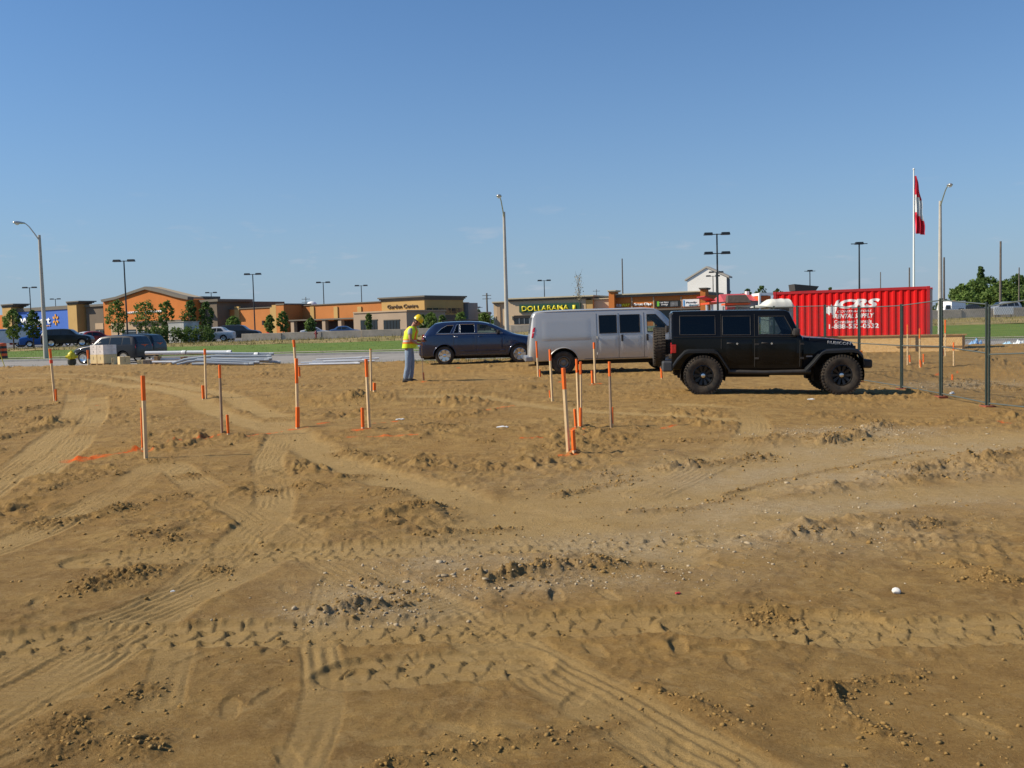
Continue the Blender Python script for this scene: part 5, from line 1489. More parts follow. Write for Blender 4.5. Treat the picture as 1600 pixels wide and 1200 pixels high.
# ------------------------------------------------------------------ black off-roader
def build_offroader():
    a, b = on_ground(1098, 615.5), on_ground(1311, 618.5)
    za, zb_ = ground_z(a.x, a.y), ground_z(b.x, b.y)
    rz = R(-7.0)
    t = empty('off_road_car', (a.x + .80 * math.sin(-rz) , a.y + .80 * math.cos(rz), za - .02), rz)
    t.rotation_euler = (0, math.atan2(za - zb_, 2.95) * 1.0, rz)
    st = []
    for x, zb, zr, zbl, w, wb, wr in [(-.68, .56, 1.755, 1.22, .78, .78, .655), (-.65, .55, 1.79, 1.22, .79, .79, .665), (.8, .53, 1.80, 1.22, .795, .79, .665), (1.74, .53, 1.795, 1.22, .795, .79, .66), (1.86, .53, 1.76, 1.22, .795, .79, .66),
                                      (1.93, .53, 1.64, 1.22, .795, .785, .67), (2.13, .54, 1.25, 1.20, .79, .78, .70), (2.17, .56, 1.225, 1.16, .74, .72, .66), (2.7, .60, 1.185, 1.11, .68, .66, .60), (3.18, .62, 1.115, 1.04, .62, .60, .54), (3.26, .62, 1.07, 1.0, .60, .58, .52), (3.29, .62, 1.0, .94, .58, .56, .50)]:
        st.append((x, zb, .85, zbl, zr, w, wb, wr))
    S_ = Shell(st, radii=(.04, .05, .03, .06), crown=.015, inset=.02, step=.05)
    paint = mat('black_paint', (.0045, .005, .0055), .14, spec=.12, coat=.25, noise=(.9, .3, (.008, .008, .008)), dust=(.45, .95, .07))
    top = mat('hardtop_black', (.012, .013, .014), .45, spec=.4)
    W = [[(-.50, 1.285), (.27, 1.285), (.27, 1.69), (-.50, 1.69)], [(.43, 1.275), (1.03, 1.275), (1.03, 1.675), (.43, 1.675)], [(1.21, 1.27), (1.93, 1.27), (1.93, 1.35), (1.76, 1.665), (1.21, 1.665)]]
    ws = MB().add([(1.90,-.58,1.70),(1.90,.58,1.70),(2.10,.66,1.30),(2.10,-.66,1.30),(2.4,-.58,1.95),(2.4,.58,1.95),(2.6,.66,1.5),(2.6,-.66,1.5)], [(0,3,2,1),(4,5,6,7),(0,1,5,4),(1,2,6,5),(2,3,7,6),(3,0,4,7)])
    rw = MB().box(-.9, -.55, -.56, .56, 1.30, 1.66)
    arch = []
    carve(S_, S_.mesh(), 'body', paint, t, W, [(0, .42, .50, .42), (2.947, .42, .56, .30)], (-.60, 2.02), [ws, rw])
    for sd in (1, -1):
        for k, w_ in enumerate(W):
            o = S_.pane(w_, sd, -.004).build('window', G_mid if k == 2 else G_tint, t)
            S_.ring(w_, sd, .009).build('frame', M_blkp, o)
        d1 = S_.patch(.47, 1.10, .60, 1.23, sd, .008, 10, 8, cut=[(0, .42, .60)]).build('door', paint, t, smooth=40)
        d2 = S_.patch(1.14, 2.06, .60, 1.23, sd, .008, 12, 8).build('door', paint, t, smooth=40)
        for d, x in ((d1, .60), (d2, 1.34)):
            handle(d, S_, x, 1.10, sd, M_blkp, .15)
            MB().rod((x + .14, sd * (S_.y(x, 1.09)), 1.09), (x + .14, sd * (S_.y(x, 1.09) + .02), 1.09), .022, n=10).build('lock', M_chr, d)
        for x in (.40, 1.12, 2.085):
            MB().tube([(x, sd * (S_.y(x, z) + .001), z) for z in np.linspace(.60 if x > .5 else .98, 1.72 if x < 2 else 1.22, 10)], .006, 4).build('door_seam', M_dark, t)
        for x in (1.16, 2.12):
            for z in (.78, 1.08): MB().box(x - .04, x + .05, sd * S_.y(x, z) - .012, sd * S_.y(x, z) + .012, z - .02, z + .02).build('hinge', M_blkp, t)
        MB().tube([(x, sd * (S_.y(x, 1.235) + .004), 1.235) for x in np.linspace(-.64, 2.0, 10)], .012, 5).build('top_seam', top, t)
        # flared wings over the wheels
        def flare(cx, prof, name):
            mb = MB(); n = len(prof); V = []
            for (px, pz) in prof:
                yi = .50; yo = .925
                V += [(cx + px, sd * yi, pz), (cx + px, sd * (yo - .05), pz), (cx + px, sd * yo, pz - .035), (cx + px, sd * yo, pz - .085), (cx + px, sd * (yo - .03), pz - .085), (cx + px, sd * yi, pz - .05)]
            F = []
            for i in range(n - 1):
                for k in range(6):
                    k2 = (k + 1) % 6
                    F.append((i*6+k, i*6+k2, (i+1)*6+k2, (i+1)*6+k))
            F.append(tuple(range(6))); F.append(tuple(range((n-1)*6, n*6)))
            return mb.add(V, F).build(name, top, t, smooth=40)
        flare(0, [(-.66, .66), (-.56, .80), (-.40, .96), (-.32, .985), (.22, .985), (.31, .955), (.46, .74), (.58, .56)], 'wheel_flare')
        flare(2.947, [(-.76, .56), (-.60, .72), (-.42, .93), (-.34, .965), (.22, .985), (.34, .965), (.44, .86), (.47, .72)], 'wheel_flare')
        # step rail, badge, lamps
        MB().tube([(.55, sd * .84, .50), (1.3, sd * .86, .48), (2.3, sd * .84, .50)], .045, 8).build('rock_rail', M_blkp, t, smooth=60)
        MB().box(2.13, 2.36, sd * S_.y(2.25, .82) - .004, sd * S_.y(2.25, .82) + .010, .80, .83).build('badge', mat('grey_badge', (.20, .20, .21), .35, metal=.6), t)
        me = text_mesh('RUBICON', .52, .062, 0, .02, .004); me.materials.append(mat('hood_letter', (.42, .42, .42), .5))
        o = link('lettering', me, t)
        zc = 1.095
        yl, yr = S_.y(2.72, zc), S_.y(3.2, zc - .03)
        ang = math.atan2(yr - yl, .48)
        if sd < 0:
            o.matrix_local = Matrix.Translation((2.94, -(S_.y(2.94, 1.06) + .004), 1.055)) @ Matrix.Rotation(-ang, 4, 'Z') @ Matrix.Rotation(R(4.5), 4, 'Y')
        else:
            o.matrix_local = Matrix.Translation((2.94, (S_.y(2.94, 1.06) + .004), 1.055)) @ Matrix.Rotation(math.pi + ang, 4, 'Z') @ Matrix.Rotation(R(-4.5), 4, 'Y')
        MB().box(-.70, -.66, sd * .70 - .07, sd * .70 + .07, .88, 1.12).build('tail_light', M_redl, t, bevel=.01)
        MB().box(-.68, -.58, sd * .785 - .02, sd * .785 + .025, .90, 1.08).build('side_marker', M_redl, t, bevel=.008)
        MB().box(3.31, 3.40, sd * .76 - .05, sd * .76 + .10, .86, .93).build('turn_signal', M_amb, t, bevel=.01)
        MB().rod((3.22, sd * .42, .92), (3.31, sd * .42, .92), .095, .095, 18).build('headlight', M_clear, t, smooth=40)
        wheel(t, 0, sd * .80, .42, .27, .225, 'tentwin', M_blkw, sd)
        wheel(t, 2.947, sd * .80, .42, .27, .225, 'tentwin', M_blkw, sd)
        liner(t, 0, .42, .49, .42, .90, sd); liner(t, 2.947, .42, .545, .32, .62, sd)
        seat(t, 1.45, sd * .38, .80); seat(t, .55, sd * .38, .80)
        MB().tube([(1.0, sd * .60, 1.1), (1.0, sd * .57, 1.68), (1.72, sd * .55, 1.70), (1.98, sd * .60, 1.25)], .04, 6).build('roll_bar', M_int, t)
    MB().box(3.26, 3.315, -.56, .56, .66, 1.03).build('grille', paint, t, bevel=.02)
    for k in range(7):
        MB().box(3.316, 3.322, -.285 + k * .08, -.235 + k * .08, .74, .98).build('grille_slot', M_dark, t)
    MB().box(3.42, 3.62, -.78, .78, .56, .74).build('bumper', M_blkp, t, bevel=.04)
    MB().box(3.20, 3.45, -.40, .40, .52, .70).build('frame_horn', M_dark, t)
    MB().tube([(3.50, -.25, .74), (3.50, -.25, .84), (3.50, .25, .84), (3.50, .25, .74)], .025, 8).build('winch_hoop', M_blkp, t)
    MB().box(-.88, -.66, -.83, .83, .50, .72).build('bumper', mat('grey_black_bumper', (.055, .057, .06), .55), t, bevel=.03)
    MB().box(-.6, 3.3, -.42, .42, .40, .60).build('chassis', M_dark, t)
    for x in (0, 2.947): MB().rod((x, -.68, .42), (x, .68, .42), .055, n=8).build('axle', M_dark, t)
    MB().box(.2, 1.5, -.35, .35, .36, .46).build('fuel_tank', M_dark, t)
    MB().add([(2.105,-.67,1.29),(2.105,.67,1.29),(1.905,.59,1.70),(1.905,-.59,1.70)], [(0,1,2,3)]).build('windscreen', G_mid, t)
    MB().box(-.675, -.667, -.56, .56, 1.30, 1.66).build('rear_glass', G_tint, t)
    # spare wheel on the tailgate
    M0 = Matrix.Translation((0, 0, 0))
    sp = wheel(t, 0, 0, .42, .27, .225, 'tentwin', M_blkw, 1)
    R9 = Matrix.Translation((-.93, .04, 1.02)) @ Matrix.Rotation(math.pi / 2, 4, 'Z') @ Matrix.Translation((0, 0, -.42))
    sp.matrix_local = R9
    sp.name = 'spare_wheel'
    MB().box(-.82, -.66, -.12, .20, .86, 1.18).build('wheel_carrier', M_blkp, t, bevel=.02)
    sw = MB(); sw.lathe([(.17, -.012), (.185, 0), (.17, .012), (.155, 0)], 18, M=Matrix.Translation((1.82, .38, 1.22)) @ Matrix.Rotation(R(-62), 4, 'Y'), closed=True); sw.build('steering_wheel', M_int, t)
    mirror(t, S_, 1.98, 1.33, M_blkp, .10)
    MB().tube([(2.3, -.70, 1.16), (2.3, -.71, 2.0)], .004, 4).build('aerial', M_blkp, t)
    t.scale = (1.0, 1.0, 1.035)
    tag(t, 'black four-door off-road car with spare wheel on its tailgate', 'car')
build_offroader()

# ------------------------------------------------------------------ parked cars further off
def simple_car(name, base, rz, color, kind, label, scale=1.0, group='vehicles on the far road and parking lots', metal=.3):
    t = empty(name, base, rz)
    if kind == 'sedan':
        rows = [(-.95, .35, .62, .56, .70, .68, .6), (-.90, .26, .92, .84, .84, .82, .72), (-.55, .24, 1.02, .90, .87, .85, .72), (-.35, .24, 1.06, .92, .88, .86, .70), (.15, .22, 1.38, .92, .88, .86, .58), (.8, .22, 1.43, .92, .88, .86, .57),
                (1.35, .22, 1.36, .92, .88, .86, .58), (2.05, .24, .98, .90, .87, .85, .70), (2.7, .24, .88, .80, .85, .83, .70), (3.3, .28, .74, .66, .78, .76, .62), (3.45, .36, .56, .50, .66, .64, .5)]
        wb, wr_, ax = 2.65, .31, 2.62
        WW = [[(-.05, .98), (.62, .97), (.62, 1.32), (.25, 1.30)], [(.68, .97), (1.75, .96), (1.30, 1.28), (.68, 1.32)]]
    else:
        rows = [(-.95, .42, .75, .68, .74, .72, .64), (-.92, .34, 1.02, .94, .86, .84, .76), (-.82, .32, 1.30, 1.06, .90, .88, .72), (-.62, .30, 1.58, 1.08, .92, .90, .70), (0, .30, 1.66, 1.08, .92, .90, .68), (.9, .30, 1.67, 1.08, .92, .90, .67), (1.5, .30, 1.62, 1.08, .92, .90, .66),
                (2.25, .30, 1.14, 1.04, .91, .89, .74), (2.9, .32, 1.04, .94, .89, .87, .74), (3.35, .36, .88, .78, .82, .80, .66), (3.48, .44, .66, .58, .70, .68, .54)]
        wb, wr_, ax = 2.75, .36, 2.72
        WW = [[(-.55, 1.12), (.02, 1.12), (.02, 1.52), (-.40, 1.52)], [(.08, 1.12), (.85, 1.12), (.85, 1.54), (.08, 1.54)], [(.92, 1.12), (1.98, 1.10), (1.50, 1.48), (.92, 1.54)]]
    st = [(x, zb, .62, zbl, zr, w, wb_, wrr) for x, zb, zr, zbl, w, wb_, wrr in rows]
    S_ = Shell(st, radii=(.06, .22, .05, .10), crown=.02, step=.12)
    paint = mat('car_paint', color, .3, metal=metal, coat=.12, spec=.3)
    carve(S_, S_.mesh(), 'body', paint, t, [], [(0, wr_, wr_ * 1.16, .5), (ax, wr_, wr_ * 1.16, .5)], None)
    for sd in (1, -1):
        for w_ in WW: S_.pane(w_, sd, .006).build('window', M_win, t)
        S_.patch(-.93, -.80, .70 if kind == 'sedan' else .84, .85 if kind == 'sedan' else 1.1, sd, .01, 2, 2).build('tail_light', M_redl, t)
        S_.patch(3.1, 3.3, .60, .72, sd, .01, 2, 2).build('headlight', M_clear, t)
        for wx in (0, ax):
            M = Matrix.Translation((wx, sd * .76, wr_)) @ Matrix.Rotation(-sd * math.pi / 2, 4, 'X')
            o = MB().lathe([(wr_*.66, -.1), (wr_*.66, .09), (wr_*.55, .06), (.08, .05), (.06, .09), (.004, .09)], 20, M=M).build('wheel', M_chr, t, smooth=35)
            MB().lathe(tyre_profile(wr_, .21, wr_ * .64), 24, M=M, closed=True).build('tyre', M_rub, o, smooth=35)
    i0 = 3 if kind == 'sedan' else 1
    def glassq(xa, xb, nm):
        za, zb = S_.top(xa) + .006, S_.top(xb) + .006
        wa, wb2 = S_.par(xa)[6] - .10, S_.par(xb)[6] - .10
        V = []
        for q in np.linspace(0, 1, 6):
            x = xa + (xb - xa) * q; w = wa + (wb2 - wa) * q
            V += [(x, -w, S_.top(x) - .006), (x, 0, S_.top(x) + .012), (x, w, S_.top(x) - .006)]
        F = []
        for i in range(5): F += [(i*3, i*3+1, i*3+4, i*3+3), (i*3+1, i*3+2, i*3+5, i*3+4)]
        MB().add(V, F).build(nm, M_win, t)
    if kind == 'sedan': glassq(-.25, .12, 'rear_glass'); glassq(1.42, 2.0, 'windscreen')
    else: glassq(-.88, -.66, 'rear_glass'); glassq(1.58, 2.2, 'windscreen')
    t.scale = (scale, scale, scale)
    return tag(t, label, 'car', group)
def lot_car(px, Y, rz, *a, **k):
    p = lot_point(px, Y) if Y > 61 else Vector((at_y(px, 560, Y).x, Y, float(road_z(at_y(px, 560, Y).x))))
    return simple_car('parked_car', p, rz, *a, **k)
lot_car(206, 53.5, R(168), (.026, .027, .031), 'suv', 'grey sport utility car parked on the road behind the stacked boxes', .92, metal=0.0)
lot_car(230, 57.5, R(172), (.012, .022, .030), 'suv', 'dark teal sport utility car parked just beyond the grey one', .95, metal=0.0)
lot_car(85, 90, R(8), (.02, .026, .028), 'suv', 'black sport utility car beyond the grass right of the left street light', 1.0)
lot_car(48, 96, R(20), (.02, .09, .30), 'sedan', 'bright blue car parked just left of the left street light')
lot_car(33, 104, R(10), (.30, .02, .03), 'sedan', 'dark red car parked left of the bright blue car')
lot_car(150, 100, R(175), (.55, .56, .57), 'sedan', 'pale silver car showing above the stacked boxes')
lot_car(133, 98, R(30), (.35, .05, .04), 'sedan', 'small red car between the black car and the stacked boxes')
lot_car(352, 96, R(185), (.60, .61, .62), 'sedan', 'white car parked right of the hedge shrubs')
lot_car(358, 104, R(0), (.03, .035, .04), 'suv', 'dark car parked behind the white car by the hedge')
lot_car(480, 112, R(15), (.60, .60, .60), 'sedan', 'white car roof showing above the barrier by the arcade', .86)
lot_car(527, 110, R(5), (.05, .11, .24), 'sedan', 'blue car roof showing above the barrier before the arcade', .86)
lot_car(1526, 115, R(175), (.04, .045, .05), 'sedan', 'dark car passing behind the right hand wall')
lot_car(1580, 118, R(180), (.38, .40, .42), 'suv', 'silver sport utility car before the wood at the right edge')
# white delivery truck on the right
p = lot_point(1492, 112); t = empty('delivery_truck', p, R(12))
MB().box(-1.1, .75, -.9, .9, .55, 1.85).build('cargo_box', M_white, t, bevel=.03)
MB().add([(-2.0,-.8,.4),(-1.1,-.8,.4),(-1.1,.8,.4),(-2.0,.8,.4),(-1.75,-.75,1.45),(-1.1,-.75,1.5),(-1.1,.75,1.5),(-1.75,.75,1.45)], [(0,3,2,1),(4,5,6,7),(0,1,5,4),(1,2,6,5),(2,3,7,6),(3,0,4,7)]).build('cab', M_white, t, bevel=.04)
MB().box(-1.72, -1.2, -.81, -.74, .95, 1.35).build('window', M_win, t)
MB().box(-.2, .5, -.915, -.86, .72, 1.0).build('side_panel', M_win, t)
MB().box(-.25, .0, -.1, .1, 1.852, 1.95).build('beacon', M_amb, t)
for x in (-1.6, .2):
    for y in (-.75, .75): MB().rod((x, y - .1, .3), (x, y + .1, .3), .3, n=16).build('wheel', M_rub, t, smooth=40)
tag(t, 'white delivery truck with amber beacon before the wood', 'truck')
# white and blue trailer at the left edge
p = lot_point(18, 100); t = empty('box_trailer', p, R(4))
MB().box(-3.4, 1.9, 0, 2.2, .45, 1.75).build('box', mat('trailer_white', (.60, .62, .60), .5, noise=(1, .15)), t, bevel=.04)
MB().box(-3.5, 2.6, -.1, 2.3, 1.752, 1.92).build('roof', mat('trailer_blue', (.10, .22, .42), .4), t, bevel=.05)
for x in (-2, 1): MB().rod((x, -.05, .33), (x, .2, .33), .33, n=16).build('wheel', M_rub, t, smooth=40)
tag(t, 'white box trailer with blue roof at the left picture edge', 'trailer')
# ================================================================== poles and lamps
M_pole = mat('concrete_pole', (.46, .43, .37), .85, noise=(2, .15)); M_alu = mat('aluminium', (.50, .50, .48), .35, metal=.7)
M_blk = mat('black_pole', (.020, .024, .024), .5)
def street_light(px, py_top, Y, arm, label):
    b = lot_point(px, Y)
    top = at_y(px, py_top, Y)
    h = top.z - b.z
    t = empty('street_light', b)
    MB().tube([(0, 0, -.2), (0, 0, h * .5), (0, 0, h)], [.155, .12, .085], 14).build('pole', M_pole, t, smooth=60)
    d = Vector((arm[0], arm[1], 0)); L = d.length; e = d / L
    P = [e * 0 + Vector((0, 0, h - .35)), e * (.34 * L) + Vector((0, 0, h + .10)), e * (.66 * L) + Vector((0, 0, h + .50)), e * (.86 * L) + Vector((0, 0, h + .66)), e * L + Vector((0, 0, h + .70))]
    a = MB().tube(P, [.045, .04, .036, .032, .03], 8).build('arm', M_alu, t, smooth=60)
    mb = MB()
    Q = Matrix.Translation(e * (L + .30) + Vector((0, 0, h + .70))) @ Matrix.Rotation(math.atan2(e.y, e.x), 4, 'Z')
    secs = [(-.36, .05, .05), (-.25, .09, .07), (-.05, .15, .10), (.18, .17, .11), (.33, .12, .08), (.38, .05, .03)]
    V = []; n = 12
    for x, w, hh in secs:
        for k in range(n):
            w_ = 2 * math.pi * k / n
            V.append((x, w * math.cos(w_), hh * math.sin(w_) * (1.0 if math.sin(w_) > 0 else .6)))
    F = [(i*n+k, i*n+(k+1)%n, (i+1)*n+(k+1)%n, (i+1)*n+k) for i in range(len(secs)-1) for k in range(n)] + [tuple(range(n)), tuple(range((len(secs)-1)*n, len(secs)*n))]
    mb.add(V, F, M=Q).build('lamp_head', M_alu, t, smooth=60)
    MB().lathe([(.13, 0), (.11, -.06), (.004, -.10)], 12, M=Q @ Matrix.Translation((.12, 0, -.05))).build('lens', M_clear, t, smooth=60)
    tag(t, label, 'street light', 'concrete street lights along the road')
street_light(72, 367, 62.6, (-.60, -.7), 'concrete street light at the left, its arm reaching left')
street_light(793, 331, 56.0 + 6.0, (-.22, -1.9), 'concrete street light rising behind the dark blue car')
street_light(1469, 314, 62.3, (-.32, -1.8), 'concrete street light right of the red container')

def lot_lamp(px, py_top, Y, label, heads=2, second=None, base=False):
    b = lot_point(px, Y)
    h = at_y(px, py_top, Y).z - b.z
    t = empty('parking_lamp', b)
    MB().rod((0, 0, -.1), (0, 0, h), .105, .07, 10).build('pole', M_blk, t, smooth=60)
    def pair(z):
        o = MB().box(-.85, .85, -.04, .04, z - .1, z - .02).build('crossarm', M_blk, t)
        for sx in ((-1, 1) if heads == 2 else (0,)):
            MB().add([(sx*.82-.42,-.25,z-.13),(sx*.82+.42,-.25,z-.13),(sx*.82+.42,.25,z-.13),(sx*.82-.42,.25,z-.13),(sx*.82-.36,-.2,z+.12),(sx*.82+.36,-.2,z+.12),(sx*.82+.36,.2,z+.12),(sx*.82-.36,.2,z+.12)],
                     [(0,3,2,1),(4,5,6,7),(0,1,5,4),(1,2,6,5),(2,3,7,6),(3,0,4,7)]).build('lamp_head', M_blk, o)
    pair(h)
    if second: pair(at_y(px, second, Y).z - b.z)
    MB().rod((0, 0, -.1), (0, 0, .75), .30, .30, 14).build('footing', M_white if base else M_conc, t, smooth=50)
    tag(t, label, 'lamp post', 'black parking lot lamps')
    return t
for a in [(51, 449, 170, 'black twin lamp post rising above the left half of the blue sign panel'), (90, 467, 229, 'short looking twin lamp post before the star emblem of the blue sign'),
          (200, 407, 111, 'tallest black twin lamp post left of the gable peak'), (333, 457, 206, 'small twin lamp post over the dark grey store block'), (399, 428, 141, 'black twin lamp post before the plain orange wall'),
          (508, 441, 170, 'black twin lamp post before the arcade columns'), (567, 446, 185, 'black twin lamp post left of the garden centre lettering'), (852, 438, 177, 'black twin lamp post above the green name board')]:
    lot_lamp(*a)
lot_lamp(1122, 365, 92, 'tall black lamp post with two pairs of heads behind the off-road car', second=395, base=True)
lot_lamp(1115, 431, 172, 'small twin lamp post in front of the pale gabled wall, lower one')
lot_lamp(1120, 425, 165, 'small twin lamp post in front of the pale gabled wall, higher one')
lot_lamp(1343, 380, 100, 'single headed lamp post behind the middle of the red container', heads=1)
lot_lamp(1266, 423, 150, 'far single headed lamp post behind the left end of the red container', heads=1)
lot_lamp(749, 480, 210, 'tiny distant lamp post in the gap left of the beige shop', heads=1)

M_wood = mat('weathered_wood', (.15, .125, .10), .9, noise=(4, .3))
def utility_pole(px, py_top, Y, label, r=.16, bars=1):
    b = lot_point(px, Y); h = at_y(px, py_top, Y).z - b.z
    t = empty('utility_pole', b)
    MB().rod((0, 0, -.2), (0, 0, h), r, r * .7, 10).build('pole', M_wood, t, smooth=60)
    for k in range(bars):
        o = MB().box(-1.2, 1.2, -.06, .06, h - .7 - k * .9, h - .58 - k * .9).build('crossarm', M_wood, t)
        for x in (-1.05, -.4, .4, 1.05): MB().rod((x, 0, h - .58 - k * .9), (x, 0, h - .40 - k * .9), .04, n=6).build('insulator', M_conc, o)
    tag(t, label, 'utility pole', 'wooden utility poles')
utility_pole(1563, 377, 125, 'tall wooden utility pole in front of the wood', .17, 0)
utility_pole(974, 404, 190, 'thin utility pole rising behind the orange shops', .16, 0)
utility_pole(1475, 402, 150, 'utility pole just right of the right street light', .18, 0)
utility_pole(1421, 418, 170, 'utility pole left of the white flagpole', .16, 0)
utility_pole(1376, 425, 210, 'distant utility pole behind the red container', .13, 0)
utility_pole(762, 458, 260, 'utility pole with crossarms in the gap left of the beige shop', .30, 2)
utility_pole(933, 452, 330, 'distant utility pole with crossarm between beige and orange shops', .14, 1)
utility_pole(1592, 418, 180, 'utility pole at the right picture edge in the wood', .14, 0)
utility_pole(480, 464, 280, 'distant utility pole behind the orange store roof', .14, 2)

# flagpole with the limp flag
b = lot_point(1428, 80); t = empty('flagpole', b)
h = at_y(1424, 266, 80).z - b.z
MB().rod((0, 0, -.2), (0, 0, h), .10, .05, 12).build('pole', M_white, t, smooth=60)
MB().lathe([(.004, -.1), (.09, -.03), (.09, .03), (.004, .1)], 12, M=Matrix.Translation((0, 0, h + .08))).build('finial', M_white, t, smooth=60)
tag(t, 'white flagpole behind the red container', 'flagpole')
fz0 = at_y(1424, 275, 80).z; fz1 = at_y(1428, 365, 80).z
nv, nu = 46, 12
V = []
for j in range(nv + 1):
    s = j / nv
    z = fz0 + (fz1 - fz0) * s
    w = .14 + .72 * s ** 0.8 + .05 * math.sin(s * 17)
    for i in range(nu + 1):
        q = i / nu
        x = b.x + .07 + w * q + .02 * math.sin(9 * s + 5 * q)
        y = b.y + (.09 + .10 * s) * math.sin(q * 15 + s * 4) - .02
        V.append((x, y, z - .35 * s * (q ** 2) * .5))
F = [(j*(nu+1)+i, j*(nu+1)+i+1, (j+1)*(nu+1)+i+1, (j+1)*(nu+1)+i) for j in range(nv) for i in range(nu)]
M_fr = mat('flag_red', (.72, .02, .05), .8); M_fw = mat('flag_white', (.75, .75, .76), .8)
mb = MB().add(V, F)
mb.m = [0 if (j + .5) / nv - .10 * (i / nu) < .32 else (1 if (j + .5) / nv + .16 * (-(i / nu)) < .62 else 0) for j in range(nv) for i in range(nu)]
f = mb.build('flag', [M_fr, M_fw], None, smooth=80)
tag(f, 'limp red and white flag hanging on the white flagpole', 'flag')

# ================================================================== concrete barriers along the lot edge
def barrier_mesh(L, h):
    mb = MB(); mb.prism([(-.30, 0), (.30, 0), (.30, .06), (.16, .22), (.10, h), (-.10, h), (-.16, .22), (-.30, .06)], -L / 2, L / 2)
    return mb
def barriers(spans):
    n = 0
    names = {}
    for px0, px1, Y, h, lab in spans:
        a, b_ = lot_point(px0, Y), lot_point(px1, Y)
        L = 3.45; k = max(1, int(round((b_.x - a.x) / (L + .02))))
        for i in range(k):
            x = a.x + (i + .5) * (b_.x - a.x) / k
            o = barrier_mesh((b_.x - a.x) / k - .03, h + .25).build('concrete_barrier', M_conc, None, bevel=.015, seg=1)
            o.location = (x, Y + .02 * ((i * 7) % 3), float(lot_z(x)) - .25); o.rotation_euler = (0, 0, math.pi / 2 + .01 * ((i * 5) % 4 - 1.5))
            ordn = ['first', 'second', 'third', 'fourth', 'fifth', 'sixth', 'seventh', 'eighth'][i]
            tag(o, lab % ordn, 'barrier', 'concrete barriers along the top of the slope')
barriers([(378, 690, 88.6, .66, '%s low concrete barrier from the left along the garden centre'), (798, 905, 88.6, .66, '%s low concrete barrier from the left below the beige shop'),
          (1445, 1615, 88.8, .82, '%s low concrete barrier from the left beneath the wood')])
p = lot_point(1569, 88.0)
t = empty('white_board', (p.x, 88.1, p.z)); 
MB().box(-.9, .9, -.03, .03, .22, .90).build('board', M_white, t, bevel=.01)
for x in (-.7, .7): MB().box(x - .04, x + .04, .03, .1, -.2, .88).build('post', M_wood, t)
tag(t, 'blank white board leaning on the right hand barrier', 'board')
# red standpipes by the barrier
p = lot_point(494, 87.6); t = empty('standpipe', p)
mb = MB(); mb.rod((0, 0, -.1), (0, 0, .75), .10, n=10); mb.lathe([(.15, .5), (.15, .8), (.10, .9), (.004, .95)], 12); mb.rod((-.25, 0, .62), (.25, 0, .62), .07, n=8); mb.build('body', mat('dark_red', (.22, .03, .035), .6), t, smooth=50); t.scale = (.7, .7, .8)
tag(t, 'dark red standpipe between two concrete barriers', 'standpipe')
# white site container by the hedge
p = lot_point(277, 90.5); t = empty('box_container', p, R(-20))
z = at_y(277, 503.5, 90.5).z - p.z
MB().box(-.95, .85, 0, 2.2, 0, z).build('box', mat('dirty_white', (.52, .51, .46), .8, noise=(1.5, .3)), t, bevel=.03)
MB().box(-1.0, .9, -.05, 2.25, z, z + .08).build('lid', M_conc, t)
tag(t, 'dirty white box container behind the shrubs', 'container')

# ================================================================== red shipping container
aL, bR = at_y(1209, 520, 41.3), at_y(1453, 520, 38.6)
C_ = Facade.between('shipping_container', aL, bR, float(broad_z(bR.x, bR.y)) - .02)
Lc = math.hypot(bR.x - aL.x, bR.y - aL.y); Hc = at_y(1453, 447, 38.6).z - C_.g; Wc = 2.4
M_cred = mat('container_red', (.74, .012, .012), .55, spec=.12, noise=(1.1, .18, (.62, .012, .012)), bump=(6, .08))
M_cdark = mat('container_red_frame', (.44, .014, .018), .5, noise=(2, .25))
pitch = .2755
def corr(x):
    q = (x / pitch) % 1.0
    if q < .26: return 0.0
    if q < .50: return .036 * (q - .26) / .24
    if q < .76: return .036
    return .036 * (1 - (q - .76) / .24)
brk = []
k = -30
while k * pitch < .2:
    for q in (0, .26, .50, .76): brk.append((k + q) * pitch)
    k += 1
brk = sorted(x for x in brk if -Lc + .12 < x < -.12)
xs = [-Lc + .12] + brk + [-.12]
def corrugated(y0, sgn):
    mb = MB(); V = []
    for x in xs: V += [(x, y0 + sgn * (corr(x) + .012), .14), (x, y0 + sgn * (corr(x) + .012), Hc - .10)]
    return mb.add(V, [(2*i, 2*i+2, 2*i+3, 2*i+1) for i in range(len(xs) - 1)])
side = corrugated(0, 1).build('side_wall', M_cred, C_.root)
corrugated(Wc, -1).build('side_wall', M_cred, C_.root)
for y0 in (0, Wc - .06):
    MB().box(-Lc + .1, -.1, y0 - .001, y0 + .06, 0, .15).build('bottom_rail', M_cdark, C_.root)
    MB().box(-Lc + .1, -.1, y0 - .001, y0 + .06, Hc - .11, Hc).build('top_rail', M_cdark, C_.root)
for x0 in (-Lc, -.12):
    for y0 in (-.008, Wc - .112):
        o = MB().box(x0, x0 + .12, y0, y0 + .12, -.004, Hc + .004).build('corner_post', M_cdark, C_.root)
        for zz in (0, Hc - .12): MB().box(x0 - .006, x0 + .126, y0 - .006, y0 + .126, zz - .006, zz + .126).build('corner_casting', M_cdark, o, bevel=.01)
MB().box(-Lc + .05, -.05, .03, Wc - .03, Hc - .06, Hc - .03).build('roof', M_cred, C_.root)
MB().box(-Lc + .05, -.05, .03, Wc - .03, .05, .14).build('floor', M_cdark, C_.root)
for yy in (.13, Wc / 2 + .01):
    d = MB().box(-.05, -.02, yy, yy + Wc / 2 - .14, .12, Hc - .1).build('door', M_cred, C_.root)
    for q in (.25, .75): MB().rod((-.0, yy + (Wc / 2 - .14) * q, .12), (.0, yy + (Wc / 2 - .14) * q, Hc - .1), .018, n=6).build('lock_rod', M_alu, d)
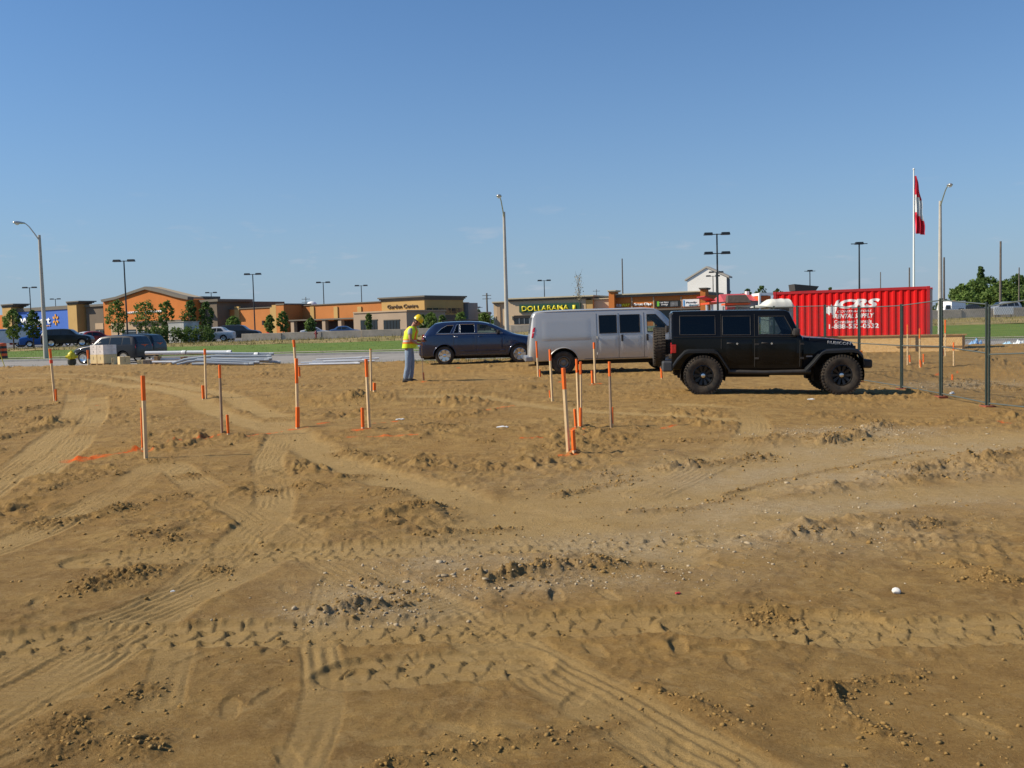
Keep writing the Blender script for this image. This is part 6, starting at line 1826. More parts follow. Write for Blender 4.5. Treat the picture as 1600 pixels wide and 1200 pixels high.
MB().box(-Lc + .02, -Lc + .06, .12, Wc - .12, .1, Hc - .1).build('end_wall', M_cred, C_.root)
M_wht = mat('sign_white', (.78, .78, .76), .6, noise=(3, .1))
def paint_on(me, a, z, name='lettering'):
    """lettering laid onto the corrugated side"""
    bm = bmesh.new(); bm.from_mesh(me)
    for x in brk:
        bmesh.ops.bisect_plane(bm, geom=bm.verts[:] + bm.edges[:] + bm.faces[:], plane_co=(x - a, 0, 0), plane_no=(1, 0, 0))
    for v in bm.verts: v.co.y = corr(v.co.x + a) + .012 - .004
    bm.to_mesh(me); bm.free(); me.materials.append(M_wht); me.update()
    o = link(name, me, side); o.location = (a, 0, z); return o
def clet(s, px0, px1, pt, pb, shear=0, bold=.02):
    a0, a1, z0, z1 = C_.span(px0, px1, pt, pb)
    paint_on(text_mesh(s, a1 - a0, z1 - z0, shear, bold, 0), (a0 + a1) / 2, z0)
clet('CRS', 1309, 1375, 467, 481.5, .35, .055)
clet('CONTRACTORS', 1308, 1362, 484.5, 488, .3, .015)
clet('RENTAL SUPPLY', 1303, 1366, 489.8, 497, .3, .03)
clet('Container Rentals', 1303, 1362, 499.5, 505, 0, .02)
clet('1-888-552-0532', 1295, 1373, 505.8, 513.2, 0, .03)
# leaf emblem with its slash
def flat_poly(pts, name='emblem'):
    me = bpy.data.meshes.new(name); P = [C_.hit(*p) for p in pts]
    ca = sum(p[0] for p in P) / len(P)
    me.from_pydata([(p[0] - ca, 0, p[1]) for p in P], [], [list(range(len(P)))])
    paint_on(me, ca, 0, name)
flat_poly([(1289, 480), (1293, 480), (1294, 477), (1297, 480), (1299, 475), (1301, 479), (1304, 476), (1304, 482), (1303, 487), (1303, 492), (1299.5, 492), (1299, 489), (1297, 489), (1296, 493), (1293, 490), (1290, 489), (1289, 486), (1291, 485)])
flat_poly([(1304, 476), (1307, 470), (1312, 468), (1303, 496), (1300.5, 497), (1304, 484)])
tag(C_.root, 'red corrugated shipping container with white rental lettering', 'container')

# padded equipment under a white cover in front of the container
p = at_y(1213, 520, 37.6); gz = ground_z(p.x, p.y)
t = empty('covered_trailer', (p.x, p.y, gz))
zt = at_y(1213, 480, 37.6).z - gz
MB().box(-.30, .68, 0, 1.2, .35, zt).build('body', mat('grey_cabinet', (.36, .38, .38), .5, noise=(1, .1)), t, bevel=.03)
MB().box(-.22, .50, -.02, .05, zt - .17, zt - .04).build('vent', M_dark, t)
for k in range(2): MB().box(-.24, .60, -.03, .04, zt - .42 - .3 * k, zt - .22 - .3 * k).build('panel', mat('pale_panel', (.50, .51, .50), .5), t, bevel=.01)
mb = MB(); V = []; nx, na = 44, 10
for i in range(nx + 1):
    q = i / nx; x = -.72 + 1.42 * q
    hh = (.09 + .25 * float(sstep(0.18, 0.42, q))) * (1 - .07 * abs(math.sin(q * math.pi * 4))) * float(sstep(0, .04, q) * sstep(1.0, .93, q) * .85 + .15)
    for k in range(na + 1):
        a = math.pi * k / na
        V.append((x, .6 - .68 * math.cos(a), zt + .01 + hh * math.sin(a) ** .6))
mb.add(V, [(i*(na+1)+k, i*(na+1)+k+1, (i+1)*(na+1)+k+1, (i+1)*(na+1)+k) for i in range(nx) for k in range(na)])
mb.add([(-.72, -.08, zt), (.70, -.08, zt), (.70, 1.28, zt), (-.72, 1.28, zt)], [(0, 1, 2, 3)])
mb.build('cover', mat('white_tarp', (.66, .65, .56), .7), t, smooth=50)
for y in (-.02, 1.1):
    M = Matrix.Translation((.2, y, .33)) @ Matrix.Rotation(math.pi / 2, 4, 'X')
    MB().lathe(tyre_profile(.33, .18, .18), 20, M=M, closed=True).build('wheel', M_rub, t, smooth=40)
tag(t, 'grey equipment trailer under a ribbed white cover beside the red container', 'trailer')

# ================================================================== wooden formwork in front of the container
M_osb = mat('strand_board', (.60, .37, .135), .85, noise=(9, .4, (.74, .50, .23)), bump=(12, .3)); M_lum = mat('lumber', (.36, .22, .10), .85, noise=(3, .25))
f0, f1 = at_y(1262, 540, 38.6), at_y(1508, 540, 35.9)
gz = float(broad_z((f0.x + f1.x) / 2, 37.2)) - .02
t = empty('wooden_formwork', (f0.x, f0.y, gz), math.atan2(f1.y - f0.y, f1.x - f0.x)); Lf = math.hypot(f1.x - f0.x, f1.y - f0.y)
zt = at_y(1420, 523, 36.9).z - gz
nb = 3
for i in range(nb):
    x0, x1 = i * Lf / nb + .006, (i + 1) * Lf / nb - .006
    o = MB().box(x0, x1, 0, .016, -.05, zt - .05).build('board', M_osb, t); o.location.y = .003 * (i % 2)
MB().box(-.02, Lf + .06, -.05, .06, zt - .048, zt).build('top_plate', M_lum, t)
for i in range(9):
    x = .05 + i * (Lf - .15) / 8
    MB().box(x, x + .04, .018, .10, -.1, zt - .05).build('stud', M_lum, t)
for x in (Lf * .70, Lf - .10): MB().box(x, x + .045, -.045, -.003, -.1, zt - .052).build('batten', mat('dark_lumber', (.12, .08, .05), .9), t)
MB().box(Lf * .58, Lf + .1, -.03, -.004, .20, .24).build('rail', M_lum, t)
tag(t, 'low formwork of strand board panels in front of the red container', 'formwork')
# sheets of plastic lying behind the fence
def sheet(name, px, py, wx, wy, hgt, m, label, seed):
    p = on_ground(px, py); r = np.random.RandomState(seed)
    n = 22; X, Y_ = np.meshgrid(np.linspace(-1, 1, n), np.linspace(-1, 1, n))
    Z = hgt * np.clip(1.1 - X ** 2 - Y_ ** 2, 0, 1) * (.5 + np.abs(fbm(X * 2.2 + seed, Y_ * 2.2, 3, seed)) * 1.8) + .015
    gz = dirt((X * wx + p.x).ravel(), (Y_ * wy + p.y).ravel())[0].reshape(n, n)
    V = np.stack([X * wx * (1 + .15 * fbm(Y_ * 2, X, 2, seed)), Y_ * wy * (1 + .15 * fbm(X * 2, Y_, 2, seed + 1)), Z + gz - p.z], 2).reshape(-1, 3)
    i = np.arange(n * n).reshape(n, n)
    F = np.stack([i[:-1, :-1].ravel(), i[:-1, 1:].ravel(), i[1:, 1:].ravel(), i[1:, :-1].ravel()], 1)
    o = link(name, raw_mesh(name, V, F, [m], False)); o.location = (p.x, p.y, p.z)
    return tag(o, label, 'sheeting')
M_tb = mat('blue_sheet', (.20, .36, .58), .45); M_tw = mat('pale_sheet', (.62, .66, .66), .5)
sheet('plastic_sheeting', 1524, 543, .42, .5, .34, M_tb, 'crumpled blue plastic sheeting at the end of the formwork', 3)
sheet('plastic_sheeting', 1574, 541, .25, .4, .20, mat('pale_blue_sheet', (.40, .62, .78), .5), 'light blue crumpled plastic sheet near the right edge by the road', 5)
sheet('plastic_sheeting', 1594, 540, .40, .4, .22, M_tw, 'whitish crumpled plastic sheet at the right edge by the road', 7)

# ================================================================== wire fence panels
M_gal = mat('green_grey_steel', (.045, .065, .055), .5, metal=.4, noise=(4, .3)); M_rail = mat('galvanised_rail', (.12, .14, .125), .5, metal=.3)
M_wire = mat('fence_wire', (.16, .18, .165), .5, metal=.5)
posts = [on_ground(1543, 635), on_ground(1470, 623), on_ground(1409, 608)]
fx = [(posts[0].x + .12, 13.9), (posts[0].x, posts[0].y), (posts[1].x, posts[1].y), (posts[2].x, posts[2].y)] + [(posts[2].x + .03 * k, posts[2].y + 2.85 * k) for k in range(1, 8)]
lab = ['wire fence panel nearest the camera, cut by the right picture edge', 'wire fence panel between the two nearest dark posts', 'second full wire fence panel, right of the off-road car', 'wire fence panel just in front of the off-road bumper',
       'wire fence panel behind the hood of the off-road car', 'wire fence panel behind the windscreen of the off-road car', 'wire fence panel in front of the covered trailer', 'far wire fence panel behind the off-road roof', 'farther wire fence panel left of the covered trailer', 'last wire fence panel toward the road']
for i in range(len(fx) - 1):
    a, b = Vector(fx[i]), Vector(fx[i + 1])
    za, zb = ground_z(*a), ground_z(*b)
    d = (b - a); L = d.length
    t = empty('fence_panel', (a.x, a.y, za), math.atan2(d.y, d.x))
    sl = (zb - za)
    hA, hB = (2.03, 1.86) if i == 0 else (1.98, 1.98)
    if i == 1: hA = 1.90
    x0, x1 = .05, L - .05
    def zz(x, h0, h1): return sl * x / L + h0 + (h1 - h0) * x / L
    for x, hh in ((x0, hA), (x1, hB)):
        MB().rod((x, 0, zz(x, 0, 0) - .06), (x, 0, zz(x, hA, hB) + .03), .022, n=10).build('post', M_gal, t, smooth=60)
        MB().box(x - .07, x + .07, -.10, .10, zz(x, 0, 0) - .06, zz(x, 0, 0) + .022).build('foot', mat('rusty_foot', (.26, .07, .03), .9, noise=(5, .4)), t, bevel=.01)
    for f_, nm in ((.995, 'top_rail'), (.52, 'middle_rail'), (.035, 'bottom_rail')):
        MB().rod((x0, 0, zz(x0, hA * f_, hB * f_)), (x1, 0, zz(x1, hA * f_, hB * f_)), .013, n=8).build(nm, M_rail, t, smooth=60)
    mb = MB(); sp = .075
    z0f, z1f = .07, 1.0
    def P(u, v): return (x0 + u, .0, zz(x0 + u, .06 + v, .06 + v))
    Wd, Ht = x1 - x0, min(hA, hB) - .10
    for s_ in (1, -1):
        c = -Ht if s_ > 0 else 0.0
        while c < Wd + (0 if s_ > 0 else Ht):
            # line u = c + s_*v
            lo, hi = 0.0, Ht
            if s_ > 0: lo, hi = max(lo, -c), min(hi, Wd - c)
            else: lo, hi = max(lo, c - Wd), min(hi, c)
            if hi - lo > .02: mb.rod(P(c + s_ * lo, lo), P(c + s_ * hi, hi), .0013, n=3, cap=False)
            c += sp
    mb.build('wire_mesh', M_wire, t)
    tag(t, lab[i], 'fence panel', 'temporary wire fence panels along the plot')

# ================================================================== survey stakes
M_stk = mat('stake_pine', (.78, .57, .31), .8, noise=(6, .3, (.62, .43, .22))); M_stk2 = mat('stake_grey_pine', (.36, .25, .15), .85, noise=(6, .3))
M_opaint = mat('fluorescent_orange', (.97, .165, .008), .6, noise=(9, .1))
def stake(top, base, frac, wpx, label, m=None, name='survey_stake', cat='stake', grp='tall survey stakes', bead=None):
    b = stand(*base)
    tp = at_y(top[0], top[1], b.y)
    v = tp - b
    h = v.length
    wd = max(.02, wpx * b.y / FPX)
    t = empty(name, b)
    rot = v.to_track_quat('Z', 'Y').to_matrix().to_4x4()
    yaw = Matrix.Rotation(R(-38) + ((base[0] * 37) % 20 - 10) * .012, 4, 'Z'); wd *= .80
    M = rot @ yaw
    zt = h * (1 - frac)
    mb = MB(); mb.add([(-wd*.1,-wd*.1,-.2),(wd*.1,-wd*.1,-.2),(wd*.1,wd*.1,-.2),(-wd*.1,wd*.1,-.2),(-wd/2,-wd*.3,-.03),(wd/2,-wd*.3,-.03),(wd/2,wd*.3,-.03),(-wd/2,wd*.3,-.03),(-wd/2,-wd*.3,zt),(wd/2,-wd*.3,zt),(wd/2,wd*.3,zt),(-wd/2,wd*.3,zt)],
           [(3,2,1,0),(0,1,5,4),(1,2,6,5),(2,3,7,6),(3,0,4,7),(4,5,9,8),(5,6,10,9),(6,7,11,10),(7,4,8,11),(8,9,10,11)], M=M)
    mb.build('shaft', m or M_stk, t)
    e = .0015
    MB().box(-wd/2 - e, wd/2 + e, -wd*.3 - e, wd*.3 + e, zt, h, M=M).build('painted_tip', M_opaint, t, bevel=.003, seg=1)
    if bead:
        MB().box(-wd/2 - .006, wd/2 + .006, -wd*.3 - .006, wd*.3 + .006, zt - .12, zt - .04, M=M).build('ribbon', mat('orange_ribbon', (.85, .07, .02), .5), t)
    return tag(t, label, cat, grp)
for a in [((223,587),(228,716),.30,7,'thick stake with orange tip nearest on the left'), ((78,545),(86,627),.18,4.2,'leaning ribboned stake farthest on the left'),
          ((320,545),(322,622),.12,4,'slim stake in front of the grey pipe pile'), ((343,570),(347,680),.20,4.6,'weathered dark stake right of the thick left stake'),
          ((459,531),(465,612),.14,4.4,'tall leaning stake whose tip reaches above the grass'), ((463,560),(465,667),.36,5.4,'stake with long orange tip left of centre'),
          ((572,561),(577,669),.26,5.6,'stake with orange tip left of the worker'), ((579,545),(580,611),.02,3.6,'plain unpainted lath left of the worker'),
          ((859,546),(863,628),.22,4.6,'stake in front of the rear wheel of the van'), ((838,533),(841,590),.46,3.6,'stake in front of the rear bumper of the van'),
          ((880,575),(888,711),.26,8,'thick leaning stake nearest the camera in the centre cluster'), ((901,561),(905,667),.20,5.2,'left one of the two close stakes in the centre cluster'),
          ((907,565),(908,667),.20,5.2,'right one of the two close stakes in the centre cluster'), ((928,535),(930,599),.16,4.2,'stake in front of the side door of the van'),
          ((952,565),(955,668),.22,5.2,'half grey stake on the right of the centre cluster'), ((1418,507),(1418,571),.24,3.6,'stake behind the fence left of the middle fence post'),
          ((1437,513),(1437,577),.26,3.6,'second stake behind the fence before the container end'), ((1477,500),(1477,557),.36,3.4,'stake just right of the street light behind the fence'),
          ((1490,535),(1490,572),.34,3.6,'short stake in front of the formwork end'), ((137,547),(139,574),.5,3.4,'dark orange stake left of the stacked boxes')]:
    stake(*a, m=M_stk2 if 'weathered' in a[4] or 'half grey' in a[4] else None, bead='ribboned' in a[4])
for a in [((221,637),(223,702),.95,4,'orange marker beside the thick left stake'), ((87,608),(88,627),.95,3.4,'small orange marker at the farthest left stake'), ((317,602),(318,623),.95,5,'orange marker beside the stake before the pipe pile'),
          ((355,648),(357,681),.95,4.5,'orange marker beside the weathered dark stake'), ((465,636),(465,668),.95,7,'thick orange marker at the foot of the long tipped stake'), ((467,573),(468,590),.95,4,'small far orange marker behind the long tipped stake'), ((566,637),(567,672),.95,6,'orange marker left of the stake by the worker'),
          ((585,598),(585,613),.95,5.2,'low orange marker at the unpainted lath'), ((661,582),(662,596),.95,3.6,'orange marker at the feet of the worker'), ((843,577),(844,589),.95,3.8,'low orange marker behind the rear of the van'),
          ((895,672),(897,712),.95,8,'thickest orange marker in the centre cluster'), ((898,639),(900,671),.95,5,'lettered orange marker, left one in the cluster'), ((907,637),(907,668),.95,5,'lettered orange marker, right one in the cluster'),
          ((925,579),(926,601),.95,4.6,'orange marker below the side door of the van'), ((957,636),(957,664),.95,3.6,'thin orange marker behind the half grey stake'), ((1033,573),(1034,592),.95,4.4,'orange marker behind the bumper of the off-road car'),
          ((1421,555),(1422,569),.95,4.4,'orange marker behind the fence left of the middle post'), ((1438,562),(1439,577),.95,4.6,'orange marker behind the fence, nearer of a pair'), ((1443,553),(1443,570),.95,3.6,'orange marker behind the fence, farther of a pair'),
          ((1473,545),(1473,556),.95,4,'orange marker just right of the tall fence post'), ((1488,585),(1488,596),.95,4.4,'orange marker left of the gravel heap behind the fence'), ((859,610),(860,622),.95,3.4,'small orange marker hidden behind the stake by the van wheel'),
          ((577,546),(577,556),.9,3,'far orange marker on the road edge behind the lath')][:-1]:
    stake(*a, name='marker_stub', cat='marker', grp='short orange marker stubs')

# ================================================================== goods on the left: boxes, pipes, hydrant
M_card = mat('cardboard', (.74, .54, .26), .85, noise=(2, .15)); M_wrap = mat('wrapped_carton', (.80, .69, .60), .45, noise=(2.5, .25)); M_card2 = mat('dull_cardboard', (.22, .16, .11), .85, noise=(2, .3))
p = stand(157, 571.5); gx, gy, gz = p.x, p.y + .45, p.z
t = empty('pallet', (gx, gy, gz), R(-24))
for k in range(5): MB().box(-.52, .52, -.48 + k * .21, -.34 + k * .21, .09, .115).build('plank', M_lum, t)
for x in (-.5, -.05, .40): MB().box(x, x + .10, -.48, .50, .0, .088).build('bearer', M_lum, t)
tag(t, 'wooden pallet under the stacked boxes', 'pallet')
def carton(x, y, z, w, d, h, m, label, rz=0.0, grp='boxes stacked on the pallet'):
    if 'pallet stack' in label and rz == 0.0:
        rz = R(-24); dx = x - gx; x, y = gx + dx * math.cos(rz), gy + dx * math.sin(rz)
    t = empty('carton', (x, y, z), rz)
    MB().box(-w/2, w/2, -d/2, d/2, 0, h).build('box', m, t, bevel=.008, seg=1)
    MB().box(-.03, .03, -d/2 - .002, d/2 + .002, h + .0005, h + .003).build('tape', mat('packing_tape', (.55, .42, .25), .3), t)
    MB().box(-.012, .012, -d/2 - .003, -d/2 - .0015, h * .45, h * .8).build('print', mat('dark_print', (.12, .08, .05), .7), t)
    return tag(t, label, 'box', grp)
carton(gx - .245, gy, gz + .116, .46, .9, .46, M_card, 'tan cardboard box, lower left of the pallet stack'); carton(gx + .245, gy, gz + .116, .46, .9, .46, M_card, 'tan cardboard box, lower right of the pallet stack')
carton(gx - .235, gy, gz + .578, .46, .88, .25, M_wrap, 'pinkish wrapped box, middle left of the pallet stack'); carton(gx + .235, gy, gz + .578, .46, .88, .25, M_wrap, 'pinkish wrapped box, middle right of the pallet stack')
carton(gx - .235, gy, gz + .830, .46, .88, .24, M_wrap, 'pinkish wrapped box, top left of the pallet stack'); carton(gx + .235, gy, gz + .830, .46, .88, .24, M_wrap, 'pinkish wrapped box, top right of the pallet stack')
q = stand(176, 572); carton(q.x, q.y + .2, q.z, .12, .4, .42, M_card, 'narrow upright box right of the pallet stack', .1, 'boxes on the ground')
q = stand(191, 573); carton(q.x, q.y + .25, q.z, .50, .5, .50, M_card, 'open tan box with dark side on the ground', .6, 'boxes on the ground')
q = stand(219, 572); carton(q.x, q.y + .2, q.z, .30, .4, .30, M_card, 'small tan box left of the brown box', 0, 'boxes on the ground')
q = stand(229, 572); carton(q.x, q.y + .25, q.z, .36, .5, .30, M_card2, 'brown box at the left end of the pipes', 0, 'boxes on the ground')
q = stand(206, 566); 
t = empty('plank_stack', (q.x, q.y + .4, q.z)); 
for k in range(3): MB().box(-.62, .62, -.15 + .02 * k, .15 + .02 * k, .28 + .045 * k, .32 + .045 * k).build('plank', M_lum, t)
for x in (-.5, .5): MB().box(x - .08, x + .08, -.15, .15, -.02, .279).build('block', M_card2, t)
tag(t, 'short stack of planks on blocks among the boxes', 'planks')
# hydrant
p = stand(113, 575); t = empty('fire_hydrant', p)
M_hy = mat('hydrant_yellow', (.60, .50, .01), .45); M_hb = mat('hydrant_black', (.025, .03, .02), .5)
MB().lathe([(.17, -.1), (.17, .04), (.12, .06), (.11, .12), (.16, .16), (.20, .22), (.20, .40), (.15, .44)], 18).build('barrel', M_hb, t, smooth=40)
MB().lathe([(.15, .44), (.18, .45), (.19, .62), (.17, .72), (.10, .79), (.05, .81), (.05, .86), (.004, .87)], 18).build('bonnet', M_hy, t, smooth=40)
for sx in (-1, 1): MB().rod((sx * .1, 0, .55), (sx * .28, 0, .55), .075, n=10).build('nozzle', M_hy, t, smooth=50)
MB().rod((0, -.1, .52), (0, -.28, .52), .09, n=10).build('nozzle', M_hy, t, smooth=50)
MB().lathe([(.10, -.1), (.10, .05), (.08, .06)], 12).build('foot', M_hy, t)
tag(t, 'yellow and black fire hydrant beside the road', 'hydrant')
# pipes
M_pvc = mat('white_pipe', (.72, .73, .73), .35, noise=(2, .06)); M_gcon = mat('grey_conduit', (.42, .45, .46), .45, noise=(2, .1))
M_blkm = mat('black_mark', (.03, .03, .03), .6)
def pipe(pa, pb, r, m, label, grp, bend=None, lift=(0, 0)):
    # ends given as image column and distance
    a, b = (Vector((at_y(q[0], 568, q[1]).x, q[1], 0)) for q in (pa, pb))
    a.z = ground_z(a.x, a.y) + lift[0] + r; b.z = ground_z(b.x, b.y) + lift[1] + r
    d = b - a; L = d.length; e = d / L
    t = empty('pipe', a)
    path = [Vector((0, 0, 0)) + d * s for s in (0, .25, .5, .75, 1)]
    if bend: path = [Vector(bend)] + [Vector(bend) * .45 + d * .02] + path[1:]
    n = 12
    mb = MB(); mb.tube(path, r, n, cap=False)
    mb.tube([p_ + e * 0 for p_ in path], r * .86, n, cap=False)
    mb.build('tube', m, t, smooth=60)
    MB().tube([path[-1] - e * .18, path[-1] - e * .16, path[-1] + e * .01], [r * 1.02, r * 1.16, r * 1.16], n, cap=False).build('socket', m, t, smooth=60)
    return tag(t, label, 'pipe', grp)
gw, gg, gt = 'big white pipes lying on blocks', 'grey conduits in the pile', 'thin white pipes lying by the road'
pipe((228, 42.6), (291, 42.6), .085, M_pvc, 'big white pipe on top, its left end by the dark car', gw, lift=(.42, .42))
pipe((293, 42.6), (362, 42.5), .085, M_pvc, 'big white pipe on top, middle length', gw, lift=(.42, .42))
pipe((364, 42.6), (404, 42.4), .07, M_pvc, 'big white pipe on top, right hand length', gw, lift=(.36, .36))
pipe((238, 42.3), (285, 42.3), .055, M_pvc, 'lower white pipe beneath the big one, front', gw, lift=(.05, .05))
pipe((236, 42.7), (284, 42.7), .055, M_pvc, 'lower white pipe beneath the big one, rear', gw, lift=(.16, .16))
nm9 = ['longest grey conduit with its bent end lifted at the left', 'second bent grey conduit under the longest one', 'straight grey conduit in the middle of the pile', 'lowest grey conduit at the front of the pile', 'short front grey conduit lying on the dirt',
       'topmost grey conduit reaching farthest right', 'grey conduit sliding off the right end of the pile', 'third bent grey conduit behind the others', 'shortest grey conduit on the front edge']
for i, (a, b, la, lb, bd) in enumerate([((300, 41.9), (424, 42.3), .28, .30, (-.75, -.3, -.30)), ((303, 41.7), (425, 42.1), .17, .20, (-.62, -.35, -.20)), ((308, 41.5), (420, 41.9), .10, .14, None), ((305, 41.2), (405, 41.5), .11, .06, None), ((300, 41.0), (396, 41.2), .0, .0, None),
                                      ((318, 42.2), (428, 42.5), .40, .40, None), ((330, 41.8), (438, 42.2), .22, .04, None), ((312, 42.0), (418, 42.4), .34, .26, (-.5, -.3, -.36)), ((320, 40.8), (388, 41.0), .0, .0, None)]):
    pipe(a, b, .058, M_gcon, nm9[i], gg, bend=bd, lift=(la, lb))
for i, (a, b, l) in enumerate([((466, 40.6), (562, 40.6), 0), ((470, 40.8), (570, 41.1), .06), ((480, 41.0), (585, 41.6), .02), ((488, 41.2), (592, 41.9), .12), ((500, 41.4), (578, 42.1), .18), ((505, 40.9), (572, 41.0), .12), ((476, 41.5), (555, 42.0), .02), ((483, 40.7), (560, 40.9), .02), ((494, 41.1), (566, 41.4), .20)]):
    pipe(a, b, .036, M_pvc, '%s thin white pipe from the front of the bundle left of the worker' % ['first', 'second', 'third', 'fourth', 'fifth', 'sixth', 'seventh', 'eighth', 'ninth'][i], gt, lift=(l, l + .02))
for i, (x, y) in enumerate([(247, 42.6), (288, 42.6), (340, 42.6), (395, 42.5)]):
    q = Vector((at_y(x, 568, y).x, y, 0)); q.z = ground_z(q.x, q.y); o = MB().box(-.08, .08, -.25, .25, -.05, .34 if i < 3 else .28).build('timber_block', M_lum, None, bevel=.008, seg=1); o.location = q
    tag(o, ['timber block under the left end of the big white pipe', 'timber block under the joint of the big white pipe', 'timber block under the printed white pipe', 'timber block under the right hand white pipe'][i], 'timber', 'timber blocks under the pipes')
# black print on the white pipe is a sleeve of marks
# traffic barrels on the verge
M_tor = mat('barrel_orange', (.72, .10, .02), .5); M_tbk = mat('barrel_black', (.02, .02, .022), .5)
for i, (px, Y) in enumerate([(5, 64.5), (-4, 63.0)]):
    b = lot_point(px, Y); t = empty('traffic_barrel', b)
    for k in range(6):
        MB().lathe([(.29 - .008 * k, .02 + k * .165), (.285 - .008 * k, .02 + (k + 1) * .165)], 16).build('band', M_tbk if k % 2 == 0 else M_tor, t, smooth=50)
    MB().lathe([(.34, -.05), (.34, .03), (.004, .03)], 16).build('base', M_tbk, t)
    MB().lathe([(.24, 1.01), (.20, 1.05), (.004, 1.06)], 16).build('lid', M_tor, t)
    tag(t, ['orange and black striped traffic barrel at the left picture edge', 'striped traffic barrel cut off by the left picture edge'][i], 'barrel', 'striped traffic barrels')
p = stand(-6, 573); t = empty('survey_tripod', p)
for k in range(3):
    a = k * 2.094 + .3; MB().rod((.42 * math.cos(a), .42 * math.sin(a), -.03), (.05 * math.cos(a), .05 * math.sin(a), 1.35), .02, n=6).build('leg', mat('tripod_yellow', (.62, .50, .03), .5), t)
MB().lathe([(.10, 1.33), (.10, 1.38), (.004, 1.38)], 12).build('head', M_blk, t)
tag(t, 'yellow tripod leg showing at the left picture edge', 'tripod')

# ================================================================== litter
def litter(px, py, w, d, h, m, label, rz, seed):
    p = stand(px, py); r = np.random.RandomState(seed)
    n = 8; X, Y_ = np.meshgrid(np.linspace(-1, 1, n), np.linspace(-1, 1, n))
    Z = h * (.4 + np.abs(fbm(X * 1.6 + seed, Y_ * 1.6, 3, seed)) * 2) * np.clip(1.3 - np.maximum(np.abs(X), np.abs(Y_)) ** 2 * .9, .1, 1)
    V = np.stack([X * w, Y_ * d, Z], 2).reshape(-1, 3)
    V2 = V.copy(); V2[:, 2] -= .004
    i = np.arange(n * n).reshape(n, n)
    F = np.stack([i[:-1, :-1].ravel(), i[:-1, 1:].ravel(), i[1:, 1:].ravel(), i[1:, :-1].ravel()], 1)
    o = link('litter_scrap', raw_mesh('litter_scrap', np.concatenate([V, V2]), np.concatenate([F, F[:, ::-1] + n * n]), [m], True)); o.location = (p.x, p.y, p.z + .004); o.rotation_euler = (0, 0, rz)
    tag(o, label, 'litter', 'scraps of litter on the dirt')
M_pap = mat('paper', (.70, .70, .68), .7)
litter(625, 656, .075, .035, .02, M_pap, 'white paper scrap right of the marker by the worker', .1, 1)
litter(785, 669, .09, .035, .02, M_pap, 'white plastic bottle like scrap in the middle of the plot', -.1, 2)
litter(1267, 625, .07, .05, .02, M_pap, 'white scrap below the front door of the off-road car', 0, 3)
litter(1487, 617, .10, .03, .05, M_pap, 'white scrap by the foot of the fence', .8, 4)
litter(1059, 926, .016, .01, .008, mat('red_scrap', (.45, .04, .05), .6), 'small dark red scrap right of centre', .3, 5)
litter(270, 925, .014, .006, .006, M_pap, 'thin white splinter in the left foreground', .2, 6)
# pale stone on the right
p = stand(1399, 924)
bm = bmesh.new(); bmesh.ops.create_icosphere(bm, subdivisions=2, radius=.025)
for v in bm.verts: v.co *= 1 + .25 * math.sin(v.co.x * 90 + v.co.y * 60); v.co.z *= .75
me = bpy.data.meshes.new('white_stone'); bm.to_mesh(me); bm.free(); me.materials.append(mat('pale_stone', (.72, .69, .62), .8, noise=(20, .2)))
o = link('white_stone', me); o.location = (p.x, p.y, p.z + .014); tag(o, 'single white stone lying on the right foreground dirt', 'stone')
# ================================================================== the worker
def skin_mesh(name, joints, edges, root=0, sub=2):
    """joints: name -> (x, y, z, radius); one continuous surface grown round the edges"""
    names = list(joints)
    me = bpy.data.meshes.new(name)
    me.from_pydata([joints[n][:3] for n in names], [(names.index(a), names.index(b)) for a, b in edges], [])
    o = bpy.data.objects.new(name, me); col.objects.link(o)
    sk = o.modifiers.new('skin', 'SKIN'); sk.use_smooth_shade = True; sk.branch_smoothing = .6
    if not me.skin_vertices: me.attributes.new('skin', 'FLOAT', 'POINT')
    for i, n in enumerate(names):
        j = joints[n]; r = j[3]
        me.skin_vertices[0].data[i].radius = r if isinstance(r, tuple) else (r, r)
    me.skin_vertices[0].data[root].use_root = True
    sb = o.modifiers.new('sub', 'SUBSURF'); sb.levels = sub; sb.render_levels = sub
    bpy.context.view_layer.update()
    m2 = bpy.data.meshes.new_from_object(o.evaluated_get(bpy.context.evaluated_depsgraph_get()))
    bpy.data.objects.remove(o, do_unlink=True)
    m2.polygons.foreach_set('use_smooth', [True] * len(m2.polygons))
    return m2
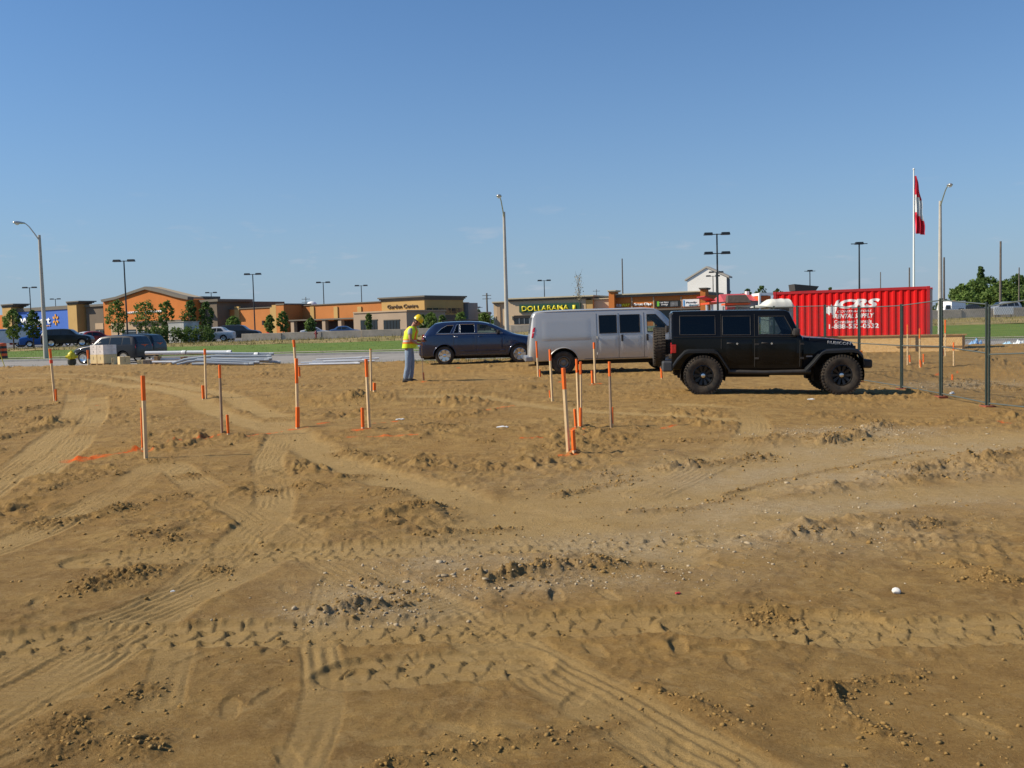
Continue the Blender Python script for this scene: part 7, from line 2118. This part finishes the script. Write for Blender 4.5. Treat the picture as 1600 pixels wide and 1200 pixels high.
def build_person():
    p = stand(641, 596.5)
    t = empty('person', (p.x, p.y, p.z - .005), R(-6))
    M_skin = mat('skin', (.40, .19, .12), .6); M_jean = mat('jeans', (.24, .31, .40), .85, noise=(6, .3, (.16, .22, .31)), bump=(30, .3))
    M_vest = mat('lime_vest', (.62, .80, .02), .7); M_vor = mat('vest_orange', (.88, .20, .03), .7); M_vsil = mat('vest_silver', (.55, .55, .52), .4)
    M_shirt = mat('grey_shirt', (.38, .38, .38), .9); M_hat = mat('yellow_helmet', (.80, .56, .01), .3); M_boot = mat('boot', (.04, .035, .03), .8)
    M_hair = mat('hair', (.03, .02, .015), .8)
    J = dict(pelvis=(0, 0, .90, (.15, .11)), waist=(.0, 0, 1.06, (.145, .105)), chest=(.05, 0, 1.27, (.16, .115)), neckb=(.10, 0, 1.41, (.06, .06)), neck=(.145, 0, 1.465, .052), head=(.20, 0, 1.535, (.075, .085)), crown=(.235, 0, 1.595, (.065, .07)),
             hl=(0, .085, .86, .085), kl=(.035, .105, .48, .058), al=(-.02, .115, .09, .036), tl=(.13, .13, .03, .018),
             hr=(-.01, -.085, .86, .085), kr=(-.01, -.10, .48, .058), ar=(-.10, -.115, .09, .036), tr=(.05, -.135, .03, .018),
             sl=(.075, .17, 1.36, .058), el=(.10, .25, 1.09, .042), wl=(.28, .14, 1.04, .03), ml=(.335, .10, 1.055, .032),
             sr=(.075, -.17, 1.36, .058), er=(.085, -.255, 1.09, .042), wr=(.255, -.16, .985, .03), mr=(.31, -.13, .975, .032))
    E = [('pelvis','waist'),('waist','chest'),('chest','neckb'),('neckb','neck'),('neck','head'),('head','crown'),('pelvis','hl'),('hl','kl'),('kl','al'),('al','tl'),('pelvis','hr'),('hr','kr'),('kr','ar'),('ar','tr'),
         ('chest','sl'),('sl','el'),('el','wl'),('wl','ml'),('chest','sr'),('sr','er'),('er','wr'),('wr','mr')]
    # fingers: four and a thumb on each hand, curled
    for s, m in (('l', 1), ('r', -1)):
        bx, by, bz, _ = J['m' + s]
        for k in range(4):
            oz = .024 - .016 * k
            ln = (.038, .045, .042, .032)[k]
            J['f%s%da' % (s, k)] = (bx + .035, by + m * .012, bz + oz, .0095)
            J['f%s%db' % (s, k)] = (bx + .035 + ln * .7, by - m * .004, bz + oz - .010, .0088)
            J['f%s%dc' % (s, k)] = (bx + .030 + ln * .6, by - m * .034, bz + oz - .018, .0080)
            E += [('m' + s, 'f%s%da' % (s, k)), ('f%s%da' % (s, k), 'f%s%db' % (s, k)), ('f%s%db' % (s, k), 'f%s%dc' % (s, k))]
        J['t%sa' % s] = (bx + .012, by - m * .022, bz + .030, .011); J['t%sb' % s] = (bx + .045, by - m * .034, bz + .036, .0095)
        E += [('m' + s, 't%sa' % s), ('t%sa' % s, 't%sb' % s)]
    me = skin_mesh('body', J, E)
    me.materials.append(M_skin)
    body = link('body', me, t)
    # face: the head looks down and forward
    H = Matrix.Translation((.225, 0, 1.545)) @ Matrix.Rotation(R(38), 4, 'Y')
    mb = MB(); mb.lathe([(.004, -.115), (.045, -.105), (.068, -.06), (.076, 0), (.080, .05), (.07, .10), (.03, .125), (.004, .13)], 20, M=H @ Matrix.Scale(1.12, 4, (1, 0, 0)))
    hd = mb.build('head', M_skin, body, smooth=80)
    MB().add([(.075,-.016,-.03),(.075,.016,-.03),(.112,0,-.035),(.082,0,.025)], [(0,1,2),(0,2,3),(1,3,2)], M=H).build('nose', M_skin, hd, smooth=80)
    for sd in (1, -1):
        MB().lathe([(.004, -.008), (.011, 0), (.004, .008)], 8, M=H @ Matrix.Translation((.076, sd * .030, .012)) @ Matrix.Rotation(R(90), 4, 'Y')).build('eye', M_hair, hd, smooth=80)
        MB().lathe([(.004, -.008), (.028, 0), (.02, .008), (.004, .010)], 10, M=H @ Matrix.Translation((-.005, sd * .078, -.01)) @ Matrix.Rotation(R(90), 4, 'X')).build('ear', M_skin, hd, smooth=80)
    MB().box(.074, .084, -.024, .024, -.064, -.058, M=H).build('mouth', mat('lips', (.28, .09, .07), .6), hd)
    MB().lathe([(.075, -.05), (.083, 0), (.084, .05)], 18, M=H @ Matrix.Translation((-.012, 0, 0)) @ Matrix.Scale(1.06, 4, (1, 0, 0))).build('hair', M_hair, hd, smooth=80)
    # helmet
    hat = MB().lathe([(.108, .045), (.108, .055), (.104, .09), (.092, .135), (.066, .170), (.030, .186), (.004, .190)], 24, M=H @ Matrix.Scale(1.18, 4, (1, 0, 0))).build('hard_hat', M_hat, t, smooth=60)
    MB().prism([(.06, .040), (.185, .028), (.188, .036), (.06, .055)], -.075, .075, M=H).build('peak', M_hat, hat, bevel=.01)
    MB().tube([H @ Vector((-.12 + .24 * s, 0, .186 - .0 - .10 * (2 * s - 1) ** 4)) for s in np.linspace(0.08, .92, 9)], .011, 6).build('ridge', M_hat, hat, smooth=60)
    # jeans
    Jj = {k: J[k] for k in ('pelvis', 'hl', 'kl', 'al', 'hr', 'kr', 'ar')}
    big = dict(pelvis=(.165, .125), hl=.110, kl=.083, al=.075, hr=.110, kr=.083, ar=.075)
    Jj = {k: (*v[:3], big[k]) for k, v in Jj.items()}
    Jj['belt'] = (0, 0, 1.0, (.16, .118)); Jj['al'] = (-.02, .115, .07, .074); Jj['ar'] = (-.10, -.115, .07, .074)
    me = skin_mesh('jeans', Jj, [('pelvis','belt'),('pelvis','hl'),('hl','kl'),('kl','al'),('pelvis','hr'),('hr','kr'),('kr','ar')])
    co = np.zeros(len(me.vertices) * 3); me.vertices.foreach_get('co', co); co = co.reshape(-1, 3)
    wob = .012 * fbm(co[:, 0] * 9 + co[:, 1] * 5, co[:, 2] * 14, 3, 5); co[:, 0] += wob; co[:, 1] += .8 * wob
    me.vertices.foreach_set('co', co.ravel()); me.update()
    me.materials.append(M_jean); link('jeans', me, t)
    # shirt with short sleeves, then the vest
    Js = {k: J[k] for k in ('waist', 'chest', 'neckb', 'sl', 'sr')}
    Js = dict(waist=(0, 0, 1.02, (.16, .12)), chest=(.05, 0, 1.27, (.172, .127)), neckb=(.10, 0, 1.405, (.075, .075)), sl=(.075, .175, 1.36, .074), sr=(.075, -.175, 1.36, .074), ul=(.088, .215, 1.20, .066), ur=(.080, -.218, 1.20, .066))
    me = skin_mesh('shirt', Js, [('waist','chest'),('chest','neckb'),('chest','sl'),('sl','ul'),('chest','sr'),('sr','ur')], root=0)
    me.materials.append(M_shirt); link('shirt', me, t)
    V = []; F = []; mi = []
    n = 36; zs = np.linspace(.885, 1.435, 26)
    for z in zs:
        s = (z - .885) / .55
        cx = .0 + .105 * s ** 1.3; a = .185 - .012 * math.sin(s * 3) if s < .72 else .185 - .10 * ((s - .72) / .28) ** 1.6
        b = .205 + .03 * math.sin(s * math.pi) if s < .72 else .225 - .10 * ((s - .72) / .28) ** 1.5
        for k in range(n):
            w = 2 * math.pi * k / n
            fl = 1 + .03 * math.sin(3 * w + 4 * s) * (1 - s)
            V.append((cx + a * math.cos(w) * fl, b * math.sin(w) * fl, z))
    for j in range(len(zs) - 1):
        for k in range(n):
            F.append((j*n+k, j*n+(k+1)%n, (j+1)*n+(k+1)%n, (j+1)*n+k))
            zc = (zs[j] + zs[j+1]) / 2; yy = .22 * math.sin(2 * math.pi * (k + .5) / n); back = math.cos(2 * math.pi * (k + .5) / n) < 0
            m = 0
            if 1.0 < zc < 1.11: m = 2 if 1.035 < zc < 1.075 else 1
            elif back and zc > 1.11 and abs(abs(yy) - (.02 + (zc - 1.11) * .34)) < .035: m = 1
            elif not back and zc > 1.11 and abs(abs(yy) - .11) < .03: m = 1
            mi.append(m)
    mb = MB().add(V, F); mb.m = mi
    mb.build('vest', [M_vest, M_vor, M_vsil], t, smooth=80)
    for s, (ax, ay) in (('l', (-.02, .115)), ('r', (-.10, -.115))):
        mb = MB(); m = 1 if s == 'l' else -1
        V = []
        for x, w, h in [(-.075, .03, .06), (-.06, .046, .13), (.0, .052, .14), (.06, .050, .10), (.13, .050, .075), (.19, .042, .05), (.215, .022, .035)]:
            for k in range(10):
                q = 2 * math.pi * k / 10
                V.append((ax + x, ay + m * x * .1 + w * math.cos(q), max(-.005, h * .5 + h * .5 * math.sin(q))))
        F = [(i*10+k, i*10+(k+1)%10, (i+1)*10+(k+1)%10, (i+1)*10+k) for i in range(6) for k in range(10)] + [tuple(range(10)), tuple(range(60, 70))]
        mb.add(V, F).build('boot', M_boot, t, smooth=70)
    tag(t, 'worker in lime vest, yellow hard hat and jeans looking down at a hand device', 'person')
    M = t.matrix_basis
    a = M @ Vector((.345, -.125, 1.10)); b = M @ Vector((.36, -.11, -.02))
    o = MB().rod(b - a, (0, 0, 0), .011, n=8).build('lath_stick', M_stk2, None); o.location = a
    tag(o, 'thin upright lath held by the worker', 'stick')
    c = M @ Vector((.40, .085, 1.10))
    d = empty('hand_device', c, R(20)); d.rotation_euler = (0, R(-35), R(-6))
    MB().box(-.016, .016, -.035, .035, -.07, .07).build('case', M_blk, d, bevel=.006)
    MB().box(-.019, -.0165, -.028, .028, -.01, .055).build('screen', M_win, d)
    MB().rod((0, .02, .07), (0, .02, .15), .006, n=6).build('antenna', M_blk, d)
    tag(d, 'small black handheld device in the hand of the worker', 'device')
build_person()
